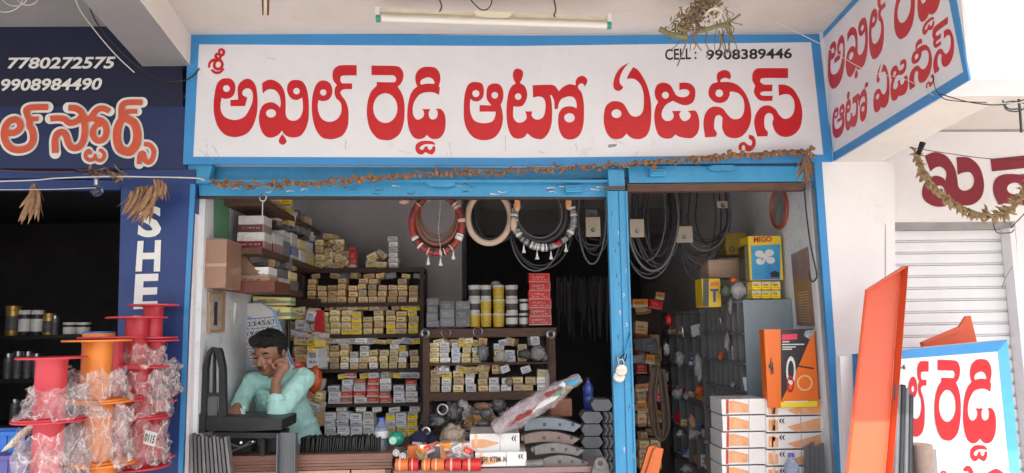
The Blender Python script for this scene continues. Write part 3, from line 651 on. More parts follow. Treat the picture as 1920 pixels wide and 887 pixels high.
# cans and tubs on top
dm('can_white', (.74,.74,.72), .4, noise=.1, nscale=20); dm('can_yellow', (.70,.50,.03), .4)
dm('can_black', (.03,.03,.035), .4); dm('can_gold', (.55,.36,.10), .35, metal=.6); dm('label_dark', (.035,.03,.035), .5, noise=.6, nscale=40, col2=(.12,.12,.12)); dm('label_yellow', (.45,.28,.02), .45, noise=.6, nscale=45, col2=(.75,.55,.08))
_can = {}
def can_proto(kind, px, py1, h, w_, Y, label, group):
    c = at(px, py1, Y); k = Y/F; r = w_*k/2; H = h*k
    col, lab, lid = {'white': ('can_white','label_dark','can_white'), 'yellow': ('can_yellow','label_yellow','can_white'), 'dark': ('can_black','can_white','can_white'), 'gold': ('can_gold','label_dark','can_gold'), 'silver': ('casting','label_dark','steel')}[kind]
    t = thing('tub', label, 'tub', c+V(0,r,0), group)
    if (kind, round(w_)) in _can:
        for ch in _can[(kind, round(w_))].children: 
            q = ch.copy(); COL.objects.link(q); q.parent = t
        return t
    o = c+V(0,r,0)
    g = MB(); g.lathe([(r*.88,0),(r*.9,.003),(r*.96,H*.8),(r*.96,H*.82)], o, 20); g.build('body', M_[col], t)
    g = MB(); g.lathe([(r*.905+.0012,H*.2),(r*.94+.0012,H*.66)], o, 20, cap=False); g.build('label', M_[lab], t)
    g = MB(); g.lathe([(r*.97,H*.82),(r*1.0,H*.83),(r*1.0,H*.97),(r*.9,H*.985)], o, 20); g.build('lid', M_[lid], t)
    _can[(kind, round(w_))] = t; return t
cols = [(889, ['yellow','white','white'], 23), (911, ['yellow','yellow','white'], 21), (935, ['yellow','yellow','yellow'], 22), (960, ['dark','white','white'], 24), (983, ['dark','dark'], 18)]
for ci, (x, ks, w_) in enumerate(cols):
    for l, kd in enumerate(ks):
        can_proto(kd, x+R(-.6,.6), 613-l*26.5, 26, w_, YBk+.05, f"{kd} plastic tub with pale lid, {['bottom','second','third'][l]} one in the {ORD[ci]} column of tubs", 'tubs stacked on the middle rack')
# pipe flanges on the posts
def ring_obj(name, px, py, r, th, Y, m, label, cat, tilt=(1,1), group=None, n=28):
    c = at(px, py, Y); k = Y/F; g = MB(); pts = [c+V(r*k*math.cos(2*math.pi*i/n)*tilt[0], 0, r*k*math.sin(2*math.pi*i/n)*tilt[1]) for i in range(n+1)]
    g.tube(pts, th*k, 8, cap=False); return tag(g.build(name, m, loc=c), label, cat, group)
for (x, y, w_) in ((797,625,9),(1033,627,9)):
    ring_obj('bearing_ring', x, y, 6.5, 2.6, YBk-.06, M_['steel'], f"steel bearing ring hanging on the {'left' if x<900 else 'right'} post of the middle rack", 'bearing')
for (x, y) in ((836,624),(896,622)): ring_obj('wire_ring', x, y, 8.5, .8, YBk-.03, M_['steel'], f"thin wire ring on the middle rack's top board, {'left one' if x<860 else 'right one'}", 'ring')
# ---- left wall shelves receding
XS = -1.33
zs = [at(500,375,4.39).z, atx(592,500,XS).z, atx(545,543,XS).z]
ls = thing('wall_shelf', 'brown wooden shelves fixed along the left wall', 'shelf', V(XS-.1,5.0,zs[2]))
for z, y0, y1 in ((zs[0],4.36,5.8),(zs[1],4.34,5.8),(zs[2],4.42,5.3)):
    g = MB(); g.box((XL+.004, y0, z-.035), (XS, y1, z)); g.build('shelf', M_['wood_brown'], ls)
def wbox(x0, x1, y0, dep, z, h, colr, label, group, yaw=0):
    o = bpy.data.objects.new('carton', carton_mesh(colr)); COL.objects.link(o); o.location = ((x0+x1)/2, y0, z); o.scale = (x1-x0, dep, h); o.rotation_euler = (0,0,yaw+R(-.04,.04))
    return tag(o, label, 'box', group)
gl = 'cartons on the left wall shelves'
yy = 4.42
for i, (h1, c1_, h2, c2_) in enumerate(((.10,'maroon and white',.10,'maroon and white'),(.12,'maroon and white',.0,''),(.10,'dark grey',.07,'grey'),(.09,'blue',.09,'white'),(.08,'grey',.08,'cream'),(.1,'cream',.07,'grey'))):
    wbox(XS-.17, XS-.012, yy, .17, zs[1], h1, c1_, f"{c1_} carton, {ORD[i]} from the front on the middle wall shelf", gl)
    if h2: wbox(XS-.17, XS-.02, yy+.01, .16, zs[1]+h1+.001, h2, c2_, f"{c2_} carton stacked on top, {ORD[i]} from the front on the middle wall shelf", gl)
    yy += .21
yy = 4.5
for i, (h1, c1_, c2_) in enumerate(((.055,'brown','white'),(.06,'maroon and white','dark grey'),(.06,'dark grey','cream'))):
    wbox(XS-.19, XS+.0, yy, .2, zs[2], h1, c1_, f"{c1_} carton, {ORD[i]} from the front on the lowest wall shelf", gl)
    wbox(XS-.18, XS-.01, yy+.01, .18, zs[2]+h1+.001, h1, c2_, f"{c2_} carton stacked above, {ORD[i]} from the front on the lowest wall shelf", gl)
    yy += .24
for i, z in enumerate((0,.075)):
    wbox(XS-.14, XS-.01, 4.98, .06, zs[0]+z, .07, 'yellow', f"yellow carton under the lintel on the top wall shelf, {['lower','upper'][i]} of two", gl)
# wrapped brown carton near the jamb + board + plank
dm('kraft', (.36,.20,.13), .55, noise=.25, nscale=8, coat=.4, bump=.15, bscale=20); dm('kraft_tape', (.45,.28,.16), .3, coat=.6)
c = at(405,540,4.11)
t = thing('wrapped_carton', 'big brown carton in shiny plastic wrap high beside the left jamb', 'box', c+V(0,.1,0))
g = MB(); g.bbox((at(380,500,4.11).x,4.11,c.z),(at(424,500,4.11).x,4.36,at(400,448,4.11).z), .006); g.build('body', M_['kraft'], t)
g = MB(); g.box((at(380,500,4.11).x-.001,4.108,at(400,500,4.11).z),(at(424,500,4.11).x+.001,4.11-.0005,at(400,494,4.11).z)); g.build('tape', M_['kraft_tape'], t)
c = at(475,545,4.45)
g = MB(); g.box((at(438,530,4.4).x,4.40,c.z-.01),(at(515,530,4.4).x,4.75,c.z+.055)); tag(g.build('plank', M_['wood_red']), 'thick red brown plank end under the wall shelf cartons', 'plank')
g = MB(); g.prism([at(438,472,4.5),at(452,470,4.5),at(487,516,4.5),at(438,516,4.5)], V(0,.05,0)); tag(g.build('board', M_['kraft']), 'slanted brown card standing beside the wrapped carton', 'board')
# green paint patch, picture frame, tube on left wall
g = MB(); xx = XL+.003; g.add([atx(401,368,xx), atx(430,368,xx), atx(430,448,xx), atx(401,446,xx)], [(0,1,2,3)]); tag(g.build('painted_patch', M_['green_paint']), 'faded green painted patch high on the left inner wall', 'paint')
xw = XL+.004
t = thing('picture_frame', 'small framed picture hanging on the left inner wall', 'picture', atx(404,622,xw))
g = MB(); g.prism([atx(389,548,xw),atx(419,546,xw),atx(417,622,xw),atx(388,624,xw)], V(.014,0,0)); g.build('frame', M_['wood_tan'], t)
xw = XL+.0185
g = MB(); g.prism([atx(393,553,xw),atx(416,551,xw),atx(414,617,xw),atx(392,619,xw)], V(.002,0,0)); g.build('print', mat('pic_print', (.6,.56,.5), .3, noise=.7, nscale=22, col2=(.18,.12,.1)), t)
xw = XL+.021
g = MB(); g.prism([atx(402,566,xw),atx(408,566,xw),atx(407,610,xw),atx(401,610,xw)], V(.001,0,0)); g.build('dark_figure', M_['wood_dark'], t)
g = MB(); g.tube([at(441,568,4.6), at(429,668,4.6)], .011, 10); t = g.build('tube_light', M_['tube_glass']); tag(t, 'upright white tube light on the left wall behind the man', 'light')
g = MB(); g.tube([at(541,546,5.0), at(541,700,5.0)], .012, 8); tag(g.build('steel_pole', M_['metal_dark']), 'grey steel pole standing right of the calendar', 'pole')
# striped papers in front of the shelf
for i, (a, b) in enumerate(((556,572),(574,598))):
    g = MB(); g.prism([at(474,a,4.9),at(545,a+2,4.9),at(545,b,4.9),at(474,b+1,4.9)], V(0,.12,0))
    tag(g.build('paper_stack', print_mat('p_stripe%d' % i, (.62,.58,.30), (.25,.42,.3), (.6,.2,.1), (.2,.5), tscale=(5,1,22))), f"stack of striped yellow and green packets above the calendar, {['upper','lower'][i]} one", 'packets')
# calendar
def cal_mat():
    m = bpy.data.materials.new('calendar_print'); m.use_nodes = True; nt = m.node_tree; L = nt.links.new
    b = nt.nodes['Principled BSDF']; b.inputs['Roughness'].default_value = .5
    tc = nt.nodes.new('ShaderNodeTexCoord'); bk = nt.nodes.new('ShaderNodeTexBrick'); L(tc.outputs['Generated'], bk.inputs[0])
    mp = nt.nodes.new('ShaderNodeMapping'); mp.inputs['Rotation'].default_value = (math.pi/2,0,0); L(tc.outputs['Generated'], mp.inputs[0]); L(mp.outputs[0], bk.inputs[0])
    bk.offset = 0; bk.inputs['Scale'].default_value = 6; bk.inputs['Color1'].default_value = (.74,.74,.80,1); bk.inputs['Color2'].default_value = (.70,.71,.78,1); bk.inputs['Mortar'].default_value = (.10,.22,.55,1)
    bk.inputs['Brick Width'].default_value = .9; bk.inputs['Row Height'].default_value = .7; bk.inputs['Mortar Size'].default_value = .03
    L(bk.outputs[0], b.inputs['Base Color']); return m
cl = thing('calendar', 'white and blue wall calendar with a date grid behind the man', 'calendar', at(480,690,4.85))
g = MB(); g.prism([at(441,569,4.85),at(490,567,4.85),at(516,582,4.85),at(553,690,4.86),at(462,694,4.86)], V(0,.006,0)); g.build('sheet', mat('cal_blue', (.10,.36,.72), .4, noise=.5, nscale=7, col2=(.5,.6,.75)), cl)
g = MB(); g.prism([at(450,570,4.846),at(488,569,4.846),at(511,583,4.846),at(514,596,4.846),at(480,598,4.846),at(458,590,4.846)], V(0,.003,0)); g.build('top_panel', M_['can_white'], cl)
gx = [at(452,600,4.845),at(514,594,4.845),at(548,686,4.85),at(470,690,4.85)]
g = MB(); g.prism(gx, V(0,.003,0)); g.build('date_panel', M_['can_white'], cl)
def calp(u, v): return gx[0]*(1-u)*(1-v)+gx[1]*u*(1-v)+gx[2]*u*v+gx[3]*(1-u)*v+V(0,-.0015,0)
g = MB(); 
for i in range(8):
    u = i/7; g.add([calp(max(0,u-.008),0),calp(u+.008,0),calp(u+.008,1),calp(max(0,u-.008),1)], [(0,1,2,3)])
for i in range(6):
    u = i/5; g.add([calp(0,u-.008)+V(0,-.0004,0),calp(0,u+.008)+V(0,-.0004,0),calp(1,u+.008)+V(0,-.0004,0),calp(1,u-.008)+V(0,-.0004,0)], [(0,1,2,3)])
g.build('grid_lines', mat('cal_line', (.12,.2,.5), .5), cl)
nn_ = 1
for r_ in range(5):
    for c in range(7):
        q = [(c/7+.04/1.2,r_/5+.05),((c+.62)/7+.03,r_/5+.05),((c+.62)/7+.03,r_/5+.15),(c/7+.033,r_/5+.15)]
        if nn_ <= 31: latin(str(nn_), q, lambda x, y: calp(x, y)+V(0,-.0008,0), M_['sign_red'] if c == 0 else M_['black_paint'], cl, 'date_number', wt=.02)
        nn_ += 1
# blue white bag to the right of the calendar
# pile at the left end of the rack: packets and a red strip
for i, (a, b, c_, d, col) in enumerate(((552,577,600,624,'grey'),(556,574,576,598,'cream'),(577,597,578,600,'tan'),(576,598,602,622,'yellow'),(552,575,650,668,'brown'),(548,598,626,648,'cream'),(574,598,650,690,'grey'),(550,572,670,700,'red and white'),(580,600,735,757,'cream'),(556,578,735,757,'red and white'),(573,600,770,800,'brown'),(574,596,700,724,'yellow'))):
    carton(a, b, c_, d, 5.55+R(0,.1), col, f"{col} packet, {ORD[i]} of the mixed packets heaped left of the back rack", 'packets heaped at the left end of the back rack', yaw=R(-.4,.4), roll=R(-.15,.15), name='packet', cat='packet')
g = MB(); g.prism([at(592,582,5.5),at(607,582,5.5),at(608,622,5.5),at(590,622,5.5)], V(0,.02,0)); tag(g.build('red_card', M_['sign_red']), 'narrow red card hanging at the left end of the back rack', 'card')
# orange plastic bag hanging
dm('orange_plastic', (.78,.14,.03), .3, noise=.3, nscale=14, bump=.4, bscale=25)
def lump(name, px, py, wpx, hpx, Y, m, label, cat, seed=0, dep=.6, amp=.22, sub=3, freq=3.0, group=None):
    """crumpled lump: noisy ellipsoid"""
    from mathutils import noise
    c = at(px, py, Y); k = Y/F; bm = bmesh.new(); bmesh.ops.create_icosphere(bm, subdivisions=sub, radius=1)
    for v in bm.verts:
        n = noise.noise(v.co*freq+V(seed,seed*2,0)); n2 = noise.noise(v.co*freq*2.7+V(0,seed,5))
        v.co *= 1+amp*n*1.6+amp*n2
        v.co = V(v.co.x*wpx*k/2, v.co.y*wpx*k/2*dep, v.co.z*hpx*k/2)
    me = bpy.data.meshes.new(name); bm.to_mesh(me); bm.free(); me.materials.append(m)
    for p in me.polygons: p.use_smooth = True
    o = bpy.data.objects.new(name, me); COL.objects.link(o); o.location = c; return tag(o, label, cat, group)
lump('plastic_bag', 590, 712, 26, 50, 5.2, M_['orange_plastic'], 'orange plastic bag hanging between the man and the rack', 'bag', 3)

# ================================================================== right side of the shop
dm('cab_grey', (.26,.33,.37), .5, noise=.15, nscale=5, dirt=.3, dirtcol=(.12,.12,.13), dscale=6, bump=.08)
dm('cab_dark', (.20,.195,.20), .6, noise=.2, nscale=7)
YC0 = 4.45; xc0 = at(1395,600,YC0).x; xc1 = XR-.005; YC1 = 5.30; zct = at(1430,562,YC0).z
cab = thing('pigeonhole_cabinet', 'grey blue steel pigeonhole cabinet against the right wall', 'cabinet', V((xc0+xc1)/2,(YC0+YC1)/2,zfl))
g = MB(); g.box((xc0,YC0,zfl),(xc1,YC0+.012,zct)); g.build('side_panel', M_['cab_grey'], cab)
g = MB(); g.box((xc0+.14,YC0+.013,zfl),(xc0+.15,YC1,zct-.014)); g.build('back_panel', M_['cab_dark'], cab)
g = MB(); g.box((xc0,YC0+.013,zct-.013),(xc1,YC1,zct)); g.build('top_panel', M_['cab_grey'], cab)
rows = [atx(1396, y, xc0) for y in (628,684,737,792,845,900)]
rz = [at(1396,y,YC0).z for y in (624,680,735,790,845,900,960,1020)]
for z in rz:
    g = MB(); g.box((xc0-.006,YC0+.013,z-.014),(xc0+.14,YC1,z)); g.build('shelf', M_['cab_dark'], cab)
zz_ = [zct-.013]+rz
for r_ in range(len(rz)):
    for c in range(1, 8):
        y = YC0+.013+(YC1-YC0)*c/8
        g = MB(); g.box((xc0,y,zz_[r_+1]),(xc0+.138,y+.008,zz_[r_]-.014 if r_ else zz_[r_])); g.build('divider', M_['cab_dark'], cab)
# crumpled white tags, bits in pigeonholes
dm('bag_pale', (.46,.45,.45), .35, noise=.6, nscale=30, bump=.6, bscale=40)
dm('plastic_clear', (.62,.62,.62), .15, alpha=.5, bump=.5, bscale=30)
for i, (x, y, w_, h, m) in enumerate(((1370,575,7,30,'can_white'),(1364,640,9,34,'can_white'),(1352,668,9,14,'orange_plastic'),(1375,722,8,10,'can_white'),(1338,750,9,22,'can_white'),(1352,600,6,12,'steel'))):
    lump('parts_bag', x, y, w_, h, atx(x, y, xc0-.02).y if x < 1395 else YC0, M_['bag_pale' if m=='can_white' else m], f"{['white','white','orange','white','pale','steel'][i]} plastic parts bag, {ORD[i]} of those poking from the pigeonhole cabinet", 'parts bag', i, group='parts bags in the pigeonholes', sub=3, amp=.45, freq=2.2)
# second rack deeper on the right wall
xr0 = xc0-.02
rk = thing('parts_rack', 'dark compartment rack of loose parts deeper along the right wall', 'shelf rack', V(xr0+.15,5.9,zfl))
for y in (580,628,690,755,823,890):
    z = at(1330,y,5.36).z if True else 0
    g = MB(); g.box((xr0,5.34,z-.022),(XR-.01,6.9,z)); g.build('shelf', M_['cab_dark'], rk)
for i in range(7):
    y = 5.36+i*.24; g = MB(); g.box((xr0+.01,y,zfl),(XR-.02,y+.014,at(1330,582,5.36).z)); g.build('divider', M_['cab_dark'], rk)
g = MB(); g.box((xr0+.2,5.35,zfl),(xr0+.21,6.9,1.6)); g.build('back_panel', M_['cab_dark'], rk)
for i, (x, y, w_, h, m) in enumerate(((1281,622,8,20,'steel'),(1275,672,18,30,'can_white'),(1310,688,16,50,'plastic_clear'),(1270,738,22,20,'can_white'),(1287,742,14,14,'can_white'),(1311,732,16,22,'orange_plastic'),(1275,812,16,14,'can_white'),(1300,812,20,26,'can_white'),(1325,828,12,8,'can_white'),(1288,878,26,14,'can_white'),(1255,600,16,22,'can_red' if 0 else 'sign_red'),(1265,742,8,16,'shutter_blue'),(1298,790,14,26,'wood_tan'),(1250,655,12,22,'plastic_clear'))):
    lump('parts_bag', x, y, w_*.8, h*.9, 5.25+R(-.05,.08), M_['bag_pale' if m=='can_white' else m], f"{'orange' if m=='orange_plastic' else 'red' if m=='sign_red' else 'blue' if m=='shutter_blue' else 'tan' if m=='wood_tan' else 'pale'} bag of small parts, {ORD[i]} of those on the compartment rack", 'parts bag', i+10, group='parts bags on the compartment rack', sub=3, amp=.45, freq=2.2)
# red packets in the gloom behind the post
fill(1192, 1240, 700, 590, 6.2, 2, 4, ['red','brown'], 'dim rack behind post', 'red packets behind the blue post', .2)
fill(1196, 1232, 800, 722, 6.0, 2, 3, ['red','tan'], 'low dim rack behind post', 'red packets behind the blue post', .2)
fill(1198, 1240, 880, 820, 5.6, 2, 3, ['cream','tan'], 'lowest dim rack behind post', 'red packets behind the blue post', .2)
g = MB(); g.box((at(1188,600,6.25).x,6.2,zfl),(at(1243,600,6.25).x,6.35,at(1200,704,6.2).z-.0)); g.box((at(1188,600,6.25).x,6.3,zfl),(at(1243,600,6.25).x,6.35,at(1200,560,6.2).z)); tag(g.build('dim_rack', M_['wood_dark']), 'dark rack in the gloom just right of the blue post', 'shelf rack')
# rope / straps
dm('strap_brown', (.17,.12,.085), .9, noise=.4, nscale=20)
t = thing('strap_bundle', 'looped brown straps hanging behind the blue post', 'straps', at(1235,700,5.1))
for k_, (a, b) in enumerate(((1222,1246),(1228,1242),(1218,1252))):
    pts = cr([at(a+6,690,5.1-.02*k_), at(a,740,5.1-.02*k_), at(a+6,800,5.1-.02*k_), at((a+b)/2+4,826,5.1-.02*k_), at(b+2,800,5.1-.02*k_), at(b-2,740,5.1-.02*k_), at(b-8,692,5.1-.02*k_)], 6)
    g = MB(); g.tube(pts, .011, 6, flat=1.5); g.build('strap', M_['strap_brown'], t)
# things on the cabinet
PMx = {}
def bx_thing(name, label, cat, px0, px1, py0, py1, Y, dep, m_front, m_side, lean=0):
    a = at(px0, py1, Y); b = at(px1, py0, Y)
    t = thing(name, label, cat, V((a.x+b.x)/2, Y+dep/2, a.z))
    g = MB(); g.bbox((a.x, Y, a.z), (b.x, Y+dep, b.z), .003); g.build('body', m_side, t)
    return t, (lambda x, y: at(x, y, Y-.0015))
dm('box_yellow', (.80,.56,.03), .4); dm('box_blue', (.04,.16,.55), .3, noise=.6, nscale=5, col2=(.05,.45,.62)); dm('box_orange', (.82,.17,.02), .35, coat=.3); dm('box_black', (.03,.03,.035), .35, coat=.3)
dm('box_side_dark', (.12,.11,.06), .4, noise=.5, nscale=20)
t, fm = bx_thing('lamp_box', 'tall blue and yellow box marked MIGO on the grey cabinet', 'box', 1407, 1464, 442, 526, 4.5, .16, None, M_['box_yellow'])
g = MB(); g.add([fm(1408,461), fm(1463,458), fm(1463,524), fm(1410,525)], [(0,1,2,3)]); g.build('front_print', M_['box_blue'], t)
latin('MIGO', ((1413,444),(1447,443),(1447,453),(1413,455)), lambda x, y: at(x, y, 4.497), M_['sign_red'], t, 'lettering', wt=.03)
for (x, y) in ((1424,476),(1443,474),(1426,490),(1445,488),(1434,482)):
    paint('lamp_picture', [ell(x, y, 8.5, 6.5, 14)], lambda a, b, q=(x+y)*.00001: at(a, b, 4.4965-q*.1), M_['can_white'], t)
paint('picture', [loop_pts("1444,512! 1452,508 1461,511! 1461,520! 1446,520!")], lambda a, b: at(a, b, 4.496), M_['box_black'], t)
g = MB(); g.prism([at(1396,462,4.52),at(1405,455,4.52),at(1407,526,4.52),at(1398,524,4.52)], V(0,.12,0)); g.build('side_panel', M_['box_side_dark'], t)
k_ = 0
for r_ in range(2):
    for c in range(3):
        carton(1411+c*18, 1428+c*18, 528+r_*16.5, 543+r_*16.5, 4.5, 'yellow', f"small yellow carton, {['left','middle','right'][c]} of the {['upper','lower'][r_]} three under the blue MIGO box", 'small yellow cartons under the blue box', yaw=0)
t, fm = bx_thing('hook_box', 'dull yellow box with round mark under the hanging belts', 'box', 1362, 1398, 436, 478, 4.9, .2, None, mat('dull_yellow', (.42,.29,.04), .5, noise=.3))
ri = [ell(1372,467,5,5,14), ell(1372,467,3.4,3.4,14)]; paint('round_mark', ri, lambda a, b: at(a, b, 4.897), M_['box_black'], t)
g = MB(); g.bbox((at(1328,500,4.8).x,4.8,at(1350,521,4.8).z),(at(1386,500,4.8).x,5.0,at(1350,486,4.8).z), .02); tag(g.build('parcel', mat('parcel_tan', (.50,.34,.25), .7, noise=.15, bump=.2)), 'soft tan parcel lying on the cabinet left of the MIGO box', 'parcel')
t, fm = bx_thing('spark_plug_box', 'yellow and black box with blue mark at the cabinet corner', 'box', 1318, 1350, 522, 576, 4.72, .16, None, M_['box_yellow'])
g = MB(); g.add([fm(1331,530),fm(1347,527),fm(1348,535),fm(1332,538)], [(0,1,2,3)]); g.build('red_band', M_['box_orange'], t)
g = MB(); g.add([fm(1337,546),fm(1342,546),fm(1342,566),fm(1337,566)], [(0,1,2,3)]); g.add([fm(1332,542),fm(1347,542),fm(1347,546),fm(1332,546)], [(0,1,2,3)]); g.build('plug_picture', mat('plug_ink', (.1,.1,.35), .5), t)
g = MB(); g.add([fm(1318,523),fm(1329,523),fm(1329,575),fm(1318,575)], [(0,1,2,3)]); g.build('dark_panel', M_['box_black'], t)
lump('lamp_unit', 1362, 545, 24, 26, 4.62, mat('moss_plastic', (.07,.09,.05), .4), 'dark green lamp unit between the two yellow boxes on the cabinet', 'lamp', 4, amp=.12)
lump('parts_bag', 1385, 545, 30, 30, 4.6, M_['plastic_clear'], 'clear plastic bag slumped beside the lamp unit on the cabinet', 'parts bag', 5)
lump('parts_bag', 1375, 524, 14, 12, 4.6, M_['orange_plastic'], 'small orange capped bag on top of the lamp unit', 'parts bag', 6, sub=2)
# V W chalk letters on the cabinet side
for s_, q in (('V',((1420,704),(1431,704),(1431,716),(1420,716))),('W',((1444,704),(1458,704),(1458,716),(1444,716)))): latin(s_, q, lambda x, y: at(x, y, YC0-.002), mat('chalk', (.30,.36,.39), .8), cab, 'chalk_mark')
# mirror on right wall
def wallr(x, y, d=0): return atx(x, y, XR-d)
mr = thing('wall_mirror', 'oval mirror with orange frame high on the right wall', 'mirror', wallr(1462,392))
cc = wallr(1459,391,.01); top_, bot_ = wallr(1455,357,.01), wallr(1466,426,.01); le, ri_ = wallr(1446,390,.01), wallr(1476,390,.01)
hz_ = abs(le.y-ri_.y)/2; vz_ = (top_.z-bot_.z)/2; cc = V(XR-.012, (le.y+ri_.y)/2, (top_.z+bot_.z)/2); 
pts = [cc+V(0,hz_*math.cos(2*math.pi*i/32),vz_*math.sin(2*math.pi*i/32)) for i in range(33)]
g = MB(); g.tube(pts, .011, 8, cap=False); g.build('frame', mat('frame_orange', (.40,.07,.035), .4), mr)
g = MB(); g.prism(pts[:-1], V(.006,0,0)); g.build('glass', mat('mirror_glass', (.62,.62,.63), .25, metal=.45, noise=.4, nscale=14), mr)
# brown poster on right wall
def poster_mat():
    m = mat('poster_brown', (.34,.18,.10), .35, noise=.5, nscale=7, col2=(.16,.07,.045), coat=.3); return m
g = MB(); q = [wallr(1483,478,.006), wallr(1514,463,.006), wallr(1527,612,.006), wallr(1494,610,.006)]; g.prism(q, V(.005,0,0))
po = thing('poster', 'glossy brown printed poster on the right wall', 'poster', wallr(1505,610)); g.build('sheet', poster_mat(), po)
g = MB()
for i in range(12):
    v = .55+i*.035
    a = q[0].lerp(q[3], v).lerp(q[1].lerp(q[2], v), .22)+V(-.001,0,0); b = q[0].lerp(q[3], v).lerp(q[1].lerp(q[2], v), .85)+V(-.001,0,0)
    g.add([a, b, b+V(0,0,-.006), a+V(0,0,-.006)], [(0,1,2,3)])
g.build('printed_lines', mat('poster_lines', (.48,.32,.14), .5), po)
# cord on jamb
g = MB(); g.tube(cr([at(1508,352,4.02),at(1512,400,4.02),at(1520,460,4.02),at(1531,512,4.02),at(1529,524,4.02),at(1523,528,4.02),at(1519,520,4.02),at(1516,505,4.02)],6), .0045, 6); tag(g.build('cord', M_['wire_black']), 'dark cord hanging down the right jamb beside the poster', 'cord')
# orange tool kit box
t = thing('tool_kit_box', 'orange and black car kit box standing on white cartons', 'box', at(1485,764,4.12)+V(0,.05,0))
def fk(x, y): return at(x, y, 4.118)
g = MB(); g.bbox((at(1437,700,4.12).x,4.12,at(1485,764,4.12).z),(at(1532,700,4.12).x,4.20,at(1485,617,4.12).z), .003); g.build('body', M_['box_orange'], t)
g = MB(); g.add([fk(1464,618),fk(1527,616),fk(1500,680),fk(1465,752)], [(0,1,2,3)]); g.build('black_panel', M_['box_black'], t)
g = MB(); g.add([fk(1464,754),fk(1533,752),fk(1533,763),fk(1464,764)], [(0,1,2,3)]); g.build('yellow_strip', mat('strip_yellow', (.85,.68,.03), .4), t)
fk2 = lambda x, y, l=0: at(x, y, 4.1165-l)
g = MB(); g.add([fk2(1466,627),fk2(1495,626),fk2(1495,636),fk2(1466,638)], [(0,1,2,3)]); g.build('red_lettering', mat('pink_red', (.75,.05,.12), .4), t)
g = MB()
for i, (a, b, y) in enumerate(((1467,1480,640),(1466,1508,645),(1467,1492,650),(1467,1485,654),(1470,1515,752))): g.add([fk2(a,y),fk2(b,y-.4),fk2(b,y+1.6),fk2(a,y+2)], [(0,1,2,3)])
g.build('white_lettering', M_['can_white'], t)
g = MB(); g.add([fk2(1510,620),fk2(1529,618),fk2(1518,636),fk2(1507,630)], [(0,1,2,3)]); g.build('corner_photo', mat('corner_photo', (.55,.62,.68), .4, noise=.8, nscale=60), t)
for (cx_, cy_, rx, ry, mm) in ((1483,695,9,27,'can_white'),(1482,720,7,16,'sign_red')): paint('kit_picture', [ell(cx_,cy_,rx,ry,18), ell(cx_,cy_,rx*.62,ry*.7,18)], lambda a, b, q=cy_*.000002: fk2(a, b, q), M_[mm], t)
paint('hose_picture', [ell(1509,718,15,15,24), ell(1509,718,11.5,12,24)], lambda a, b: fk2(a, b, .0005), mat('hose_tan', (.80,.5,.25), .5), t)
mb = MB(); RB[0] = .0012; ribbon(mb, [(1484,683,1.2),(1500,687,1.2),(1525,691,1.2)], fk2); mb.build('rod_picture', M_['box_black'], t, auto=False)
mb = MB(); RB[0] = .001
for x_, y0, y1 in ((1446,672,702),(1449,680,698),(1443,684,690),(1450,690,700)): ribbon(mb, [(x_,y0,.9),(x_-1,(y0+y1)/2,1.1),(x_+1,y1,.9)], fk2)
mb.build('side_lettering', M_['box_black'], t, auto=False)
# white and orange cartons in two stacks
dm('box_white', (.80,.79,.77), .3, coat=.35, dirt=.2, dscale=8); dm('print_orange', (.78,.30,.10), .4, noise=.25, nscale=30, col2=(.8,.5,.3)); dm('print_red', (.5,.05,.03), .4); dm('print_pale', (.84,.55,.36), .4)
def brand_carton(px0, px1, py0, py1, Y, dep, label, group, kind=0, word=None):
    a = at(px0, py1, Y); b = at(px1, py0, Y); t = thing('parts_carton', label, 'box', V((a.x+b.x)/2, Y+dep/2, a.z), group)
    g = MB(); g.bbox((a.x,Y,a.z),(b.x,Y+dep,b.z), .004); g.build('body', M_['box_white'], t)
    W_, H_ = px1-px0, py1-py0
    f = lambda u, v, l=0: at(px0+u*W_, py0+v*H_, Y-.0012-l)
    g = MB()
    if kind == 0: g.add([f(.16,.16),f(.26,.12),f(.60,.36),f(.60,.84),f(.16,.88)], [(0,1,2,3,4)])
    elif kind == 1:
        g.add([f(.36,.66),f(.97,.08),f(.97,.90),f(.5,.92)], [(0,1,2,3)]); g.build('orange_corner', M_['print_orange'], t)
        g = MB(); g.add([f(.03,.2),f(.2,.3),f(.2,.9),f(.03,.9)], [(0,1,2,3)])
    else: g.add([f(.03,.35),f(.30,.35),f(.62,.55),f(.30,.82),f(.03,.82)], [(0,1,2,3,4)])
    g.build('orange_print', M_['print_orange'], t)
    g = MB(); g.add([f(.09,.06),f(.15,.06),f(.15,.94),f(.09,.94)], [(0,1,2,3)]); g.build('red_band' if kind == 0 else 'pale_band', M_['print_red'] if kind == 0 else M_['print_pale'], t)
    if kind: 
        g = MB(); RB[0] = .001; lx = .62 if kind > 1 else 0
        for dx in (0,.05): ribbon(g, [(.26+dx+lx,.15,.008),(.235+dx+lx,.3,.014),(.26+dx+lx,.45,.008)], lambda x, y, l=0: f(x, y, l))
        g.build('logo_mark', M_['box_black'], t, auto=False)
    g = MB(); g.add([f(.60,.02,.0004),f(.62,.02,.0004),f(.62,.98,.0004),f(.60,.98,.0004)], [(0,1,2,3)]); g.build('strap_line', M_['plastic_clear'], t)
    if word:
        q = [(.06,.36),(.80,.36),(.80,.84),(.06,.84)]
        latin(word, [(px0+u*W_, py0+v*H_) for u, v in q], lambda x, y: at(x, y, Y-.0022), M_['box_black'], t, 'lettering', wt=.03)
    return t
gw = 'white and orange printed cartons stacked at the right jamb'
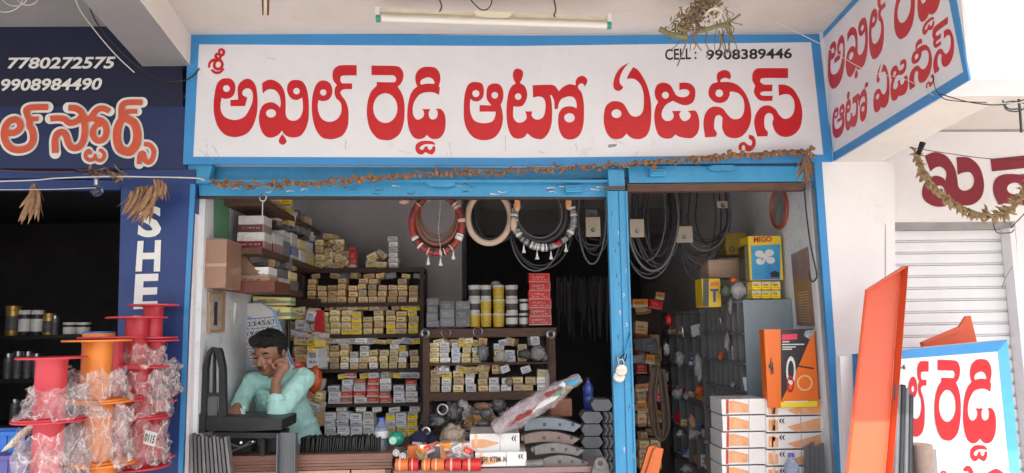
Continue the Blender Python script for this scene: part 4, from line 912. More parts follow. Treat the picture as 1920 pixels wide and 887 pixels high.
for i in range(5):
    y1 = 887+16-i*31.3; y0 = y1-30.5
    brand_carton(1354+R(-1,2), 1436, y0, y1, 4.16, .22, f"white carton with orange print, {['bottom','second','third','fourth','top'][i]} of the left stack below the grey cabinet", gw, 0)
    brand_carton(1438, 1540+R(-2,2)+(5-i)*1.2, y0+1.5, y1+1.5, 4.14, .2, f"white carton with orange corner, {['bottom','second','third','fourth','top'][i]} of the right stack under the tool kit box", gw, 1, None)
# ================================================================== shutter frame: lintels and post
lt = thing('shutter_lintel', 'bright blue steel shutter lintel across the shop opening', 'lintel', fpt(760,367)+V(0,.05,0))
g = MB(); g.prism([fpt(366,309,-.10), fpt(1556,298,-.10), fpt(1553,314,-.10), fpt(1150,333,-.10), fpt(960,340,-.10), fpt(366,340,-.10)], V(0,.06,0)); g.build('upper_rail', M_['shutter_blue'], lt)
g = MB(); g.prism([fpt(372,338,-.05), fpt(1140,338,-.05), fpt(1140,369,-.05), fpt(374,367,-.05)], V(0,.05,0)); g.build('lower_rail', M_['shutter_blue'], lt)
g = MB(); g.prism([fpt(372,337,.0), fpt(1140,337,.0), fpt(1140,342,.0), fpt(372,342,.0)], V(0,.02,0)); g.build('rail_lip', M_['shutter_blue'], lt)
g = MB(); g.prism([fpt(1178,311,-.04), fpt(1532,312,-.04), fpt(1530,340,-.04), fpt(1180,343,-.04)], V(0,.05,0)); g.build('short_rail', M_['shutter_blue'], lt)
g = MB(); g.prism([fpt(345,309,-.015), fpt(398,309,-.015), fpt(390,344,-.015), fpt(358,344,-.015)], V(0,.05,0)); g.build('end_plate', M_['shutter_blue'], lt)
for (x, y) in ((826,347),(1352,317)):
    c = fpt(x, y, -.02); k = YF/F
    g = MB(); g.prism([fpt(x-28,y-2,-.03),fpt(x-18,y-6,-.03),fpt(x+20,y-6,-.03),fpt(x+30,y,-.03),fpt(x+18,y+5,-.03),fpt(x-18,y+4,-.03)], V(0,-.022,0)); g.build('handle', M_['shutter_blue'], lt)
for (x, y) in ((1076,353),(1234,323)):
    g = MB(); g.bbox(tuple(fpt(x-14,y+7,-.05)), tuple(fpt(x+14,y-7,-.02)), .003); 
    a, b = fpt(x-15,y+7,-.0), fpt(x+15,y-7,-.0)
    g = MB(); g.bbox((a.x,YF+.01,a.z),(b.x,YF+.045,b.z), .004); g.tube([V(a.x+.01,YF+.005,(a.z+b.z)/2),V(b.x-.01,YF+.005,(a.z+b.z)/2)], .007, 8); g.build('bolt_latch', M_['shutter_blue'], lt)
g = MB(); g.prism([fpt(1176,345,-.04), fpt(1512,342,-.04), fpt(1512,356,-.04), fpt(1176,359,-.04)], V(0,.06,0)); tag(g.build('wooden_lintel', M_['wood_brown']), 'brown wooden strip under the right part of the blue lintel', 'lintel')
g = MB(); g.prism([fpt(372,368,-.06), fpt(1140,370,-.06), fpt(1140,374,-.06), fpt(372,372,-.06)], V(0,.03,0)); tag(g.build('rusty_strip', M_['wood_dark']), 'thin dark rusty strip under the long blue lintel', 'strip')
po_ = thing('shutter_post', 'bright blue grooved steel post dividing the shop opening', 'post', fpt(1170,1150)); po_.location.z = zfl
def strip(xa, xb, xc, xd, d, dd, nm, m=M_['shutter_blue']):
    g = MB(); g.prism([fpt(xa,358,d), fpt(xb,358,d), fpt(xc,1150,d), fpt(xd,1150,d)], V(0,dd,0)); return g.build(nm, m, po_)
strip(1139,1158,1182,1163,.02,.05,'left_channel'); strip(1160.5,1176,1202,1185,.02,.05,'right_channel'); strip(1157,1162,1186,1181,.012,.03,'groove')
strip(1139,1142,1166,1163,.03,.02,'edge_lip'); strip(1173,1176,1202,1199,.03,.02,'edge_lip')
g = MB(); g.prism([fpt(1140,318,.02), fpt(1170,318,.02), fpt(1172,356,.02), fpt(1142,356,.02)], V(0,.05,0)); g.build('post_head', M_['shutter_blue'], po_)
g = MB(); g.prism([fpt(1134,350,.03), fpt(1172,349,.03), fpt(1172,354,.03), fpt(1134,355,.03)], V(0,.012,0)); g.build('bracket', M_['rust'], po_)
g = MB(); g.tube([fpt(1183,630,.045), fpt(1170,672,.05)], .006, 6); g.build('hasp', M_['shutter_blue'], po_)
pl = thing('padlock', 'round steel padlocks hanging from the hasp on the blue post', 'padlock', fpt(1163,715,.06))
for i, (x, y) in enumerate(((1161,706),(1165,694))):
    g = MB(); c = fpt(x, y, .055+.02*i); Mx = Matrix.Rotation(math.pi/2, 3, 'X'); g.lathe([(.001,-.008),(.026,-.008),(.031,-.004),(.031,.004),(.026,.008),(.001,.008)], c, 24, M=Mx, cap=False); g.build('lock_body', mat('lock_steel%d' % i, ((.62,.60,.56),(.66,.55,.48))[i], .3, metal=.9), pl)
    s_ = MB(); s_.tube([c+V(-.014,0,.024), c+V(-.014,0,.045), c+V(-.006,0,.056), c+V(.006,0,.056), c+V(.014,0,.045), c+V(.014,0,.024)], .0035, 8); s_.build('shackle', M_['steel'], pl)
g = MB(); g.tube(cr([fpt(1158,680,.05),fpt(1166,668,.05),fpt(1174,664,.05),fpt(1172,676,.05),fpt(1164,684,.05),fpt(1158,680,.05)],4), .004, 6); g.build('chain_link', M_['metal_dark'], pl)

# ================================================================== ceiling fittings
tl = thing('tube_light', 'white fluorescent tube on a cream batten hanging under the ceiling', 'light', atz(930,30,zc-.03))
ya_ = 3.5
def tb(x, y, d=0): return at(x, y, ya_-d)
g = MB(); g.prism([tb(706,15), tb(1140,31), tb(1140,38), tb(706,22)], V(0,.04,0)); g.build('batten', M_['fixture_cream'], tl)
g = MB(); g.prism([tb(712,22,-.03), tb(1136,38,-.03), tb(1136,44,-.03), tb(712,30,-.03)], V(0,.02,0)); g.build('reflector', M_['plaster_cream'], tl)
g = MB(); g.tube([tb(716,35,.02), tb(1138,48,.02)], .0155, 14); g.build('tube', M_['tube_glass'], tl)
for (x, y) in ((709,35),(1142,48)):
    g = MB(); g.tube([tb(x-4,y,.02), tb(x+4,y,.02)], .018, 12); g.build('end_cap', M_['cap_green'], tl)
    g = MB(); g.prism([tb(x-4,y-19,.0), tb(x+4,y-19,.0), tb(x+4,y-3,.0), tb(x-4,y-3,.0)], V(0,-.02,0)); g.build('lamp_holder', M_['can_white'], tl)
g = MB(); c = tb(924,33,.02); g.prism([tb(886,25,.01), tb(962,28,.01), tb(953,36,.01), tb(940,38,.01), tb(905,36,.01), tb(893,32,.01)], V(0,-.03,0)); g.build('starter_cover', M_['fixture_cream'], tl)
for pts in ([(823,-4),(828,12),(824,22)], [(1038,-4),(1042,18),(1039,28),(1041,32)]):
    g = MB(); g.tube(cr([tb(x,y) for x,y in pts],5), .004, 6); g.build('hanger_wire', M_['rust'], tl)
g = MB(); g.tube(cr([tb(880,-4),tb(890,8),tb(902,18),tb(912,18),tb(920,10),tb(923,-4)],5), .003, 6); g.build('feed_wire', M_['wire_black'], tl)
hk = thing('ceiling_hook', 'old fan hook with cut wires in the ceiling, upper left', 'hook', atz(498,25,zc))
for dx in (-8,0,8):
    g = MB(); g.tube([at(498+dx*.7,-14,3.45), at(498+dx*.5,28,3.45)], .006 if dx else .01, 8); g.build('rod', M_['rust'] if dx else M_['fixture_cream'], hk)
# tufts of dried plant hanging from the ceiling
dp = thing('dried_plant', 'dried plant bundle with loose roots hanging in front of the sign', 'plant', at(1320,5,3.5))
rnd = random.Random(3)
def lf(mb, p, d, L, w_, up=V(0,-1,0), curl=.2):
    d = d.normalized(); s_ = d.cross(up); s_ = s_.normalized() if s_.length > 1e-4 else V(1,0,0); nrm = s_.cross(d)
    q = [p, p+d*L*.35+s_*w_*.5+nrm*curl*L*.1, p+d*L*.75+s_*w_*.4+nrm*curl*L*.25, p+d*L, p+d*L*.7-s_*w_*.4+nrm*curl*L*.2, p+d*L*.35-s_*w_*.5]
    m_ = p+d*L*.5+nrm*(w_*.35)
    mb.add(q+[m_], [(i, (i+1)%6, 6) for i in range(6)])
leaves = MB(); 
for i in range(420):
    t_ = rnd.random(); x = 1335-60*t_+rnd.gauss(0,10+5*t_); y = -6+66*t_+rnd.gauss(0,7)
    p = at(x, y, 3.5+rnd.uniform(-.05,.05)); d = V(rnd.gauss(0,1), rnd.gauss(0,.7), rnd.gauss(-.3,.8)); lf(leaves, p, d, rnd.uniform(.015,.04), rnd.uniform(.006,.014))
tag(leaves.build('dry_leaves', M_['twig'], dp, auto=False), kind='stuff')
r2 = MB()
for i in range(34):
    x = rnd.uniform(1268,1372); y = rnd.uniform(8,64); pts = [at(x, y, 3.5+rnd.uniform(-.03,.03))]
    dx = rnd.gauss((x-1320)*.25, 9); L_ = rnd.uniform(18,62)
    for j in range(1,5): pts.append(at(x+dx*j/4+rnd.gauss(0,3), y+L_*j/4*(1 if i%4 else .2), 3.5+rnd.uniform(-.02,.02)))
    r2.tube(cr(pts,3), rnd.uniform(.0012,.0032), 5)
tag(r2.build('roots', M_['twig'], dp), kind='stuff')
for pts, r_ in (([(1370,50),(1350,48),(1330,54),(1310,58)],.011), ([(1388,27),(1372,38),(1352,46),(1336,54)],.006), ([(1236,54),(1252,62),(1270,68),(1288,70)],.014), ([(1268,50),(1276,55),(1290,60)],.010), ([(1362,46),(1366,64),(1375,76)],.005), ([(1348,58),(1352,80),(1348,94)],.005), ([(1290,70),(1280,98),(1270,124)],.0035)):
    g = MB(); k = len(pts); g.tube(cr([at(x,y,3.47) for x,y in pts],5), r_, 7); g.build('stem', M_['twig_green'], dp)
g = MB(); g.tube(cr([at(1322,30,3.44),at(1330,20,3.44),at(1342,16,3.44),at(1352,22,3.44),at(1348,34,3.44),at(1338,38,3.44)],5), .007, 7); g.build('pale_root', M_['fixture_cream'], dp)
# ================================================================== wires
def wire(pts, r, m, label, name='wire', cat='wire'):
    g = MB(); g.tube(cr([at(x,y,Y) for x,y,Y in pts],7), r, 6); o = g.build(name, M_[m]); return tag(o, label, cat)
wire([(1376,10,3.6),(1440,35,3.55),(1541,84,3.4),(1620,130,3.2),(1700,150,3.0),(1765,184,2.85),(1870,194,2.6),(1960,188,2.4)], .0016, 'wire_white', 'pale wire running from the dried plant across the slanting side sign')
wire([(1752,-8,3.0),(1757,60,2.95),(1750,120,2.9),(1752,160,2.85),(1768,184,2.8),(1800,190,2.75),(1850,192,2.6)], .0016, 'wire_black', 'dark wire drooping down over the right end of the side sign')
wire([(1762,176,2.8),(1820,192,2.7),(1880,196,2.6),(1960,176,2.4)], .0022, 'wire_black', 'dark twisted wire leaving the picture right of the side sign')
wire([(1880,188,2.6),(1888,206,2.6),(1912,208,2.6),(1925,196,2.6),(1900,190,2.6),(1884,194,2.6),(1892,204,2.6),(1915,204,2.6)], .003, 'wire_black', 'coil of dark wire at the right edge under the porch fascia')
wire([(1910,186,2.6),(1913,215,2.6),(1915,248,2.6)], .005, 'wire_black', 'thick taped cable end dangling at the right edge')
wire([(139,-8,3.5),(152,22,3.6),(185,66,3.75),(220,106,3.85),(252,136,3.9)], .0032, 'wire_white', 'pale wire slanting down over the neighbour phone number')
wire([(160,-8,3.5),(180,40,3.6),(215,85,3.7),(262,128,3.8),(300,150,3.9),(340,152,3.95),(362,142,3.98),(374,128,3.98)], .0038, 'wire_black', 'dark cable looping from the beam to the corner of the main sign')
for i, (cx_, cy_, r_) in enumerate(((10,-8,34),(28,-12,26),(52,-10,22))):
    pts = [(cx_+r_*math.cos(a*.5), cy_+r_*.9*math.sin(a*.5), 3.6) for a in range(0, 13)]
    wire(pts, .0025, 'wire_white', f"loop of pale wire under the left porch ceiling, {['lowest','middle','rightmost'][i]} one", 'wire_loop')
wire([(-40,341,3.85),(60,338,3.85),(110,334,3.85),(200,331,3.86),(290,332,3.87),(366,334,3.9),(384,338,3.9)], .0038, 'wire_white', 'pale cord carrying dried leaves across the navy pillar')
wire([(-40,318,3.84),(70,322,3.84),(140,322,3.84)], .003, 'rust', 'brown string above the pale cord at the far left')
wire([(-30,356,3.8),(100,355,3.8),(180,352,3.8)], .002, 'wire_white', 'thin pale string below the cord at the far left')
wire([(1704,276,3.85),(1780,288,3.9),(1860,298,3.9),(1960,300,3.9)], .002, 'wire_black', 'thin wire across the maroon letters on the neighbour wall')
wire([(1895,428,4.0),(1912,410,3.98),(1925,396,3.96)], .003, 'wire_black', 'short dark wire rising from the right end of the shutter hood')
wire([(1862,418,4.05),(1866,432,4.05),(1874,437,4.05),(1895,436,4.05),(1902,430,4.05)], .003, 'wire_black', 'dark wire loop hanging on the shutter hood')
wire([(1898,500,4.05),(1886,520,4.05),(1878,540,4.05)], .0012, 'wire_black', 'fine hair wire on the shutter slats')
g = MB(); g.tube([at(1722,289,3.9), at(1730,268,3.9)], [.012,.017], 8); tag(g.build('bracket_stub', M_['metal_dark']), 'dark stub at the left end of the hanging garland on the right', 'bracket')
# ================================================================== marigold garland along the sign
gp = [(398,340),(450,344),(540,343),(640,337),(760,326),(880,320),(980,319),(1080,312),(1180,305),(1280,297),(1380,289),(1470,284),(1528,281)]
ga = thing('marigold_garland', 'long dried marigold garland strung below the main sign', 'garland', fpt(960,325,.1))
gpts = cr([V(x,y) for x,y in gp], 12)
g = MB(); g.tube([fpt(p.x,p.y,.06) for p in gpts], .003, 5); g.build('string', M_['twig'], ga)
tot = len(gpts)-1; nfl = 270; fl_me = []
rnd = random.Random(5)
for v_ in range(5):
    bm = bmesh.new(); bmesh.ops.create_icosphere(bm, subdivisions=1, radius=.012)
    for v in bm.verts: v.co *= rnd.uniform(.55,1.35)
    me = bpy.data.meshes.new('flower'); bm.to_mesh(me); bm.free(); me.materials.append((M_['marigold'], M_['marigold'], M_['dry_leaf_dark'], mat('marigold_orange', (.42,.19,.06), .9, noise=.5, nscale=60), M_['twig'])[v_]); fl_me.append(me)
for i in range(nfl):
    t_ = (i+rnd.random()*.8)/nfl; j = t_*tot; a = int(j); p = gpts[a].lerp(gpts[min(tot,a+1)], j-a)
    o = bpy.data.objects.new('flower', fl_me[rnd.choice((0,0,1,2,3,4,2))]); COL.objects.link(o); o.parent = ga
    o.location = fpt(p.x+rnd.uniform(-1,1), p.y+rnd.gauss(3,3.2), .06+rnd.uniform(-.012,.012))-ga.location
    sc_ = rnd.uniform(.68,1.25)*(1.15 if 500 < p.x < 900 or p.x > 1200 else .95); o.scale = (sc_*rnd.uniform(.8,1.2), sc_, sc_*rnd.uniform(.8,1.4)); o.rotation_euler = (rnd.random()*3, rnd.random()*3, rnd.random()*3)
def leaf_bundle(name, label, pts, n, m, L_, Y, cat='dried leaves', spread=.5, w_=.02, down=(0,0,-1), seed=1, sub=None):
    rr = random.Random(seed); t = thing(name, label, cat, at(pts[0][0], pts[0][1], Y))
    P_ = cr([V(x,y) for x,y in pts], 6) if len(pts) > 2 else [V(*p) for p in pts]
    for i in range(n):
        q = P_[int(rr.random()*(len(P_)-1))]; g = MB()
        p = at(q.x+rr.uniform(-3,3), q.y+rr.uniform(-3,3), Y+rr.uniform(-.02,.02)); d = V(*down)+V(rr.gauss(0,spread), rr.gauss(0,spread*.6), rr.gauss(0,spread*.4))
        L = L_*rr.uniform(.6,1.1); d.normalize(); sd_ = d.cross(V(0,1,0)).normalized()
        k = 5; ptsx = [p+d*L*j/k+sd_*math.sin(j*.9)*L*.05 for j in range(k+1)]
        g.tube(ptsx, [w_*.15, w_*.34, w_*.42, w_*.40, w_*.28, w_*.05], 6, flat=.35)
        g.build('leaf', m if rr.random() < .7 else M_['dry_leaf_dark'], t)
    return t
leaf_bundle('leaf_bundle', 'cone of dried leaves hanging in the dark neighbour opening', [(64,346),(60,352),(68,358)], 34, M_['dry_leaf'], .17, 3.84, spread=.23, w_=.026, seed=2)
leaf_bundle('leaf_bundle', 'large fan of dried mango leaves over the letter S', [(246,362),(258,352),(270,350),(282,350),(292,352),(288,366),(262,372)], 64, M_['dry_leaf'], .15, 3.85, spread=.24, w_=.022, down=(-.35,0,-1), seed=3)
leaf_bundle('leaf_bundle', 'small tuft of dried leaves right of the big leaf fan', [(286,336),(298,338),(308,344)], 22, M_['dry_leaf'], .10, 3.85, spread=.22, w_=.018, seed=4)
leaf_bundle('leaf_bundle', 'crumpled dry leaves at the corner above the glass globe', [(160,320),(175,323),(195,321),(225,322),(225,332)], 34, M_['dry_leaf'], .06, 3.88, spread=.9, w_=.022, down=(.4,0,-.3), seed=5)
leaf_bundle('leaf_bundle', 'tassel of brown leaves hanging at the right end of the garland', [(1512,290),(1508,300),(1512,312)], 34, M_['dry_leaf_dark'], .12, 3.9, spread=.24, w_=.015, seed=6)
# glass globe lamp
gg = thing('glass_lamp', 'clear glass globe lamp on a wire at the neighbour lintel', 'lamp', at(181,345,3.9))
g = MB(); bm = bmesh.new(); bmesh.ops.create_uvsphere(bm, u_segments=16, v_segments=10, radius=.033); g.add([v.co+at(181,357,3.9) for v in bm.verts], [[v.index for v in f.verts] for f in bm.faces], 0, True); bm.free()
g.build('globe', mat('globe_glass', (.9,.92,.94), .03, trans=1, alpha=.45), gg)
g = MB(); g.tube([at(181,335,3.9), at(181,348,3.9)], .012, 8); g.build('socket', M_['steel'], gg)
# garland right of the picture
gq = [(1718,284),(1732,320),(1752,350),(1785,378),(1830,400),(1870,404),(1900,388),(1925,350),(1945,300)]
gb = thing('leaf_garland', 'thick dried leaf garland sagging across the maroon letters', 'garland', at(1722,285,3.93))
P_ = cr([V(x,y) for x,y in gq], 14); g = MB(); g.tube([at(p.x,p.y,3.93) for p in P_], .011, 7); g.build('rope', M_['twig_green'], gb)
lm = bpy.data.meshes.new('leaf'); mm_ = MB(); mm_.tube([V(0,0,0),V(.008,.002,-.012),V(.02,0,-.022),V(.034,0,-.026)], [.004,.010,.008,.001], 6, flat=.5); o_ = mm_.build('leaf', mat('leaf_straw', (.42,.30,.16), .85, noise=.4, nscale=40), gb); o_.location = V(0,0,0)
lme = o_.data; 
for i in range(len(P_)*2-2):
    p = P_[i//2]; o = o_ if i == 0 else o_.copy()
    if i: COL.objects.link(o); o.parent = gb
    # mesh of the first leaf was written relative to the root; move all to origin once
    if i == 0: 
        for v in lme.vertices: v.co += gb.location
    o.location = at(p.x+R(-3,3), p.y+R(-5,4), 3.92+R(-.012,.005))-gb.location; s_ = R(.8,1.3); o.scale = (s_,)*3; o.rotation_euler = (R(-.5,.5), R(-1.2,1.2)+(.8 if i%2 else 2.6), R(-.6,.6))

# ================================================================== hanging rings, belts and hoses under the lintel
YH = 4.45
dm('rubber', (.035,.033,.036), .5, noise=.2, nscale=20); dm('rubber_grey', (.10,.10,.105), .4, noise=.2); dm('cover_red', (.42,.035,.03), .5, noise=.5, nscale=25, col2=(.12,.03,.03), bump=.3); dm('cover_brown', (.26,.09,.05), .45, noise=.3, nscale=15); dm('cover_beige', (.60,.44,.34), .6, noise=.12, bump=.1); dm('cover_silver', (.5,.49,.48), .35, noise=.75, nscale=45, col2=(.04,.04,.04), bump=.3)
def oring(name, cx_, cy_, rx, ry, th, Y, m, label=None, parent=None, a0=0, a1=360, cat='steering cover', n=48, flat=1):
    k = Y/F; g = MB(); pts = [at(cx_+rx*math.cos(math.radians(a)), cy_-ry*math.sin(math.radians(a)), Y) for a in [a0+(a1-a0)*i/n for i in range(n+1)]]
    g.tube(pts, th*k, 9, cap=(a1-a0) < 360, flat=flat)
    o = g.build(name, m, parent)
    return tag(o, label, cat) if label else o
def tassel(px, py, Y, parent, m):
    k = Y/F; c = at(px, py, Y); g = MB(); g.lathe([(.0015,0),(.003,-.012),(.0055,-.016),(.004,-.022),(.011,-.045),(.012,-.052)], c, 8); g.build('tassel', m, parent)
t = thing('steering_covers', 'pair of red and brown steering covers with tassels under the lintel', 'steering cover', at(820,372,YH))
oring('inner_ring', 820, 408, 40, 50, 5, YH, M_['cover_brown'], parent=t); oring('outer_ring', 819, 420, 47, 54, 6.5, YH-.03, M_['cover_red'], parent=t)
oring('dark_ring', 822, 414, 45, 49, 3.5, YH+.04, M_['rubber'], parent=t); oring('back_ring', 822, 402, 34, 42, 3, YH+.07, mat('copper', (.35,.16,.10), .4, metal=.3), parent=t)
for (x, y) in ((803,480),(826,482),(850,470)): tassel(x, y, YH-.03, t, M_['can_white'])
g = MB(); g.tube([at(826,376,YH-.05), at(822,430,YH-.05), at(827,478,YH-.05)], .0015, 4); g.build('string', M_['wire_white'], t)
oring('steering_cover', 917, 408, 40, 48, 6, YH, M_['cover_beige'], 'plain beige steering cover hanging under the blue lintel')
t = thing('steering_cover', 'black coil of rings behind the beige steering cover', 'steering cover', at(917,372,YH+.1))
for i, (dx, r_) in enumerate(((0,36),(6,33),(14,37))): oring('ring', 918+dx, 402+i*3, r_, 46, 2.4, YH+.08+i*.03, M_['rubber'], parent=t)
t = thing('steering_cover', 'black and silver decorated steering cover with white tassels', 'steering cover', at(1018,372,YH))
oring('outer_ring', 1020, 410, 56, 54, 6, YH-.03, M_['cover_silver'], parent=t, a0=150, a1=385); oring('black_ring', 1015, 402, 47, 52, 6, YH, M_['rubber'], parent=t); oring('inner_ring', 1012, 400, 42, 46, 2, YH-.01, M_['rubber_grey'], parent=t)
for (x, y) in ((982,458),(1007,470),(1033,470),(1061,456)): tassel(x, y, YH-.05, t, M_['can_white'])
lump('red_bead', 1047, 456, 12, 8, YH-.05, M_['sign_red'], 'red bead on the silver decorated steering cover', 'bead', 1, sub=2)
for i, (x, y, m) in enumerate(((970,383,'print_orange'),(963,420,'cover_beige'),(1066,380,'print_orange'))): oring('strap_band', x, y, 2, 10, 4, YH-.05, M_[m], parent=t)
hose_groups = [
 ('hose_coil', 'thin grey hoses drooping below the silver steering cover', 1012, 430, [(48,78,-7),(50,68,0),(56,74,4)], 1.6, 190, 350, 4.6),
 ('belt_coil', 'black belts with a card tag hanging left of the blue post', 1110, 400, [(26,95,0),(30,78,6),(38,66,-2),(42,60,4),(20,70,2),(34,50,10)], 1.8, 175, 368, 4.62),
 ('belt_coil', 'large bundle of black drive belts hanging right of the blue post', 1222, 400, [(48,108,2),(52,114,-8),(40,100,8),(34,88,-8),(44,95,14),(28,80,12),(54,122,-4),(24,110,16),(38,70,-2)], 2.2, 170, 370, 4.6),
 ('belt_coil', 'wide tangle of rubber belts hanging above the cabinet', 1320, 400, [(46,70,2),(50,86,-6),(38,48,8),(48,62,-2),(56,76,-8),(42,132,-10),(52,96,-2),(30,60,14),(46,54,4),(36,104,-14)], 2.0, 168, 368, 4.75),
]
rnd = random.Random(11)
for nm_, lab, cx_, cy_, L_, th, a0, a1, Y in hose_groups:
    t = thing(nm_, lab, 'belts', at(cx_, 370, Y))
    for i, (rx, ry, dx) in enumerate(L_):
        Yi = Y+i*.03; pts = []
        for j in range(31):
            a = math.radians(a0+(a1-a0)*j/30); pts.append((cx_+dx+rx*math.cos(a), min(cy_-ry*math.sin(a), 900) if math.sin(a) < 0 else cy_-18*math.sin(a)))
        pts = [(pts[0][0]+4, 352)] + pts + [(pts[-1][0]-4, 352)]
        g = MB(); g.tube(cr([at(x,y,Yi) for x,y in pts],2), th*Y/F*rnd.uniform(.7,1.3), 6); g.build('belt', M_['rubber'] if i%3 else M_['rubber_grey'], t)
dm('tag_card', (.42,.36,.28), .6, noise=.2)
for i, (a, b, c_, d, Y) in enumerate(((1099,1125,407,444,4.58),(1098,1120,393,408,4.6),(1182,1207,411,445,4.57),(1268,1298,424,455,4.7),(1345,1366,377,390,4.75))):
    p0, p1 = at(a, d, Y), at(b, c_, Y); t = thing('card_tag', f"cream card tag with dark mark among the hanging belts, {ORD[i]} from the left", 'tag', p0, 'card tags on the belts')
    g = MB(); g.box((p0.x,Y,p0.z),(p1.x,Y+.006,p1.z)); g.build('card', M_['tag_card'] if i != 1 else M_['label_dark'], t)
    xm, ym = (a+b)/2, c_*.35+d*.65; paint('dark_mark', [ell(xm, ym, 4, 4, 12), ell(xm+1, ym-.6, 2, 2, 10)], lambda x, y, Y=Y: at(x, y, Y-.002), M_['box_black'], t)
g = MB(); g.tube(cr([at(492,362,4.02),at(487,368,4.0),at(489,376,4.0),at(497,376,4.0),at(499,368,4.0),at(494,364,4.0)],5), .0035, 6); g.tube([at(493,376,4.0),at(492,408,4.0)], .0035, 6); tag(g.build('hanging_hook', M_['steel']), 'steel hook and rod hanging from the blue lintel at left', 'hook')
lump('hanging_ball', 758, 378, 22, 12, YH, mat('pinkish', (.6,.38,.3), .7), 'pinkish round thing half hidden under the lintel', 'ornament', 2, sub=2, amp=.05)
# rods hanging in the dark doorway
t = thing('hanging_chains', 'rows of dark chains hanging in the gloomy back doorway', 'chains', at(1090,520,7.0))
dm('chain_dark', (.12,.115,.12), .45, metal=.6, noise=.5, nscale=30)
for i in range(34):
    x = 1044+i*2.95; y1 = R(570,640); d = R(6.7,7.2); g = MB(); g.tube([at(x,522+R(-6,8),d), at(x+R(-1,1),560,d), at(x+R(-1.5,1.5),y1,d)], R(.005,.010), 5); g.build('chain', M_['chain_dark'], t)
# ================================================================== counter and what stands on it
YCn = 4.20
dm('wood_counter', (.30,.15,.11), .45, noise=.35, nscale=6, bump=.1, stretch=(1,5,5)); dm('counter_tan', (.62,.38,.24), .45, noise=.15, nscale=5, stretch=(1,1,4))
zc_t = at(600,852,YCn).z
ct = thing('counter', 'wooden shop counter with brown edge moulding and tan front panels', 'counter', V(at(580,860,YCn).x, YCn+.2, zfl))
xa, xb = at(385,860,YCn).x, at(733,860,YCn).x
g = MB(); g.box((xa,YCn-.01,zc_t-.03),(xb+.01,YCn+.40,zc_t)); g.build('top', M_['wood_counter'], ct)
for i in range(3):
    g = MB(); z1 = zc_t-.031-i*.018; g.bbox((xa,YCn-.006+.006*i,z1-.016),(xb+.006,YCn+.02+.006*i,z1), .003); g.build('moulding', M_['wood_counter'], ct)
zp_ = zc_t-.088
for i, (a, b) in enumerate(((387,520),(522,655),(658,722))):
    g = MB(); g.bbox((at(a,880,YCn).x,YCn+.012,zfl),(at(b,880,YCn).x,YCn+.03,zp_), .003); g.build('front_panel', M_['counter_tan'], ct)
g = MB(); g.box((at(723,880,YCn).x,YCn+.005,zfl),(xb,YCn+.06,zp_)); g.build('corner_post', M_['wood_counter'], ct)
g = MB(); g.box((xb-.012,YCn+.061,zfl),(xb,YCn+.40,zp_)); g.build('end_panel', M_['counter_tan'], ct)
dm('black_rubber', (.018,.018,.019), .45, noise=.3, nscale=30, bump=.2); dm('iron_dark', (.028,.030,.033), .5, metal=.2, noise=.3, nscale=9, bump=.1, bscale=40); dm('iron_grey', (.16,.17,.185), .42, metal=.3, noise=.25, nscale=12, bump=.1, bscale=40, stretch=(1,1,.4)); dm('iron_plate', (.25,.24,.235), .5, metal=.35, noise=.35, nscale=14, dirt=.5, dirtcol=(.22,.12,.07), dscale=10, dthr=.55, bump=.25, bscale=40)
t = thing('rubber_pad_row', 'long row of black rubber pads standing on edge on the counter', 'rubber pads', at(635,853,4.3))
for i in range(37):
    x = 561+i*4.05; top = 826+R(-1.5,1.2)+ (2 if i > 33 else 0); a = at(x, 853.5, 4.26); b = at(x+3.1, top, 4.26)
    Mx = Matrix.Translation(V(a.x,4.26,zc_t+.001)) @ Matrix.Rotation(R(-.02,.16), 4, 'Y') @ Matrix.Rotation(R(-.25,.05), 4, 'Z')
    g = MB(); g.bbox((0,0,0),(b.x-a.x,.13+R(-.02,.02),b.z-a.z), .0022, M=Mx); g.build('pad', M_['black_rubber'], t)
g = MB(); g.box((at(600,828,4.45).x,4.45,at(600,829,4.45).z),(at(672,828,4.45).x,4.58,at(600,825,4.45).z)); tag(g.build('paper_sheet', M_['can_white']), 'white sheet lying behind the row of black pads', 'paper')
# grey steel channel standing up in front of the counter
t = thing('steel_channel', 'upright grey steel channel leaning on the counter front', 'channel', at(540,1130,4.1)); t.location.z = 0
g = MB(); a, b = at(521,900,4.12), at(558,811,4.12)
g.box((a.x,4.12,.0),(b.x,4.126,b.z)); g.build('web', M_['iron_grey'], t)
for x_ in (a.x, b.x-.006):
    g = MB(); g.box((x_,4.08,0),(x_+.006,4.1195,b.z)); g.build('flange', M_['iron_grey'], t)
# ribbed plates at left
t = thing('leaf_plates', 'bundle of grey steel plates leaning beside the left jamb', 'plates', at(395,1150,3.9)); t.location.z = 0
for i in range(10):
    xt = 356+i*7.1; xb_ = 352+i*10.5; yt_ = 814+(i%3)*2+i*.6; d = 3.98-.012*i
    g = MB(); g.prism([at(xt,yt_,d+.02),at(xt+4.6,yt_-.5,d+.02),at(xb_+7+9,1150,d-.05),at(xb_+9,1150,d-.05)], V(0,.05,0)); g.build('plate', M_['iron_grey'] if i%3 else M_['iron_plate'], t)
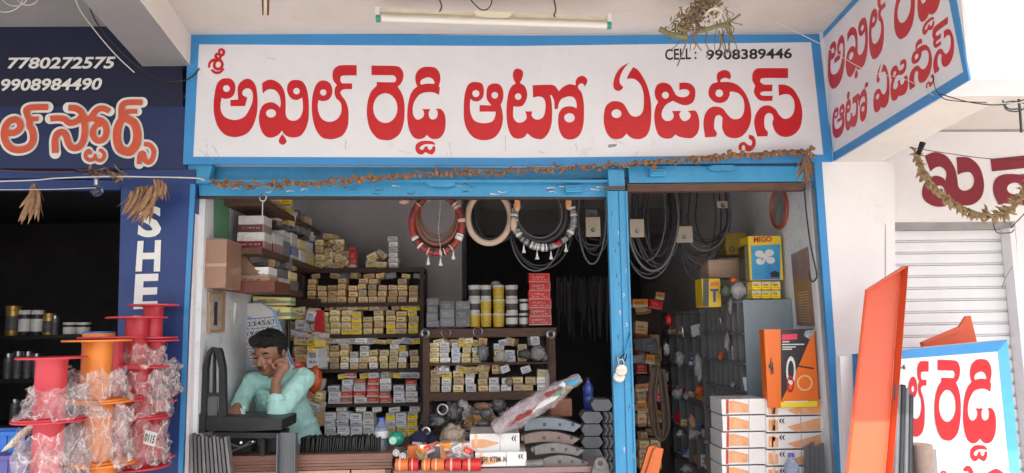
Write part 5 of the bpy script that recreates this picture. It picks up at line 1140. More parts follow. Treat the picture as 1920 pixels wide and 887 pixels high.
# black frame assembly on the counter
t = thing('iron_stand', 'tall black iron bracket with slots standing left of the man', 'bracket', at(402,785,4.3))
def pp(pts, d, dd, nm, m, par): g = MB(); g.prism([at(x,y,d) for x,y in pts], V(0,dd,0)); return g.build(nm, m, par)
pp([(380,690),(389,658),(396,651),(399,655),(392,666),(388,692),(386,783),(377,783)], 4.115, .04, 'left_bar', M_['iron_dark'], t)
pp([(396,651),(412,653),(415,660),(421,690),(423,783),(410,783),(410,692),(405,668),(402,657)], 4.115, .04, 'right_bar', M_['iron_dark'], t)
pp([(399,656),(402,658),(402,738),(398,738)], 4.12, .03, 'middle_bar', M_['iron_dark'], t)
pp([(386.5,737),(409.5,737),(409.5,744),(386.5,744)], 4.117, .035, 'cross_bar', M_['iron_dark'], t)
pp([(389,745),(407,745),(407,780),(389,780)], 4.135, .01, 'inner_plate', M_['iron_grey'], t)
t = thing('truck_chassis', 'heavy black iron chassis frame lying on the counter before the man', 'frame', at(450,850,4.25))
pp([(364,786),(380,780),(529,786),(528,806),(450,809),(372,807),(364,801)], 4.115, .30, 'top_beam', M_['iron_dark'], t)
pp([(398,811),(524,812),(523,822),(400,821)], 4.12, .2, 'lower_beam', M_['iron_dark'], t)
pp([(404,822),(470,822),(470,848),(410,850)], 4.26, .12, 'gear_case', M_['iron_dark'], t)
pp([(488,823),(496,823),(496,856),(488,856)], 4.185, .04, 'upright', M_['iron_dark'], t)
pp([(497,823),(520,823),(519,846),(500,849)], 4.26, .10, 'side_case', M_['black_rubber'], t)
pp([(424,809),(436,809),(436,812),(424,812)], 4.21, .05, 'spacer', M_['iron_grey'], t)
for (x, y) in ((482,795),(474,829),(452,830)):
    g = MB(); g.tube([at(x,y,4.21), at(x,y,4.19 if y<800 else 4.25)], .007, 10); g.build('bolt', M_['steel'], t)
g = MB(); g.tube(cr([at(420,830,4.2),at(436,834,4.2),at(452,838,4.2),at(470,826,4.2)],5), .005, 6); g.tube([at(425,850,4.2),at(480,828,4.2)], .004, 6); g.build('rod', M_['iron_grey'], t)
g = MB(); g.box((at(366,800,4.1).x,4.1,at(380,812,4.1).z),(at(384,800,4.1).x,4.18,at(380,776,4.1).z)); tag(g.build('black_box', M_['iron_dark']), 'black box tucked behind the iron frame at the left jamb', 'box')
# water bottle
def bottle(name, label, px, py0, py1, w_, Y, body, cap, cat='bottle', lab=None):
    c = at(px, py1, Y); k = Y/F; H = (py1-py0)*k; r = w_*k/2; t = thing(name, label, cat, c+V(0,r,0)); o = c+V(0,r,0)
    g = MB(); g.lathe([(r*.85,0),(r,.006),(r,H*.35),(r*.93,H*.38),(r,H*.42),(r,H*.66),(r*.8,H*.76),(r*.42,H*.86),(r*.42,H*.9)], o, 20); g.build('body', body, t)
    g = MB(); g.lathe([(r*.46,H*.9),(r*.46,H*.995),(r*.4,H)], o, 16); g.build('cap', cap, t)
    if lab: g = MB(); g.lathe([(r*1.01,H*.42),(r*1.01,H*.62)], o, 20, cap=False); g.build('label', lab, t)
dm('pet_blue', (.45,.55,.75), .1, trans=.6, alpha=.8); dm('cap_blue', (.04,.12,.55), .35); dm('bottle_blue', (.02,.07,.35), .25, coat=.4)
bottle('water_bottle', 'clear water bottle with blue cap at the end of the pad row', 713, 788, 850, 27, 4.3, M_['pet_blue'], M_['cap_blue'], lab=M_['can_white'])
bottle('water_bottle', 'dark blue bottle in the doorway above the black stack', 1105, 710, 767, 19, 4.7, M_['bottle_blue'], M_['metal_dark'])
bottle('water_bottle', 'bottle with violet blue cap at the foot of the white cartons', 1492, 855, 915, 26, 4.0, M_['pet_blue'], mat('violet', (.12,.1,.45), .4))
# ================================================================== table right of the counter
dm('mauve_top', (.36,.23,.23), .5, noise=.2, nscale=8)
zt_ = at(1000,877,4.1).z
tb_ = thing('display_table', 'low mauve display table right of the counter', 'table', V(at(940,900,4.1).x,4.4,zfl))
g = MB(); g.bbox((at(738,880,4.1).x,4.1,zt_-.03),(at(1140,880,4.1).x,4.75,zt_), .004); g.build('top', M_['mauve_top'], tb_)
for x in (745,1130):
    for y in (4.15,4.7):
        g = MB(); xx = at(x,880,4.1).x; g.box((xx-.02,y-.02,zfl),(xx+.02,y+.02,zt_-.031)); g.build('leg', M_['wood_brown'], tb_)
tz = MB(); tz.bbox((at(742,840,4.3).x,4.32,zt_+.0),(at(885,840,4.3).x,4.75,at(800,838,4.3).z), .004); tag(tz.build('crate', M_['wood_brown']), 'brown crate under the caps and bags beside the green bottle', 'crate')
dm('reel_orange', (.80,.20,.04), .35, noise=.15, nscale=9); dm('reel_red', (.66,.03,.03), .32)
def roll(px0, px1, py0, py1, Y, m, label, group):
    k = Y/F; r = (py1-py0)*k/2; a = at(px0,(py0+py1)/2,Y); b = at(px1,(py0+py1)/2,Y); t = thing('tape_roll', label, 'roll', V((a.x+b.x)/2,Y+r,a.z-r), group)
    o = V(a.x, Y+r, a.z); L = b.x-a.x; Mx = Matrix.Rotation(math.pi/2, 3, 'Y')
    g = MB(); g.lathe([(r*.5,0),(r,.002),(r,L-.002),(r*.5,L)], o, 18, M=Mx, cap=False); g.build('roll_body', m, t)
    g = MB(); g.lathe([(.001,-.001),(r*.48,-.001),(r*.48,.01)], o, 14, M=Mx); g.build('core', M_['can_white'], t)
    g = MB(); g.lathe([(r*1.015,L*.3),(r*1.015,L*.42)], o, 18, M=Mx, cap=False); g.build('band', M_['print_pale'], t)
for i, (a, b, m) in enumerate(((740,765,'reel_orange'),(766,784,'reel_red'),(790,807,'reel_orange'),(808,833,'reel_orange'),(835,865,'reel_red'),(867,902,'reel_red'))):
    roll(a, b, 862, 885, 4.05, M_[m], f"{'orange' if m=='reel_orange' else 'red'} plastic roll, {ORD[i]} from left in the front row of the low table", 'orange and red rolls in the front row')
rnd = random.Random(21)
pk = (('reel_orange',767,802,836,858,'orange'),('iron_grey',803,826,838,860,'grey'),('print_orange',827,842,832,862,'orange printed'),('can_white',842,856,832,862,'white'),('print_pale',856,870,834,862,'pale orange'),('can_white',868,888,832,860,'white'),('fixture_cream',761,800,846,862,'cream'))
for i, (m, a, b, c_, d, nm) in enumerate(pk):
    p = at((a+b)/2, d, 4.2); k = 4.2/F; g = MB(); Mx = Matrix.Translation(V(p.x,4.2,p.z)) @ Matrix.Rotation(rnd.uniform(-.15,.15),4,'Y') @ Matrix.Rotation(rnd.uniform(-.3,.3),4,'Z')
    g.bbox((-(b-a)*k/2,0,0),((b-a)*k/2,.08,(d-c_)*k), .005, M=Mx); tag(g.build('packet', M_[m]), f"{nm} packet, {ORD[i]} of the leaning packets behind the plastic rolls", 'packet', 'packets leaning behind the rolls')
for i, (x, y) in enumerate(((743,849),(755,855))):
    t = thing('roller_end', f"round steel roller end with holes at the counter corner, {['upper left','lower right'][i]} one", 'roller', at(x,y+7,4.08))
    c = at(x,y,4.08); Mx = Matrix.Rotation(math.pi/2,3,'X'); g = MB(); g.lathe([(.001,-.004),(.018,-.004),(.02,0),(.02,.06),(.001,.06)], c+V(0,.0,0), 18, M=Mx.transposed(), cap=False); g.build('disc', M_['steel'], t)
    for j in range(6):
        a = j*math.pi/3; p = c+V(.011*math.cos(a),-.0045,.011*math.sin(a)); g = MB(); g.tube([p+V(0,-.001,0), p+V(0,.002,0)], .0035, 8); g.build('hole', M_['box_black'], t)
bm_g = mat('green_plastic', (.01,.30,.19), .3, coat=.4)
t = thing('green_canister', 'round green canister with pale cap beside the water bottle', 'canister', at(742,837,4.25))
g = MB(); c = at(743,822,4.3); bm = bmesh.new(); bmesh.ops.create_uvsphere(bm, u_segments=18, v_segments=12, radius=.045); g.add([V(v.co.x,v.co.y,v.co.z*.9)+c for v in bm.verts], [[v.index for v in f.verts] for f in bm.faces], 0, True); bm.free(); g.build('body', bm_g, t)
g = MB(); c2 = at(737,826,4.24); g.lathe([(.001,-.012),(.02,-.012),(.022,-.008),(.022,.01),(.001,.01)], c2, 16, M=Matrix.Rotation(math.pi/2,3,'X').transposed(), cap=False); g.build('cap', mat('pale_green', (.35,.7,.55), .35), t)
dm('navy_cloth', (.012,.018,.055), .85, noise=.2, bump=.3); dm('bag_grey', (.30,.30,.31), .35, noise=.5, nscale=14, bump=.5, bscale=25); dm('casting', (.22,.21,.21), .45, metal=.5, noise=.5, nscale=18, bump=.3); dm('tan_bag', (.45,.36,.27), .4, noise=.4, nscale=12, bump=.5, bscale=25)
lump('cloth_heap', 786, 826, 34, 36, 4.35, M_['navy_cloth'], 'dark navy cloth heap behind the orange packets, left half', 'cloth', 31, amp=.12)
lump('cloth_heap', 810, 830, 32, 28, 4.38, M_['navy_cloth'], 'dark navy cloth heap behind the orange packets, right half', 'cloth', 32, amp=.12)
lump('parts_bag', 850, 820, 44, 44, 4.35, M_['tan_bag'], 'bulging grey brown plastic bag right of the navy cloth', 'parts bag', 33, sub=4, amp=.2)
lump('parts_bag', 868, 822, 26, 30, 4.45, M_['bag_grey'], 'grey bag squeezed behind the white carton', 'parts bag', 34, amp=.2)
lump('casting', 822, 790, 34, 28, 4.7, M_['casting'], 'grey metal casting heap on the low middle shelf, left piece', 'casting', 35, amp=.35, freq=4)
lump('casting', 846, 776, 36, 40, 4.75, M_['casting'], 'grey metal casting heap on the low middle shelf, middle piece', 'casting', 36, amp=.38, freq=4)
lump('parts_bag', 868, 768, 26, 34, 4.8, M_['plastic_clear'], 'pale torn plastic bag over the castings', 'parts bag', 37, amp=.3)
ring_obj('steel_ring', 830, 768, 9, 2, 4.6, M_['steel'], 'steel ring leaning on the grey castings', 'ring')
ring_obj('steel_flange', 799, 809, 6, 3, 4.4, M_['steel'], 'small steel flange above the navy cloth heap', 'flange')
for i, (x, y, w_, h, m, s_) in enumerate(((905,790,20,10,'wood_tan',1),(905,762,34,14,'kraft',2),(935,760,26,26,'casting',3),(944,772,20,18,'plastic_clear',4),(925,793,34,16,'kraft',5),(886,803,40,10,'tan_bag',6),(960,792,20,16,'cover_brown',7))):
    lump('parts_heap', x, y, w_, h, 4.85+.02*i, M_[m], f"{['tan','brown','grey metal','clear','brown','tan','reddish'][i]} lump of loose parts, {ORD[i]} from left behind the wrapped pack", 'parts', 40+i, amp=.25, group='loose parts behind the wrapped pack')
for i, (x, y, w_, h) in enumerate(((905,660,20,30),(940,668,26,18),(955,716,14,16),(985,664,26,18),(1008,662,28,26),(1022,670,14,16),(1026,716,9,34))):
    lump('parts_bag', x, y, w_, h, 5.35, M_[('bag_grey','plastic_clear','tan_bag','rubber_grey','bag_pale','casting','plastic_clear')[i]], f"{['grey','clear','tan','black','pale','rough','clear'][i]} bag of parts, {ORD[i]} of those stuffed into the middle rack", 'parts bag', 60+i, amp=.28, group='bags stuffed into the middle rack')
# two white SHAKTIMAN cartons
brand_carton(881, 974, 812, 846, 4.2, .3, 'white and orange carton under the wrapped pack, upper of two', 'white and orange cartons on the low table', 2)
t = brand_carton(891, 987, 847, 876, 4.12, .3, 'white carton with bold black letters, lower of two on the low table', 'white and orange cartons on the low table', 3, None)
latin('SH  KTIM  N', ((904,856),(950,856),(950,866),(904,867)), lambda x, y: at(x, y, 4.1165), M_['box_black'], t, 'lettering', wt=.03)
# wrapped pack
dm('film', (.70,.62,.64), .10, alpha=.30, bump=.9, bscale=40); dm('pack_grey', (.55,.46,.47), .35, noise=.7, nscale=26, col2=(.08,.06,.07), bump=.6, bscale=30)
wp = thing('wrapped_pack', 'long clear plastic pack of mixed parts pointing up to the right', 'pack', at(925,812,4.15))
P0, P1 = at(926,806,4.12), at(1088,707,4.12)
from mathutils import noise as _nz
def sleeve(pts, rx, ry, n=18, seed=0, amp=.12):
    pts = [Vector(p) for p in pts]; mb = MB(); rings = []
    for i, p in enumerate(pts):
        t_ = (pts[min(i+1,len(pts)-1)]-pts[max(i-1,0)]).normalized(); a = t_.cross(V(0,1,0)).normalized(); b = V(0,1,0)
        for j in range(n):
            an = 2*math.pi*j/n; q = a*math.cos(an)*rx[i]+b*math.sin(an)*ry[i]; nn = _nz.noise((p+q)*28+V(seed,0,0)); rings.append(p+q*(1+amp*nn*2))
    k = len(pts); fs = [(i*n+j, i*n+(j+1)%n, (i+1)*n+(j+1)%n, (i+1)*n+j) for i in range(k-1) for j in range(n)]
    mb.add(rings, fs, 0, True); return mb
wsp = [P0.lerp(P1, i/16) for i in range(17)]
rad = [.022+.032*math.sin(min(1,(i+2)/9)*math.pi/2)*(1 if i < 10 else max(.05,1-(i-9)/7.5)) for i in range(17)]
sleeve(wsp, [r*.85 for r in rad], [r*.5 for r in rad], seed=3, amp=.25).build('contents', M_['pack_grey'], wp)
sleeve(wsp, [r*1.12 for r in rad], [r*.75 for r in rad], seed=9, amp=.2).build('film', M_['film'], wp)
for i, (u0, u1, off, m) in enumerate(((.5,.75,.02,'cover_red'),(.62,.84,-.014,'green_paint'),(.78,.98,0,'box_blue'),(.80,.95,-.02,'wood_tan'),(.45,.85,-.038,'can_white'),(.2,.55,-.03,'cover_red'),(.72,.8,.034,'can_white'))):  # the white strips are highlights put in as colour
    a, b = P0.lerp(P1,u0)+V(off*.5,-.028,off), P0.lerp(P1,u1)+V(off*.5,-.026,off*.6); g = MB(); g.tube(cr([a,a.lerp(b,.3)+V(0,-.004,.006),a.lerp(b,.7)+V(0,-.004,-.004),b],4), [.008]*4+[.015]*5+[.008]*4, 7); g.build('strip_and_highlight', M_[m], wp)
# leaf brackets
dm('iron_blue', (.22,.26,.30), .45, metal=.3, noise=.3, nscale=12, bump=.15); dm('iron_brown', (.26,.19,.165), .5, metal=.3, noise=.3, nscale=12, bump=.15)
brs = ((984,1090,782,808,'iron_blue','blue grey topmost'),(984,1087,808,832,'iron_brown','brown second'),(1003,1097,830,853,'iron_plate','grey third'),(1019,1106,853,876,'iron_plate','grey lowest'))
for i, (x0_, x1_, y0_, y1_, m, nm) in enumerate(brs):
    Yb = 4.26-.035*i; t = thing('spring_bracket', f"{nm} curved iron bracket with bolt holes in the pile on the low table", 'bracket', at((x0_+x1_)/2, y1_, Yb), 'curved iron brackets piled up')
    top = []; bot = []
    for j in range(9):
        u = j/8; x = x0_+(x1_-x0_-14)*u; ar = 8*(1-(2*u-.9)**2)
        top.append((x, y0_+9-ar)); bot.append((x, y1_+1-ar*.55))
    out = top+[(x1_,(y0_+y1_)/2+3)]+bot[::-1]
    pp(out, Yb, .09, 'plate', M_[m], t)
    for (u, w_) in ((.35,3.0),(.62,2.4),(.85,3.0)):
        x = x0_+(x1_-x0_)*u; paint('bolt_hole', [[Vector(q) for q in ((x-w_,(y0_+y1_)/2-w_+1),(x+w_,(y0_+y1_)/2-w_+1),(x+w_,(y0_+y1_)/2+w_+1),(x-w_,(y0_+y1_)/2+w_+1))]], lambda a, b, Yb=Yb: at(a, b, Yb-.001), M_['box_black'], t)
    if i:
        a = at(x0_-2, y1_-10, Yb+.02); g = MB(); g.tube([a, a+V(.0,.09,0)], .016, 12); g.build('rolled_eye', M_[m], t)
g = MB(); g.tube([at(986,870,4.13), at(1018,868,4.13)], .022, 12); tag(g.build('steel_sleeve', M_['iron_plate']), 'short grey steel sleeve left of the lowest bracket', 'sleeve')
g = MB(); g.bbox((at(1030,780,4.5).x,4.4,at(1030,782,4.4).z),(at(1070,780,4.5).x,4.55,at(1050,748,4.4).z), .01); tag(g.build('maroon_block', M_['cover_brown']), 'maroon brown block behind the curved brackets', 'block')
# chevron pads
for i in range(6):
    y1_ = 887-i*23.3; g0 = thing('chevron_pads', f"stack layer of grey chevron iron pads left of the blue post, {ORD[i]} from bottom", 'iron pads', at(1122,y1_,4.35), 'layers of chevron iron pads')
    y0_ = y1_-22.3; xs_ = 1090 if i < 5 else 1108
    pp([(xs_,y0_+11),(xs_+6,y0_+1),(xs_+34,y0_+1),(xs_+41,y0_+12),(xs_+33,y1_),(xs_+7,y1_)], 4.38, .14, 'pad', M_['iron_grey'], g0)
    for j in range(7):
        x = 1131+j*4.2 if i < 5 else 1149+j*1.5; pp([(x-2,y0_+1),(x+1.2,y0_+1),(x+6,y0_+11),(x+1,y1_),(x-2.2,y1_),(x+2.5,y0_+12)], 4.37+.004*j, .12, 'thin_pad', M_['iron_grey'] if j%2 else M_['iron_dark'], g0)
t = thing('pulley_bracket', 'grey hub bracket with round eye at the low table corner', 'bracket', at(1128,900,4.05))
pp([(1110,887),(1114,866),(1120,857),(1132,857),(1140,870),(1146,905),(1108,905)], 4.05, .05, 'arm', M_['iron_plate'], t)
c = at(1125,868,4.045); g = MB(); g.tube([c, c+V(0,-.015,0)], .030, 20); g.build('hub', M_['iron_plate'], t); g = MB(); g.tube([c+V(0,-.014,0), c+V(0,-.018,0)], .013, 16); g.build('hub_hole', M_['box_black'], t)
# orange wedge in doorway
ob_ = thing('steel_blank', 'orange steel blank rising right of the blue post foot', 'steel blank', at(1220,905,4.3))
pp([(1196,905),(1216,838),(1222,836),(1244,842),(1232,905)], 4.3, .03, 'blade', M_['box_orange'], ob_)
g = MB(); g.prism([at(1226,842,4.28),at(1231,840,4.28),at(1214,905,4.28),at(1206,905,4.28)], V(0,.02,0)); g.build('rib', M_['reel_orange'], ob_)
# grey dark slabs at the right jamb
t = thing('grey_slats', 'dark grey slats standing at the foot of the right jamb', 'slats', at(1530,1000,4.02))
for i in range(4): pp([(1510+i*9,838-6*(i%2)+i),(1518+i*9,834-6*(i%2)+i),(1522+i*10,1000),(1513+i*10,1000)], 4.05-.01*i, .02, 'slat', M_['iron_grey'], t)

# ================================================================== right foreground
dm('panel_orange', (.66,.098,.032), .42, noise=.12, nscale=3, dirt=.4, dirtcol=(.45,.2,.12), dscale=9, dthr=.62)
op = thing('steel_sheet', 'tall orange steel panel with folded edges leaning at the right', 'panel', at(1600,1215,3.40)); op.location.z = 0
def oy(y): return 3.78-(y-500)/715*.38
def O_(x, y, d=0): return at(x, y, oy(y)-d)
g = MB(); g.prism([O_(1627,541), O_(1690,501), O_(1634,1220), O_(1557,1220)], V(0,.006,0)); g.build('web', M_['panel_orange'], op)
g = MB(); g.prism([O_(1690,501,.0), O_(1703,498,.05), O_(1648,1220,.05), O_(1635,1220,.0)], V(.004,.004,0)); g.build('right_flange', M_['panel_orange'], op)
g = MB(); g.prism([O_(1624,543,.04), O_(1627,541,.0), O_(1557,1220,.0), O_(1553,1220,.04)], V(-.004,.004,0)); g.build('left_flange', M_['panel_orange'], op)
g = MB(); g.prism([O_(1624,543,.03), O_(1627,540,-.01), O_(1690,500,-.01), O_(1701,498,.04)], V(0,0,-.008)); g.build('top_lip', M_['panel_orange'], op)
for (x, y) in ((1645,604),(1661,603)): 
    g = MB(); p = O_(x,y,.001); g.tube([p, p+V(0,.004,0)], .0045, 8); g.build('hole', M_['can_white'], op)
oo = [O_(x, y, .002) for x, y in ((1650,756),(1658,756))]
ow = thing('orange_wedge', 'small orange wedge shaped plate behind the low red lettered sign', 'plate', at(1790,648,3.9))
pp([(1728,642),(1800,612),(1812,593),(1820,592),(1834,650),(1834,700),(1740,700)], 3.9, .02, 'plate', M_['panel_orange'], ow)
pp([(1728,642),(1800,612),(1812,593),(1818,592),(1806,618),(1734,646)], 3.88, .018, 'rim', M_['panel_orange'], ow)
# low sign
YL = 3.74
lw = thing('low_sign', 'low white signboard with red lettering and blue border at the right', 'signboard', at(1780,1150,YL)); lw.location.z = 0
def lp(x, y, d=0): return at(x, y, YL-d)
g = MB(); g.prism([lp(1575,668), lp(1690,656), lp(1888,637), lp(1945,1200), lp(1600,1200)], V(0,.05,0)); g.build('board', M_['sign_white'], lw)
g = MB(); g.prism([lp(1690,656,.002), lp(1889,637,.002), lp(1871,659,.002), lp(1690,673,.002)], V(0,.0015,0)); g.build('border', M_['sign_blue'], lw)
g = MB(); g.prism([lp(1889,637,.002), lp(1944,1200,.002), lp(1924,1200,.002), lp(1871,659,.002)], V(0,.0015,0)); g.build('border', mat('sign_blue_pale', (.10,.45,.66), .45, noise=.15, dirt=.5, dirtcol=(.6,.66,.7), dscale=20, dthr=.6), lw)
g = MB(); g.prism([lp(1598,664,.002), lp(1690,656,.002), lp(1690,673,.002), lp(1612,680,.002), lp(1622,900,.002), lp(1606,900,.002)], V(0,.0015,0)); g.build('border', M_['sign_blue'], lw)
def lmap(A, B, a, b, ya, yb, pa, pb, kx=360/977, ox=1560, oy_=560):
    return lambda x, y: lp(ox+(A+(x-a)/(b-a)*(B-A))*kx, oy_+(pa+(y-ya)/(yb-ya)*(pb-pa))*kx, .0035)
for key, fn, sk in (('l', lmap(385,492,825,1165,170,730,318,702), None), ('re', lmap(522,656,112,398,173,738,312,722), None), ('ddi', lmap(668,835,418,708,182,732,308,738), None)):
    x0, loops, holes = GL[key]; paint('letter', [loop_pts(s) for s in loops] + [ell(*h) for h in holes], fn, M_['sign_red'], lw)
latin('-6', ((1689,683),(1698,683),(1698,693),(1689,693)), lambda x, y: lp(x, y, .0035), M_['black_paint'], lw, 'number', wt=.03)
for pts in ([(1735,884,3),(1743,886,4),(1750,896,4)], [(1765,886,2),(1770,884,2),(1776,890,2)], [(1810,880,4),(1816,878,5),(1822,886,4)], [(1856,888,4),(1868,884,5),(1880,890,4)]):
    mb = MB(); RB[0] = .004; ribbon(mb, pts, lambda x, y, l=0: lp(x, y, l)); mb.build('letter_tip', M_['sign_red'], lw, auto=False)
t = thing('steel_rods', 'dark steel rods leaning between the orange panel and the low sign', 'rods', at(1690,1200,3.5)); t.location.z = 0
for i, (xt, yt_, xb_, r_) in enumerate(((1683,724,1668,.016),(1693,722,1680,.013),(1700,728,1692,.012),(1707,740,1702,.014))):
    g = MB(); g.tube([at(xt,yt_,3.62), at(xb_,1210,3.42)], r_, 10); g.build('rod', M_['iron_dark'] if i%2 else M_['iron_grey'], t)
t = thing('rusty_cylinders', 'short rusty steel cylinders at the foot of the low sign', 'cylinders', at(1725,1150,3.6)); t.location.z = 0
for i, (x, y, r_, m) in enumerate(((1727,832,.048,'iron_brown'),(1742,842,.03,'iron_plate'),(1705,840,.02,'iron_brown'))):
    p = at(x, y, 3.58+.03*i); g = MB(); g.lathe([(r_*.8,p.z),(r_,p.z-.004),(r_,.0)], V(p.x,p.y,0), 20); g.build('cylinder', M_[m], t)

# ================================================================== left foreground: spools in plastic
dm('spool_red', (.66,.055,.075), .38, noise=.1, nscale=5); dm('spool_orange', (.85,.27,.04), .38, noise=.1, nscale=5); dm('spool_blue', (.05,.15,.5), .4)
def film_mat():
    m = mat('bag_film', (.86,.79,.77), .14, bump=0); nt = m.node_tree; L = nt.links.new; b = nt.nodes['Principled BSDF']
    tc = nt.nodes.new('ShaderNodeTexCoord'); mp = nt.nodes.new('ShaderNodeMapping'); mp.inputs['Scale'].default_value = (1,1,.55); L(tc.outputs['Object'], mp.inputs[0])
    n = nt.nodes.new('ShaderNodeTexNoise'); n.inputs['Scale'].default_value = 9; n.inputs['Detail'].default_value = 4; L(mp.outputs[0], n.inputs['Vector'])
    mx = nt.nodes.new('ShaderNodeMix'); mx.data_type = 'RGBA'; mx.inputs[0].default_value = .12; L(mp.outputs[0], mx.inputs[6]); L(n.outputs[1], mx.inputs[7])
    v = nt.nodes.new('ShaderNodeTexVoronoi'); v.feature = 'DISTANCE_TO_EDGE'; v.inputs['Scale'].default_value = 17; L(mx.outputs[2], v.inputs['Vector'])
    v2 = nt.nodes.new('ShaderNodeTexVoronoi'); v2.inputs['Scale'].default_value = 21; L(mx.outputs[2], v2.inputs['Vector'])
    rp = nt.nodes.new('ShaderNodeValToRGB'); rp.color_ramp.elements[0].position = 0; rp.color_ramp.elements[1].position = .10; rp.color_ramp.elements[0].color = (.68,.68,.68,1); rp.color_ramp.elements[1].color = (0,0,0,1)
    L(v.outputs[0], rp.inputs[0])
    r2 = nt.nodes.new('ShaderNodeValToRGB'); r2.color_ramp.elements[0].position = .38; r2.color_ramp.elements[1].position = .7; r2.color_ramp.elements[0].color = (.10,.10,.10,1); r2.color_ramp.elements[1].color = (.40,.40,.40,1); L(n.outputs[0], r2.inputs[0])
    ad = nt.nodes.new('ShaderNodeMath'); ad.operation = 'MAXIMUM'; L(rp.outputs[0], ad.inputs[0]); L(r2.outputs[0], ad.inputs[1]); L(ad.outputs[0], b.inputs['Alpha'])
    bp = nt.nodes.new('ShaderNodeBump'); bp.inputs['Strength'].default_value = 1; bp.inputs['Distance'].default_value = .05; L(v2.outputs[0], bp.inputs['Height']); L(bp.outputs[0], b.inputs['Normal']); return m
FILM = film_mat()
def spool(px, y_top, y_bot, hw, hc, Y, m, label, tilt=0):
    k = Y/F; c0 = at(px, y_top, Y); c1 = at(px, y_bot, Y); H = c0.z-c1.z; r = hw*k; rc = hc*k; th = .009
    t = thing('plastic_spool', label, 'spool', V(c0.x, Y, c1.z), 'plastic spools stacked in wrap'); o = V(c0.x, Y, c1.z)
    for z, nm in ((H-th,'top_flange'),(0,'bottom_flange')):
        g = MB(); g.lathe([(rc*.8,z),(r*.985,z),(r,z+.002),(r,z+th-.002),(r*.985,z+th),(rc*.8,z+th)], o, 40, cap=False); 
        g.build(nm, m, t)
    g = MB(); g.lathe([(rc*1.08,th),(rc,th+.012),(rc,H-th-.012),(rc*1.08,H-th)], o, 28, cap=False); g.lathe([(rc*.8,.001),(rc*.8,H-.001)], o, 28, cap=False); g.build('core', m, t)
    if tilt: t.rotation_euler = (0, tilt, 0)
    return t
def wrap(px, y0, y1, hw0, hw1, Y, label, seed, flare=.0, amp=.10, skew=0):
    k = Y/F; n = 44; m_ = 14; mb = MB(); vs = []
    for i in range(m_+1):
        u = i/m_; y = y0+(y1-y0)*u; c = at(px+skew*u, y, Y)
        for j in range(n):
            a = 2*math.pi*j/n; r = (hw0+(hw1-hw0)*u)*k; d = V(math.cos(a), math.sin(a)*.9, 0)
            f_ = _nz.noise(d*2.2+V(seed,u*2.5,0))*amp*2.2+_nz.noise(d*6+V(seed,u*5,3))*amp*1.2+_nz.noise(d*14+V(seed,u*9,7))*amp*.5
            z = _nz.noise(d*3+V(seed,9,u))*(.03 if i in (0,m_) else .012)*1.5
            vs.append(c+d*r*(1+f_)+V(0,0,z))
    fs = [(i*n+j, i*n+(j+1)%n, (i+1)*n+(j+1)%n, (i+1)*n+j) for i in range(m_) for j in range(n)]
    mb.add(vs, fs, 0, True); o = mb.build('plastic_wrap', FILM, None, auto=False, loc=at(px, y1, Y)); return tag(o, label, 'plastic wrap', 'clear plastic wrapped round the spools')
RD, OR = M_['spool_red'], M_['spool_orange']
spool(98, 669, 786, 58, 26, 3.30, RD, 'red plastic spool at top of the leftmost stack')
spool(93, 786, 905, 61, 25, 3.30, RD, 'red plastic spool under the top one of the leftmost stack')
wrap(112, 722, 782, 44, 66, 3.27, 'clear crumpled wrap round the top spool of the leftmost stack', 1, amp=.2)
wrap(98, 805, 905, 56, 60, 3.27, 'clear crumpled wrap round the lower spool of the leftmost stack', 2, amp=.16)
spool(183, 637, 751, 58, 25, 3.48, OR, 'orange plastic spool at top of the second stack')
spool(186, 751, 866, 55, 24, 3.48, OR, 'orange plastic spool below, in the second stack')
spool(190, 866, 985, 58, 24, 3.48, OR, 'orange plastic spool at the bottom of the second stack')
wrap(182, 692, 748, 42, 52, 3.44, 'clear crumpled wrap round the top orange spool', 3, amp=.2)
wrap(192, 762, 862, 42, 54, 3.44, 'clear crumpled wrap round the lower orange spool', 4, amp=.2)
spool(212, 631, 748, 58, 18, 3.66, RD, 'red plastic spool behind the orange spool')
spool(218, 748, 868, 52, 18, 3.66, RD, 'red plastic spool lower down behind the orange spool')
g = MB(); k = 3.72/F; c = at(186,625,3.72); g.lathe([(27*k,-.018),(27*k,.0)], c, 28); bk_ = thing('paint_pail', 'orange pail with blue lid topmost behind the orange spool', 'pail', c+V(0,0,-.018)); g.build('body', OR, bk_)
g = MB(); g.lathe([(27.5*k,0.0005),(27*k,.008),(10*k,.009)], c, 28); g.build('lid', M_['spool_blue'], bk_)
spool(257, 594, 686, 52, 19, 3.78, RD, 'red plastic spool at top of the stack before the pillar lettering')
spool(262, 686, 780, 52, 19, 3.78, RD, 'red plastic spool second in the stack before the pillar lettering')
spool(262, 780, 876, 54, 19, 3.78, RD, 'red plastic spool third in the stack before the pillar lettering')
wrap(266, 650, 684, 38, 42, 3.75, 'clear crumpled wrap high round the pillar side stack', 5, amp=.14)
wrap(270, 700, 776, 36, 50, 3.75, 'clear crumpled wrap in the middle of the pillar side stack', 6, amp=.22)
wrap(262, 790, 868, 46, 50, 3.75, 'clear crumpled wrap low on the pillar side stack', 7, amp=.2)
spool(288, 571, 635, 44, 17, 3.88, RD, 'rearmost red plastic spool, highest of all against the pillar')
spool(290, 637, 740, 42, 17, 3.88, RD, 'rearmost red plastic spool second from top against the pillar')
spool(292, 750, 858, 36, 17, 3.88, RD, 'rearmost red plastic spool lowest against the pillar')
wrap(302, 676, 740, 28, 32, 3.85, 'clear crumpled wrap sticking out beside the rearmost spools', 8, amp=.3)
o = wrap(310, 684, 712, 14, 5, 3.84, 'small twisted tail of clear wrap at the blue pillar edge', 9, amp=.3)
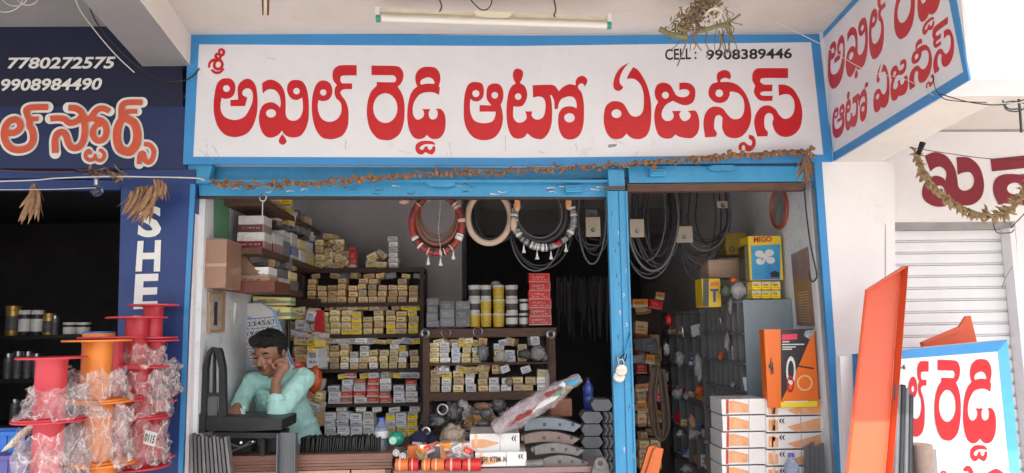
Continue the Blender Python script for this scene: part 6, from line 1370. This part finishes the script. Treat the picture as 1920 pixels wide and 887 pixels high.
t = MB(); t.prism([at(272,806,3.62),at(295,812,3.62),at(290,838,3.62),at(268,832,3.62)], V(0,.002,0)); lb = t.build('paper_label', M_['can_white']); tag(lb, 'white paper label reading 0115 under the wrap of the pillar side spools', 'label')
latin('0115', ((273,812),(292,817),(288,832),(270,827)), lambda x, y: at(x, y, 3.617), M_['box_black'], lb, 'number', wt=.02)
# crates and cloth
dm('crate_blue', (.03,.17,.62), .4, noise=.1); dm('crate_purple', (.13,.12,.40), .42, noise=.1)
def crate(y0, y1, px1, Y, m, label):
    a, b = at(-120, y1, Y), at(px1, y0, Y); t = thing('plastic_crate', label, 'crate', V((a.x+b.x)/2, Y+.15, a.z)); W_ = .006
    g = MB(); g.box((a.x,Y,a.z),(b.x,Y+W_,b.z-.02)); g.build('front_wall', m, t)
    g = MB(); g.box((b.x-W_,Y+W_,a.z),(b.x,Y+.3,b.z-.02)); g.build('side_wall', m, t)
    g = MB(); g.box((a.x,Y+.3,a.z),(b.x,Y+.306,b.z-.02)); g.build('back_wall', m, t)
    g = MB(); g.box((a.x,Y+W_,a.z),(b.x-W_,Y+.3,a.z+.006)); g.build('bottom', m, t)
    g = MB(); g.bbox((a.x-.01,Y-.012,b.z-.02),(b.x+.012,Y+.012,b.z), .003); g.bbox((b.x-.008,Y+.0125,b.z-.02),(b.x+.012,Y+.31,b.z), .003); g.build('rim', m, t)
    for x in range(-100, int(px1)-4, 22):
        g = MB(); p = at(x, (y0+y1)/2, Y); g.box((p.x,Y-.006,a.z+.004),(p.x+.008,Y-.0005,b.z-.022)); g.build('rib', m, t)
    return t
crate(808, 851, 48, 3.55, M_['crate_blue'], 'bright blue plastic crate, upper one at the left edge')
crate(853, 960, 50, 3.52, M_['crate_purple'], 'purple plastic crate under the blue one at the left edge')
g = MB(); sp_ = cr([at(4,846,3.38),at(24,832,3.36),at(48,808,3.36),at(70,792,3.36),at(84,788,3.36)],6); g.tube(sp_, [.004+.02*math.sin(min(1,i/14)*2.4) for i in range(len(sp_))], 9, flat=.6); tag(g.build('cream_bag', mat('cream_bag', (.80,.74,.58), .5, bump=.4, bscale=30)), 'twisted cream plastic bag tail over the blue crate', 'bag')
# ---- neighbour shop goods in the dark
for y, nm in ((632,'upper'),(714,'middle'),(800,'lower')):
    g = MB(); a, b = at(-160,y,5.2), at(196,y,5.2); g.box((a.x,5.2,a.z-.025),(b.x,5.5,a.z)); tag(g.build('shelf', M_['metal_dark']), f"{nm} dark shelf in the left neighbour shop", 'shelf')
kinds = [(14,'gold',26,58,632),(38,'dark',22,50,632),(62,'dark',22,48,632),(84,'gold',22,44,632),(98,'silver',14,40,632),(124,'dark',24,42,632),(150,'dark',24,38,632),(8,'silver',16,50,714),(26,'silver',17,54,714),(45,'silver',17,52,714),(62,'silver',15,50,714),(84,'dark',24,40,714),(112,'dark',24,40,714),(20,'silver',16,46,800),(40,'dark',20,44,800),(58,'silver',14,44,800)]
for i, (x, kd, w_, h, y) in enumerate(kinds):
    row = {632:'upper',714:'middle',800:'lower'}[y]; nth = sum(1 for q in kinds[:i] if q[4] == y)
    can_proto(kd, x, y, h, w_, 5.25, f"{kd} jar, {ORD[nth]} from the left edge on the {row} dark neighbour shelf", 'jars in the dark neighbour shop')
# ================================================================== the shopkeeper
def capsule(p0, p1, r0, r1, n=14, mmax=6):
    p0, p1 = Vector(p0), Vector(p1); mb = MB(); d = p1-p0; L = d.length or 1e-6; t_ = d/L; a = t_.orthogonal().normalized(); b = t_.cross(a)
    rings = []
    for i in range(mmax+1): 
        an = math.pi/2*(1-i/mmax); rings.append((p0-t_*r0*math.sin(an), r0*math.cos(an)))
    for i in range(mmax+1):
        an = math.pi/2*i/mmax; rings.append((p1+t_*r1*math.sin(an), r1*math.cos(an)))
    vs = []
    for c, r in rings:
        r = max(r, 1e-4)
        for j in range(n): vs.append(c+(a*math.cos(2*math.pi*j/n)+b*math.sin(2*math.pi*j/n))*r)
    k = len(rings); fs = [(i*n+j, i*n+(j+1)%n, (i+1)*n+(j+1)%n, (i+1)*n+j) for i in range(k-1) for j in range(n)]
    fs += [tuple(range(n))[::-1], tuple((k-1)*n+j for j in range(n))]
    mb.add(vs, fs); return mb
def ellipsoid(c, r, M=None):
    bm = bmesh.new(); bmesh.ops.create_uvsphere(bm, u_segments=24, v_segments=16, radius=1); mb = MB(); vs = []
    for v in bm.verts:
        q = V(v.co.x*r[0], v.co.y*r[1], v.co.z*r[2])
        if M: q = M @ q
        vs.append(q+Vector(c))
    mb.add(vs, [[v.index for v in f.verts] for f in bm.faces]); bm.free(); return mb
def blob(name, parts, voxel, m, parent, smooth=6, fold=None):
    big = MB()
    for p in parts: big.add(p.v, p.f)
    me = bpy.data.meshes.new('tmp'); me.from_pydata([tuple(v) for v in big.v], [], big.f); me.update()
    bm = bmesh.new(); bm.from_mesh(me); bmesh.ops.recalc_face_normals(bm, faces=bm.faces); bm.to_mesh(me); bm.free()
    o = bpy.data.objects.new('tmp', me); COL.objects.link(o)
    r = o.modifiers.new('r', 'REMESH'); r.mode = 'VOXEL'; r.voxel_size = voxel; r.use_smooth_shade = True
    s_ = o.modifiers.new('s', 'SMOOTH'); s_.iterations = smooth; s_.factor = .5
    dg = bpy.context.evaluated_depsgraph_get(); me2 = bpy.data.meshes.new_from_object(o.evaluated_get(dg)); me2.name = name
    bpy.data.objects.remove(o)
    if fold:
        ns = [v.normal.copy() for v in me2.vertices]
        for v, n_ in zip(me2.vertices, ns): v.co += n_*fold(v.co)
    me2.transform(Matrix.Translation(-WL(parent))); me2.materials.clear(); me2.materials.append(m)
    for p in me2.polygons: p.use_smooth = True
    ob = bpy.data.objects.new(name, me2); COL.objects.link(ob); ob.parent = parent; return ob
def skinmat():
    m = mat('skin', (.34,.165,.105), .45, noise=.18, nscale=14, bump=.06, bscale=120); b = m.node_tree.nodes['Principled BSDF']; b.inputs['Subsurface Weight'].default_value = .08; b.inputs['Subsurface Radius'].default_value = (.012,.004,.002); return m
SK = skinmat()
dm('hair_black', (.008,.007,.007), .5, noise=.3, nscale=60, bump=.6, bscale=160, stretch=(3,3,1)); dm('shirt_mint', (.50,.86,.80), .8, noise=.08, nscale=10, bump=.25, bscale=220); dm('shirt_inner', (.28,.52,.49), .85); dm('trouser', (.05,.05,.06), .8, noise=.2); dm('lip', (.16,.05,.04), .5); dm('eye_dark', (.01,.008,.008), .4); dm('eye_white', (.45,.40,.37), .35)
man = thing('person', 'man in a mint green shirt leaning on the counter, chin on hand', 'person', V(at(545,860,4.95).x, 4.95, zfl))
A_ = lambda x, y, Y: at(x, y, Y)
sh_l, sh_r = A_(471,716,4.66), A_(569,710,4.63)
el_l, wr_l = A_(452,756,4.52), A_(447,772,4.36)
el_r, wr_r = A_(519,778,4.36), A_(517,716,4.43)
neck0, neck1 = A_(516,716,4.68), A_(511,690,4.60)
chest, belly, hip = A_(521,745,4.74), A_(537,805,4.86), A_(552,870,4.97)
# head frame
HC = A_(504,660,4.545); HS = 1.09
hf = V(-.24,-.92,-.32).normalized(); hs = V(.97,-.24,.0); hs = (hs-hf*hs.dot(hf)).normalized(); hu = hf.cross(hs)*-1
if hu.z < 0: hu = -hu
HM = Matrix((( hs.x,-hf.x,hu.x),(hs.y,-hf.y,hu.y),(hs.z,-hf.z,hu.z)))
def H(x, y, z): return HC+HM @ (V(x*1.06, y, z)*HS)
def HE(c, r): return ellipsoid(H(*c), tuple(q*HS for q in r), HM)
def HCp(a, b, r0, r1): return capsule(H(*a), H(*b), r0, r1)
head = [HE((0,.015,.025),(.076,.094,.092)), HE((0,-.018,-.03),(.062,.074,.082)), HE((0,-.045,-.085),(.036,.040,.034)), HE((0,-.02,-.075),(.052,.055,.045)),
        HCp((0,-.088,.006),(0,-.110,-.030),.007,.0125), HCp((-.014,-.100,-.034),(.014,-.100,-.034),.008,.008), HCp((-.034,-.083,.018),(.034,-.083,.018),.010,.010), HE((-.036,-.068,-.028),(.022,.02,.024)), HE((.036,-.068,-.028),(.022,.02,.024)),
        HCp((-.018,-.094,-.058),(.018,-.094,-.058),.007,.007), HCp((-.014,-.092,-.069),(.014,-.092,-.069),.007,.007), HE((-.078,.012,-.012),(.010,.018,.030)), HE((.078,.012,-.012),(.010,.018,.030))]
def finger(base, dirs, L, r):
    out = []; p = Vector(base)
    for i, (d, l) in enumerate(zip(dirs, L)):
        q = p+Vector(d).normalized()*l; out.append(capsule(p, q, r*(1-.08*i), r*(1-.08*(i+1)), 10, 4)); p = q
    return out
# right-of-picture hand: loose fist against the mouth and cheek
hA = A_(529,689,4.47); hand_r = [capsule(wr_r, hA+V(0,.0,-.012), .026, .030), ellipsoid(hA+V(.008,.0,.004), (.040,.022,.036))]
for i in range(4):
    b0 = hA+V(-.016+.0175*i, -.012, .024-.003*abs(i-1)); hand_r += finger(b0, [(-.10,-.35,.9),(-.35,-.1,-.25+.1*i),(-.2,.8,-.5)], [.026+.003*(i in (1,2)),.022,.016], .0092)
hand_r += finger(hA+V(-.028,-.004,-.012), [(-.7,-.2,.5),(-.3,.1,.9)], [.026,.022], .0098)
# left-of-picture hand reaching down, fingers curled over a slip of paper
hB = A_(440,766,4.31); hand_l = [capsule(wr_l, hB+V(.006,.02,.006), .025, .026), ellipsoid(hB, (.032,.034,.020))]
for i in range(4):
    b0 = hB+V(-.026+.0165*i, -.026, -.004+.003*(i in (1,2))); hand_l += finger(b0, [(-.12+.1*i,-.75,-.55),(.05,-.35,-.95),(.15,.2,-1)], [.028,.022+.002*(i in (1,2)),.017], .0088)
hand_l += finger(hB+V(.027,-.008,-.006), [(.55,-.6,-.5),(.1,-.6,-.8)], [.028,.024], .0098)
skin_parts = head+hand_r+hand_l+[capsule(neck0+V(0,.02,-.03), neck1+V(0,.02,0), .056, .050), capsule(el_r, wr_r, .040, .027), capsule(el_l, wr_l, .038, .026), capsule(sh_l, el_l, .045,.040), capsule(sh_r, el_r, .045,.040),
    capsule(sh_l, sh_r, .05, .05), capsule(chest, belly, .11, .105), capsule(belly, hip, .105, .11), capsule(neck0, chest, .06, .1)]
floor_l, floor_r = V(hip.x-.10,5.02,zfl+.07), V(hip.x+.12,5.06,zfl+.07)
for f_, s_ in ((floor_l,-1),(floor_r,1)):
    kn = V(hip.x+s_*.10, 4.98, .56); skin_parts += [capsule(hip+V(s_*.08,0,0), kn, .085, .058), capsule(kn, f_, .055, .04), capsule(f_, f_+V(0,-.14,-.03), .04, .03)]
blob('body', skin_parts, .0058, SK, man, smooth=3)
# face details
def arc(pts, r, nm, m, n=6):
    g = MB(); P_ = cr([H(*p) for p in pts], 5); k = len(P_); g.tube(P_, [r*(.45+.55*math.sin(math.pi*i/(k-1))) for i in range(k)], 7); g.build(nm, m, man)
arc([(-.050,-.080,.020),(-.036,-.092,.027),(-.016,-.095,.022)], .0042, 'eyebrow', M_['hair_black']); arc([(.016,-.095,.022),(.036,-.092,.027),(.050,-.080,.020)], .0042, 'eyebrow', M_['hair_black'])
for s_ in (-1,1):
    arc([(s_*.046,-.076,.000),(s_*.032,-.086,-.005),(s_*.017,-.085,-.001)], .0034, 'eyelid', M_['eye_dark'])
    arc([(s_*.040,-.078,-.0045),(s_*.031,-.084,-.0085),(s_*.022,-.084,-.005)], .0018, 'eye', M_['eye_white'])
arc([(-.022,-.096,-.061),(-.008,-.102,-.059),(.008,-.102,-.059),(.022,-.096,-.061)], .0048, 'upper_lip', M_['lip']); arc([(-.017,-.096,-.068),(0,-.101,-.071),(.017,-.096,-.068)], .0052, 'lower_lip', M_['lip'])
arc([(-.018,-.100,-.052),(-.006,-.106,-.050),(.006,-.106,-.050),(.018,-.100,-.052)], .0036, 'moustache', M_['hair_black'])
hair = [HE((0,.012,.066),(.080,.092,.058)), HE((0,.055,.022),(.082,.068,.085)), HE((-.012,-.055,.088),(.058,.040,.030)), HE((.034,-.050,.082),(.036,.036,.030)), HE((-.068,.012,.030),(.014,.035,.040)), HE((.068,.010,.025),(.014,.035,.045)), HE((-.04,-.045,.075),(.032,.035,.026))]
blob('hair', hair, .005, M_['hair_black'], man, smooth=2, fold=lambda c: .006*_nz.noise(Vector(c)*70)+.004*_nz.noise(Vector(c)*160))
# shirt
def fold(c):
    c = Vector(c)
    return .007*_nz.noise(V(c.x*8+c.z*6, c.y*5, c.z*10-c.x*8))-.011*abs(_nz.noise(V(c.x*11-c.z*9, c.y*4, c.z*11+c.x*9)))-.006*abs(_nz.noise(V(c.x*30, c.y*12, c.z*22)))
cuff_r = el_r.lerp(wr_r, .42); cuff_l = el_l.lerp(wr_l, .80)
shirt = [capsule(sh_l, sh_r, .058, .066), capsule(sh_l+V(.02,0,-.01), chest+V(-.05,0,0), .06, .10), capsule(sh_r+V(-.02,0,-.01), chest+V(.06,0,0), .075, .11), capsule(chest+V(-.03,0,0), belly+V(-.05,0,0), .115, .115), capsule(chest+V(.05,0,0), belly+V(.07,.0,0), .12, .13), capsule(belly+V(-.04,0,0), hip+V(-.07,0,0), .12, .12), capsule(belly+V(.07,0,0), hip+V(.11,0,0), .13, .125),
    capsule(sh_l, el_l, .060, .052), capsule(el_l, cuff_l, .056, .048), capsule(sh_r, el_r, .074, .058), capsule(el_r, cuff_r, .056, .050), ellipsoid(neck0+V(0,.015,-.02), (.085,.075,.04))]
blob('shirt', shirt, .006, M_['shirt_mint'], man, smooth=4, fold=fold)
def cloth(nm, pts, d, m=M_['shirt_mint']):
    g = MB(); g.prism(pts, d); o = g.build(nm, m, man); return o
# collar wings, placket, cuffs
nb = neck0+V(0,-.066,.0)
cloth('collar', [A_(487,697,4.60), A_(497,690,4.61), A_(504,700,4.55), A_(500,712,4.53), A_(488,706,4.55)], V(.0,.006,.002))
cloth('collar', [A_(541,680,4.60), A_(536,692,4.56), A_(524,703,4.53), A_(543,701,4.52), A_(551,688,4.58)], V(0,.006,.002))
g = MB(); g.prism([A_(498,708,4.545),A_(510,712,4.545),A_(520,800,4.66),A_(508,800,4.66)], V(0,.006,0)); 
g = MB(); ring_ = cuff_r; g.tube([cuff_r+(wr_r-el_r).normalized()*-.012, cuff_r+(wr_r-el_r).normalized()*.022], [.054,.050], 22, cap=False); g.build('cuff', M_['shirt_mint'], man)
g = MB(); g.tube([cuff_l+(wr_l-el_l).normalized()*-.012, cuff_l+(wr_l-el_l).normalized()*.02], [.051,.047], 20, cap=False); g.build('cuff', M_['shirt_mint'], man)
tr = []
for f_, s_ in ((floor_l,-1),(floor_r,1)):
    kn = V(hip.x+s_*.10, 4.98, .56); tr += [capsule(hip+V(s_*.07,0,-.02), kn, .105, .08), capsule(kn, f_+V(0,0,.04), .078, .065)]
tr.append(capsule(hip+V(-.05,0,-.02), hip+V(.05,0,-.02), .118, .118)); blob('trousers', tr, .012, M_['trouser'], man, smooth=3)
g = MB(); p = A_(452,772,4.27); g.prism([A_(450,764,4.28),A_(457,770,4.27),A_(466,786,4.26),A_(455,787,4.26)], V(0,.0015,0)); tag(g.build('paper_slip', M_['can_white']), 'white paper slip in the fingers of the man in mint', 'paper')
# ================================================================== clutter and wear
GX = 'odd packets lying loose on the back rack'
PALS = ['yellow','cream','tan','white','grey','red and white','brown','orange','lilac','green and yellow']
for si, (ya, yt, x0, x1, nm, n, pal) in enumerate(((517,514,580,782,'second back shelf',9,['brown','tan','dark grey']),(577,576,600,782,'third back shelf',9,['yellow','brown','tan']),(640,637,605,782,'fourth back shelf',10,['grey','yellow','white','tan']),(704,702,620,782,'fifth back shelf',8,['white','grey','yellow','red and white']),(768,766,612,782,'lowest back shelf',5,['white','grey','lilac']))):
    for i in range(n):
        x = x0+(x1-x0)*(i+.5)/n+R(-6,6); w_ = R(14,24); h = R(7,11); c_ = random.choice(pal)
        carton(x, x+w_, ya-h+4, ya+5, YA+R(.01,.05), c_, f"{c_} packet lying askew on the {nm} stacks, {ORD[i]} from left", GX, roll=R(-.18,.18), yaw=R(-.4,.4), name='packet', cat='packet')
for i, y in enumerate(sorted(R(580,820) for _ in range(34))):
    x = R(548,598); w_ = R(10,24); h = R(8,20); c_ = random.choice(PALS)
    carton(x-w_/2, x+w_/2, y-h, y, R(5.45,5.75), c_, f"{c_} packet, {ORD[i]} from the top in the jumble left of the back rack", 'jumbled packets left of the back rack', roll=R(-.4,.4), yaw=R(-.6,.6), name='packet', cat='packet')
g = MB(); g.box((at(548,700,5.85).x,5.80,zfl),(at(600,700,5.85).x,5.84,at(580,560,5.8).z)); tag(g.build('backing_board', M_['wood_dark']), 'dark board behind the jumbled packets', 'board')
for i, x in enumerate(sorted(R(585,650) for _ in range(22))):
    y = 503-R(0,1)**1.6*60*(1-abs(x-615)/60); w_ = R(13,22); h = R(8,13); c_ = random.choice(['cream','tan','white','brown'])
    carton(x-w_/2, x+w_/2, y-h, y, YA+R(-.02,.12), c_, f"{c_} packet, {ORD[i]} from left in the heap on top of the back rack", 'heap of packets on the top left of the rack', roll=R(-.5,.5), yaw=R(-.6,.6), name='packet', cat='packet')
for i, x in enumerate(sorted(R(812,1020) for _ in range(20))):
    s_ = 0 if i%2 else 1; ya = 690 if s_ else 640; w_ = R(12,22); h = R(8,14); c_ = random.choice(['white','tan','grey','brown','yellow','cream'])
    carton(x-w_/2, x+w_/2, ya+R(2,10)-h, ya+R(6,12), YBk+R(.02,.06), c_, f"{c_} packet, {ORD[i]} from left of those tipped over on the {'third' if s_ else 'second'} middle-rack shelf", 'packets tipped over on the middle rack', roll=R(-.35,.35), yaw=R(-.6,.6), name='packet', cat='packet')
for i, x in enumerate(sorted(R(805,1015) for _ in range(16))):
    y = R(782,800); w_ = R(14,28); h = R(10,20); c_ = random.choice(['brown','tan','dark grey','grey','cream'])
    carton(x-w_/2, x+w_/2, y-h, y, YBk+R(-.05,.1), c_, f"{c_} packet, {ORD[i]} from left on the crowded low middle shelf", 'packets on the crowded low shelf', roll=R(-.7,.7), yaw=R(-.6,.6), name='packet', cat='packet')
# dim goods in the right bay
for i, y in enumerate(sorted(R(560,880) for _ in range(26))):
    x = R(1190,1240); w_ = R(12,30); h = R(10,24); c_ = random.choice(['red','red','brown','tan','orange','dark grey'])
    carton(x-w_/2, x+w_/2, y-h, y, R(5.9,6.15), c_, f"{c_} packet, {ORD[i]} from the top in the gloom behind the blue post", 'dim packets behind the blue post', roll=R(-.4,.4), yaw=R(-.5,.5), name='packet', cat='packet')
xq = xr0
for i in range(40):
    row = i // 8; yb_ = (628,690,755,823,886)[row]; Yq = 5.38+(i%8)*.15+R(0,.06); zq = at(1330,yb_,5.36).z; h = R(.03,.09); c_ = random.choice(['red','white','dark grey','tan','grey','blue','orange'])
    o = bpy.data.objects.new('packet', carton_mesh(c_)); COL.objects.link(o); o.location = (xq+R(.03,.10), Yq, zq+.001); o.scale = (R(.04,.08), R(.04,.09), h); o.rotation_euler = (R(-.3,.3), R(-.3,.3), R(-.6,.6))
    tag(o, f"{c_} small packet in the compartment rack, {['top','second','third','fourth','lowest'][row]} row, {ORD[i%8]} from the front", 'packet', 'small packets inside the compartment rack')
for i in range(30):
    row = i // 6; zq = rz[row]; Yq = YC0+.06+(i%6)*.13; c_ = random.choice(['dark grey','white','tan','grey','orange'])
    o = bpy.data.objects.new('packet', carton_mesh(c_)); COL.objects.link(o); o.location = (xc0+R(.03,.08), Yq, zq+.001); o.scale = (R(.02,.05), R(.03,.05), R(.03,.10)); o.rotation_euler = (R(-.2,.2), R(-.2,.2), R(-.6,.6))
    tag(o, f"{c_} small packet, {ORD[i%6]} from the front, {['top','second','third','fourth','lowest'][row]} pigeonhole row", 'packet', 'small packets in the pigeonhole cabinet')
# steering cover bands and beads
for (ths, cx_, cy_, rx, ry, n, par, th) in ((('cover_beige','rubber','can_white'), 819, 420, 47, 54, 26, 'steering_covers', 7.4), (('can_white','rubber','cover_silver'), 1020, 410, 56, 54, 34, None, 7.2)):
    t = bpy.data.objects['steering_covers'] if par else [o for o in bpy.data.objects if o.name.startswith('steering_cover') and 'silver' in o.get('label','')][0]
    k = (YH-.03)/F
    for i in range(n):
        a = math.radians(R(0,360) if par else R(150,385)); w_ = R(.02,.05); pts = [at(cx_+rx*math.cos(a+j*w_), cy_-ry*math.sin(a+j*w_), YH-.03) for j in (-1,0,1)]
        g = MB(); g.tube(pts, th*k*R(.98,1.08), 8); g.build('band', M_[random.choice(ths)], t)
# jumble of parts in the middle low stock
for i, x in enumerate(sorted(R(806,985) for _ in range(22))):
    y = R(770,806); m = random.choice(['casting','bag_grey','kraft','rubber_grey','plastic_clear','metal_dark','iron_plate'])
    lump('spare_part', x, y, R(12,26), R(8,20), R(4.75,5.3), M_[m], f"small spare part, {ORD[i]} from left in the heap on the low middle shelf", 'spare part', 80+i, amp=.35, sub=2, group='heap of spare parts on the low shelf')
for i, xx_ in enumerate(sorted(R(812,880) for _ in range(9))):
    c = at(xx_, R(770,800), 4.68); r_ = R(.014,.035); ax = V(R(-1,1),R(-1,0),R(-1,1)).normalized(); q = ax.orthogonal().normalized(); q2 = ax.cross(q)
    g = MB(); g.tube([c+(q*math.cos(j*.3)+q2*math.sin(j*.3))*r_ for j in range(R(12,21).__int__())], .005, 6); tag(g.build('steel_clip', M_['casting']), f"curved steel clip, {ORD[i]} from left in the heap of castings", 'clip', 'curved steel clips in the heap')
for i, x in enumerate(sorted(R(742,880) for _ in range(16))):
    y = R(842,858); m = random.choice(['reel_orange','can_white','print_pale','iron_grey','fixture_cream','tan_bag','plastic_clear'])
    c_ = ('orange','white','red and white','cream','orange','grey')[i%6]; w_ = R(12,24)
    carton(x-w_/2, x+w_/2, y-R(10,16), y, R(4.16,4.24), c_, f"{c_} small packet, {ORD[i]} from left among the leaning packets", 'small packets among the leaning packets', roll=R(-.6,.6), yaw=R(-.6,.6), name='packet', cat='packet')
# extra bags of clutter by the tubs
for i, (x, y, w_, h) in enumerate(((975,600,18,24),(985,582,16,18),(902,545,20,16),(930,532,18,10))):
    lump('parts_bag', x, y, w_, h, YBk+.12, M_['plastic_clear' if i%2 else 'can_black'], f"{'clear' if i%2 else 'black'} bag tucked behind the tubs, {ORD[i]} of four", 'parts bag', 150+i, amp=.3, group='bags tucked behind the tubs')
# cracks, scratches and drips on the sign
rnd = random.Random(44); RB[0] = .0109
for i, (x, y, L, dx) in enumerate(((386,262,14,2),(389,284,10,-6),(371,278,22,30),(398,272,24,16),(844,266,28,1),(838,286,20,-2),(947,255,30,1),(1080,268,16,3),(648,262,18,-1),(1150,262,9,22),(744,282,5,26),(1195,284,8,-4),(1400,270,8,16),(500,108,3,18),(1010,284,3,12))):
    g = MB(); pts = [(x+dx*j/5+rnd.gauss(0,.8), y+L*j/5, .15+.3*rnd.random()) for j in range(6)]
    ribbon(g, pts, lambda a, b, l=0: fpt(a, b, l), n=3); g.build('scratch', M_['concrete'], sg, auto=False)
g = MB(); g.add([fpt(1141,271,.0125),fpt(1158,270,.0125),fpt(1154,275,.0125),fpt(1140,277,.0125)], [(0,1,2,3)]); g.build('smudge', mat('smudge_green', (.25,.30,.27), .8), sg)
# drip and crack marks on pillar, beam and porch
for i, (x, y, L, dx) in enumerate(((1600,700,120,-4),(1592,668,90,6),(1588,740,110,8),(1655,600,40,3),(1660,420,200,2))):
    g = MB(); pts = [(x+dx*j/8+rnd.gauss(0,1.2), y+L*j/8, .5+.9*rnd.random()) for j in range(9)]; RB[0] = .001
    ribbon(g, pts, lambda a, b, l=0: fpt(a, b, l), n=3); tag(g.build('crack', mat('crack_grey', (.42,.40,.38), .9) if not i else bpy.data.materials['crack_grey'], None, auto=False), f"thin grey crack in the white pillar plaster, {ORD[i]} of five", 'crack', 'cracks in the pillar plaster')

# scratches and chips on the orange sheet and on the blue post
dm('scratch_pale', (.80,.62,.52), .6); dm('chip_dark', (.07,.06,.06), .7)
rnd = random.Random(8)
for i in range(9):
    x = rnd.uniform(1612,1675); y = rnd.uniform(560,860); RB[0] = .001; g = MB()
    ribbon(g, [(x+rnd.gauss(0,2)+j*rnd.uniform(-1,2), y+j*rnd.uniform(5,14), .5) for j in range(4)], lambda a, b, l=0: O_(a, b, l+.001), n=3); g.build('scratch', M_['scratch_pale'] if i%3 else M_['chip_dark'], op, auto=False)
mb = [Vector(( 1648+9*math.cos(a*.42), 757+11*math.sin(a*.42), .7)) for a in range(16)]
g = MB(); RB[0] = .001; ribbon(g, mb, lambda a, b, l=0: O_(a, b, l+.001), n=2); g.build('stamp_mark', mat('stamp', (.5,.14,.08), .5), op, auto=False)
for i in range(22):
    x0_ = 1146+rnd.uniform(-3,28); y = rnd.uniform(372,860); x = x0_+(y-358)*.033; RB[0] = .0215; g = MB()
    ribbon(g, [(x, y, rnd.uniform(.4,1.3)), (x+rnd.gauss(0,1), y+rnd.uniform(2,5), rnd.uniform(.3,1)), (x+rnd.gauss(0,1.4), y+rnd.uniform(5,10), .3)], lambda a, b, l=0: fpt(a, b, l), n=3); g.build('chip', M_['chip_dark'] if i%2 else M_['scratch_pale'], po_, auto=False)
for i in range(26):
    x = rnd.uniform(390,1130); y = rnd.uniform(344,364); RB[0] = -.0495; g = MB()
    ribbon(g, [(x, y, rnd.uniform(.4,1.4)), (x+rnd.uniform(2,9), y+rnd.gauss(0,1.5), rnd.uniform(.3,1)), (x+rnd.uniform(10,16), y+rnd.gauss(0,2), .3)], lambda a, b, l=0: fpt(a, b, l), n=3); g.build('chip', M_['chip_dark'] if i%2 else M_['scratch_pale'], lt, auto=False)

# packets crowding the wall shelves
for si, (z, nm, y0, y1, n) in enumerate(((zs[0],'top',4.6,5.7,12),(zs[1],'middle',4.85,5.75,16),(zs[2],'lowest',4.5,5.25,10))):
    for i in range(n):
        y = y0+(y1-y0)*(i+.5)/n; c_ = random.choice(['dark grey','maroon and white','grey','brown','blue','cream','tan','dark grey']); hb = (0,.20,.125)[si]+R(0,.03); h = R(.04,.08)
        if si == 0 and 4.9 < y < 5.1: continue
        o = bpy.data.objects.new('packet', carton_mesh(c_)); COL.objects.link(o); o.location = (XS-R(.06,.12), y, z+hb+.002); o.scale = (R(.07,.12), R(.05,.08), h); o.rotation_euler = (R(-.12,.12), R(-.2,.2), R(-.5,.5))
        tag(o, f"{c_} packet, {ORD[i]} from the front of those piled on the {nm} wall shelf", 'packet', 'packets piled on the wall shelves')
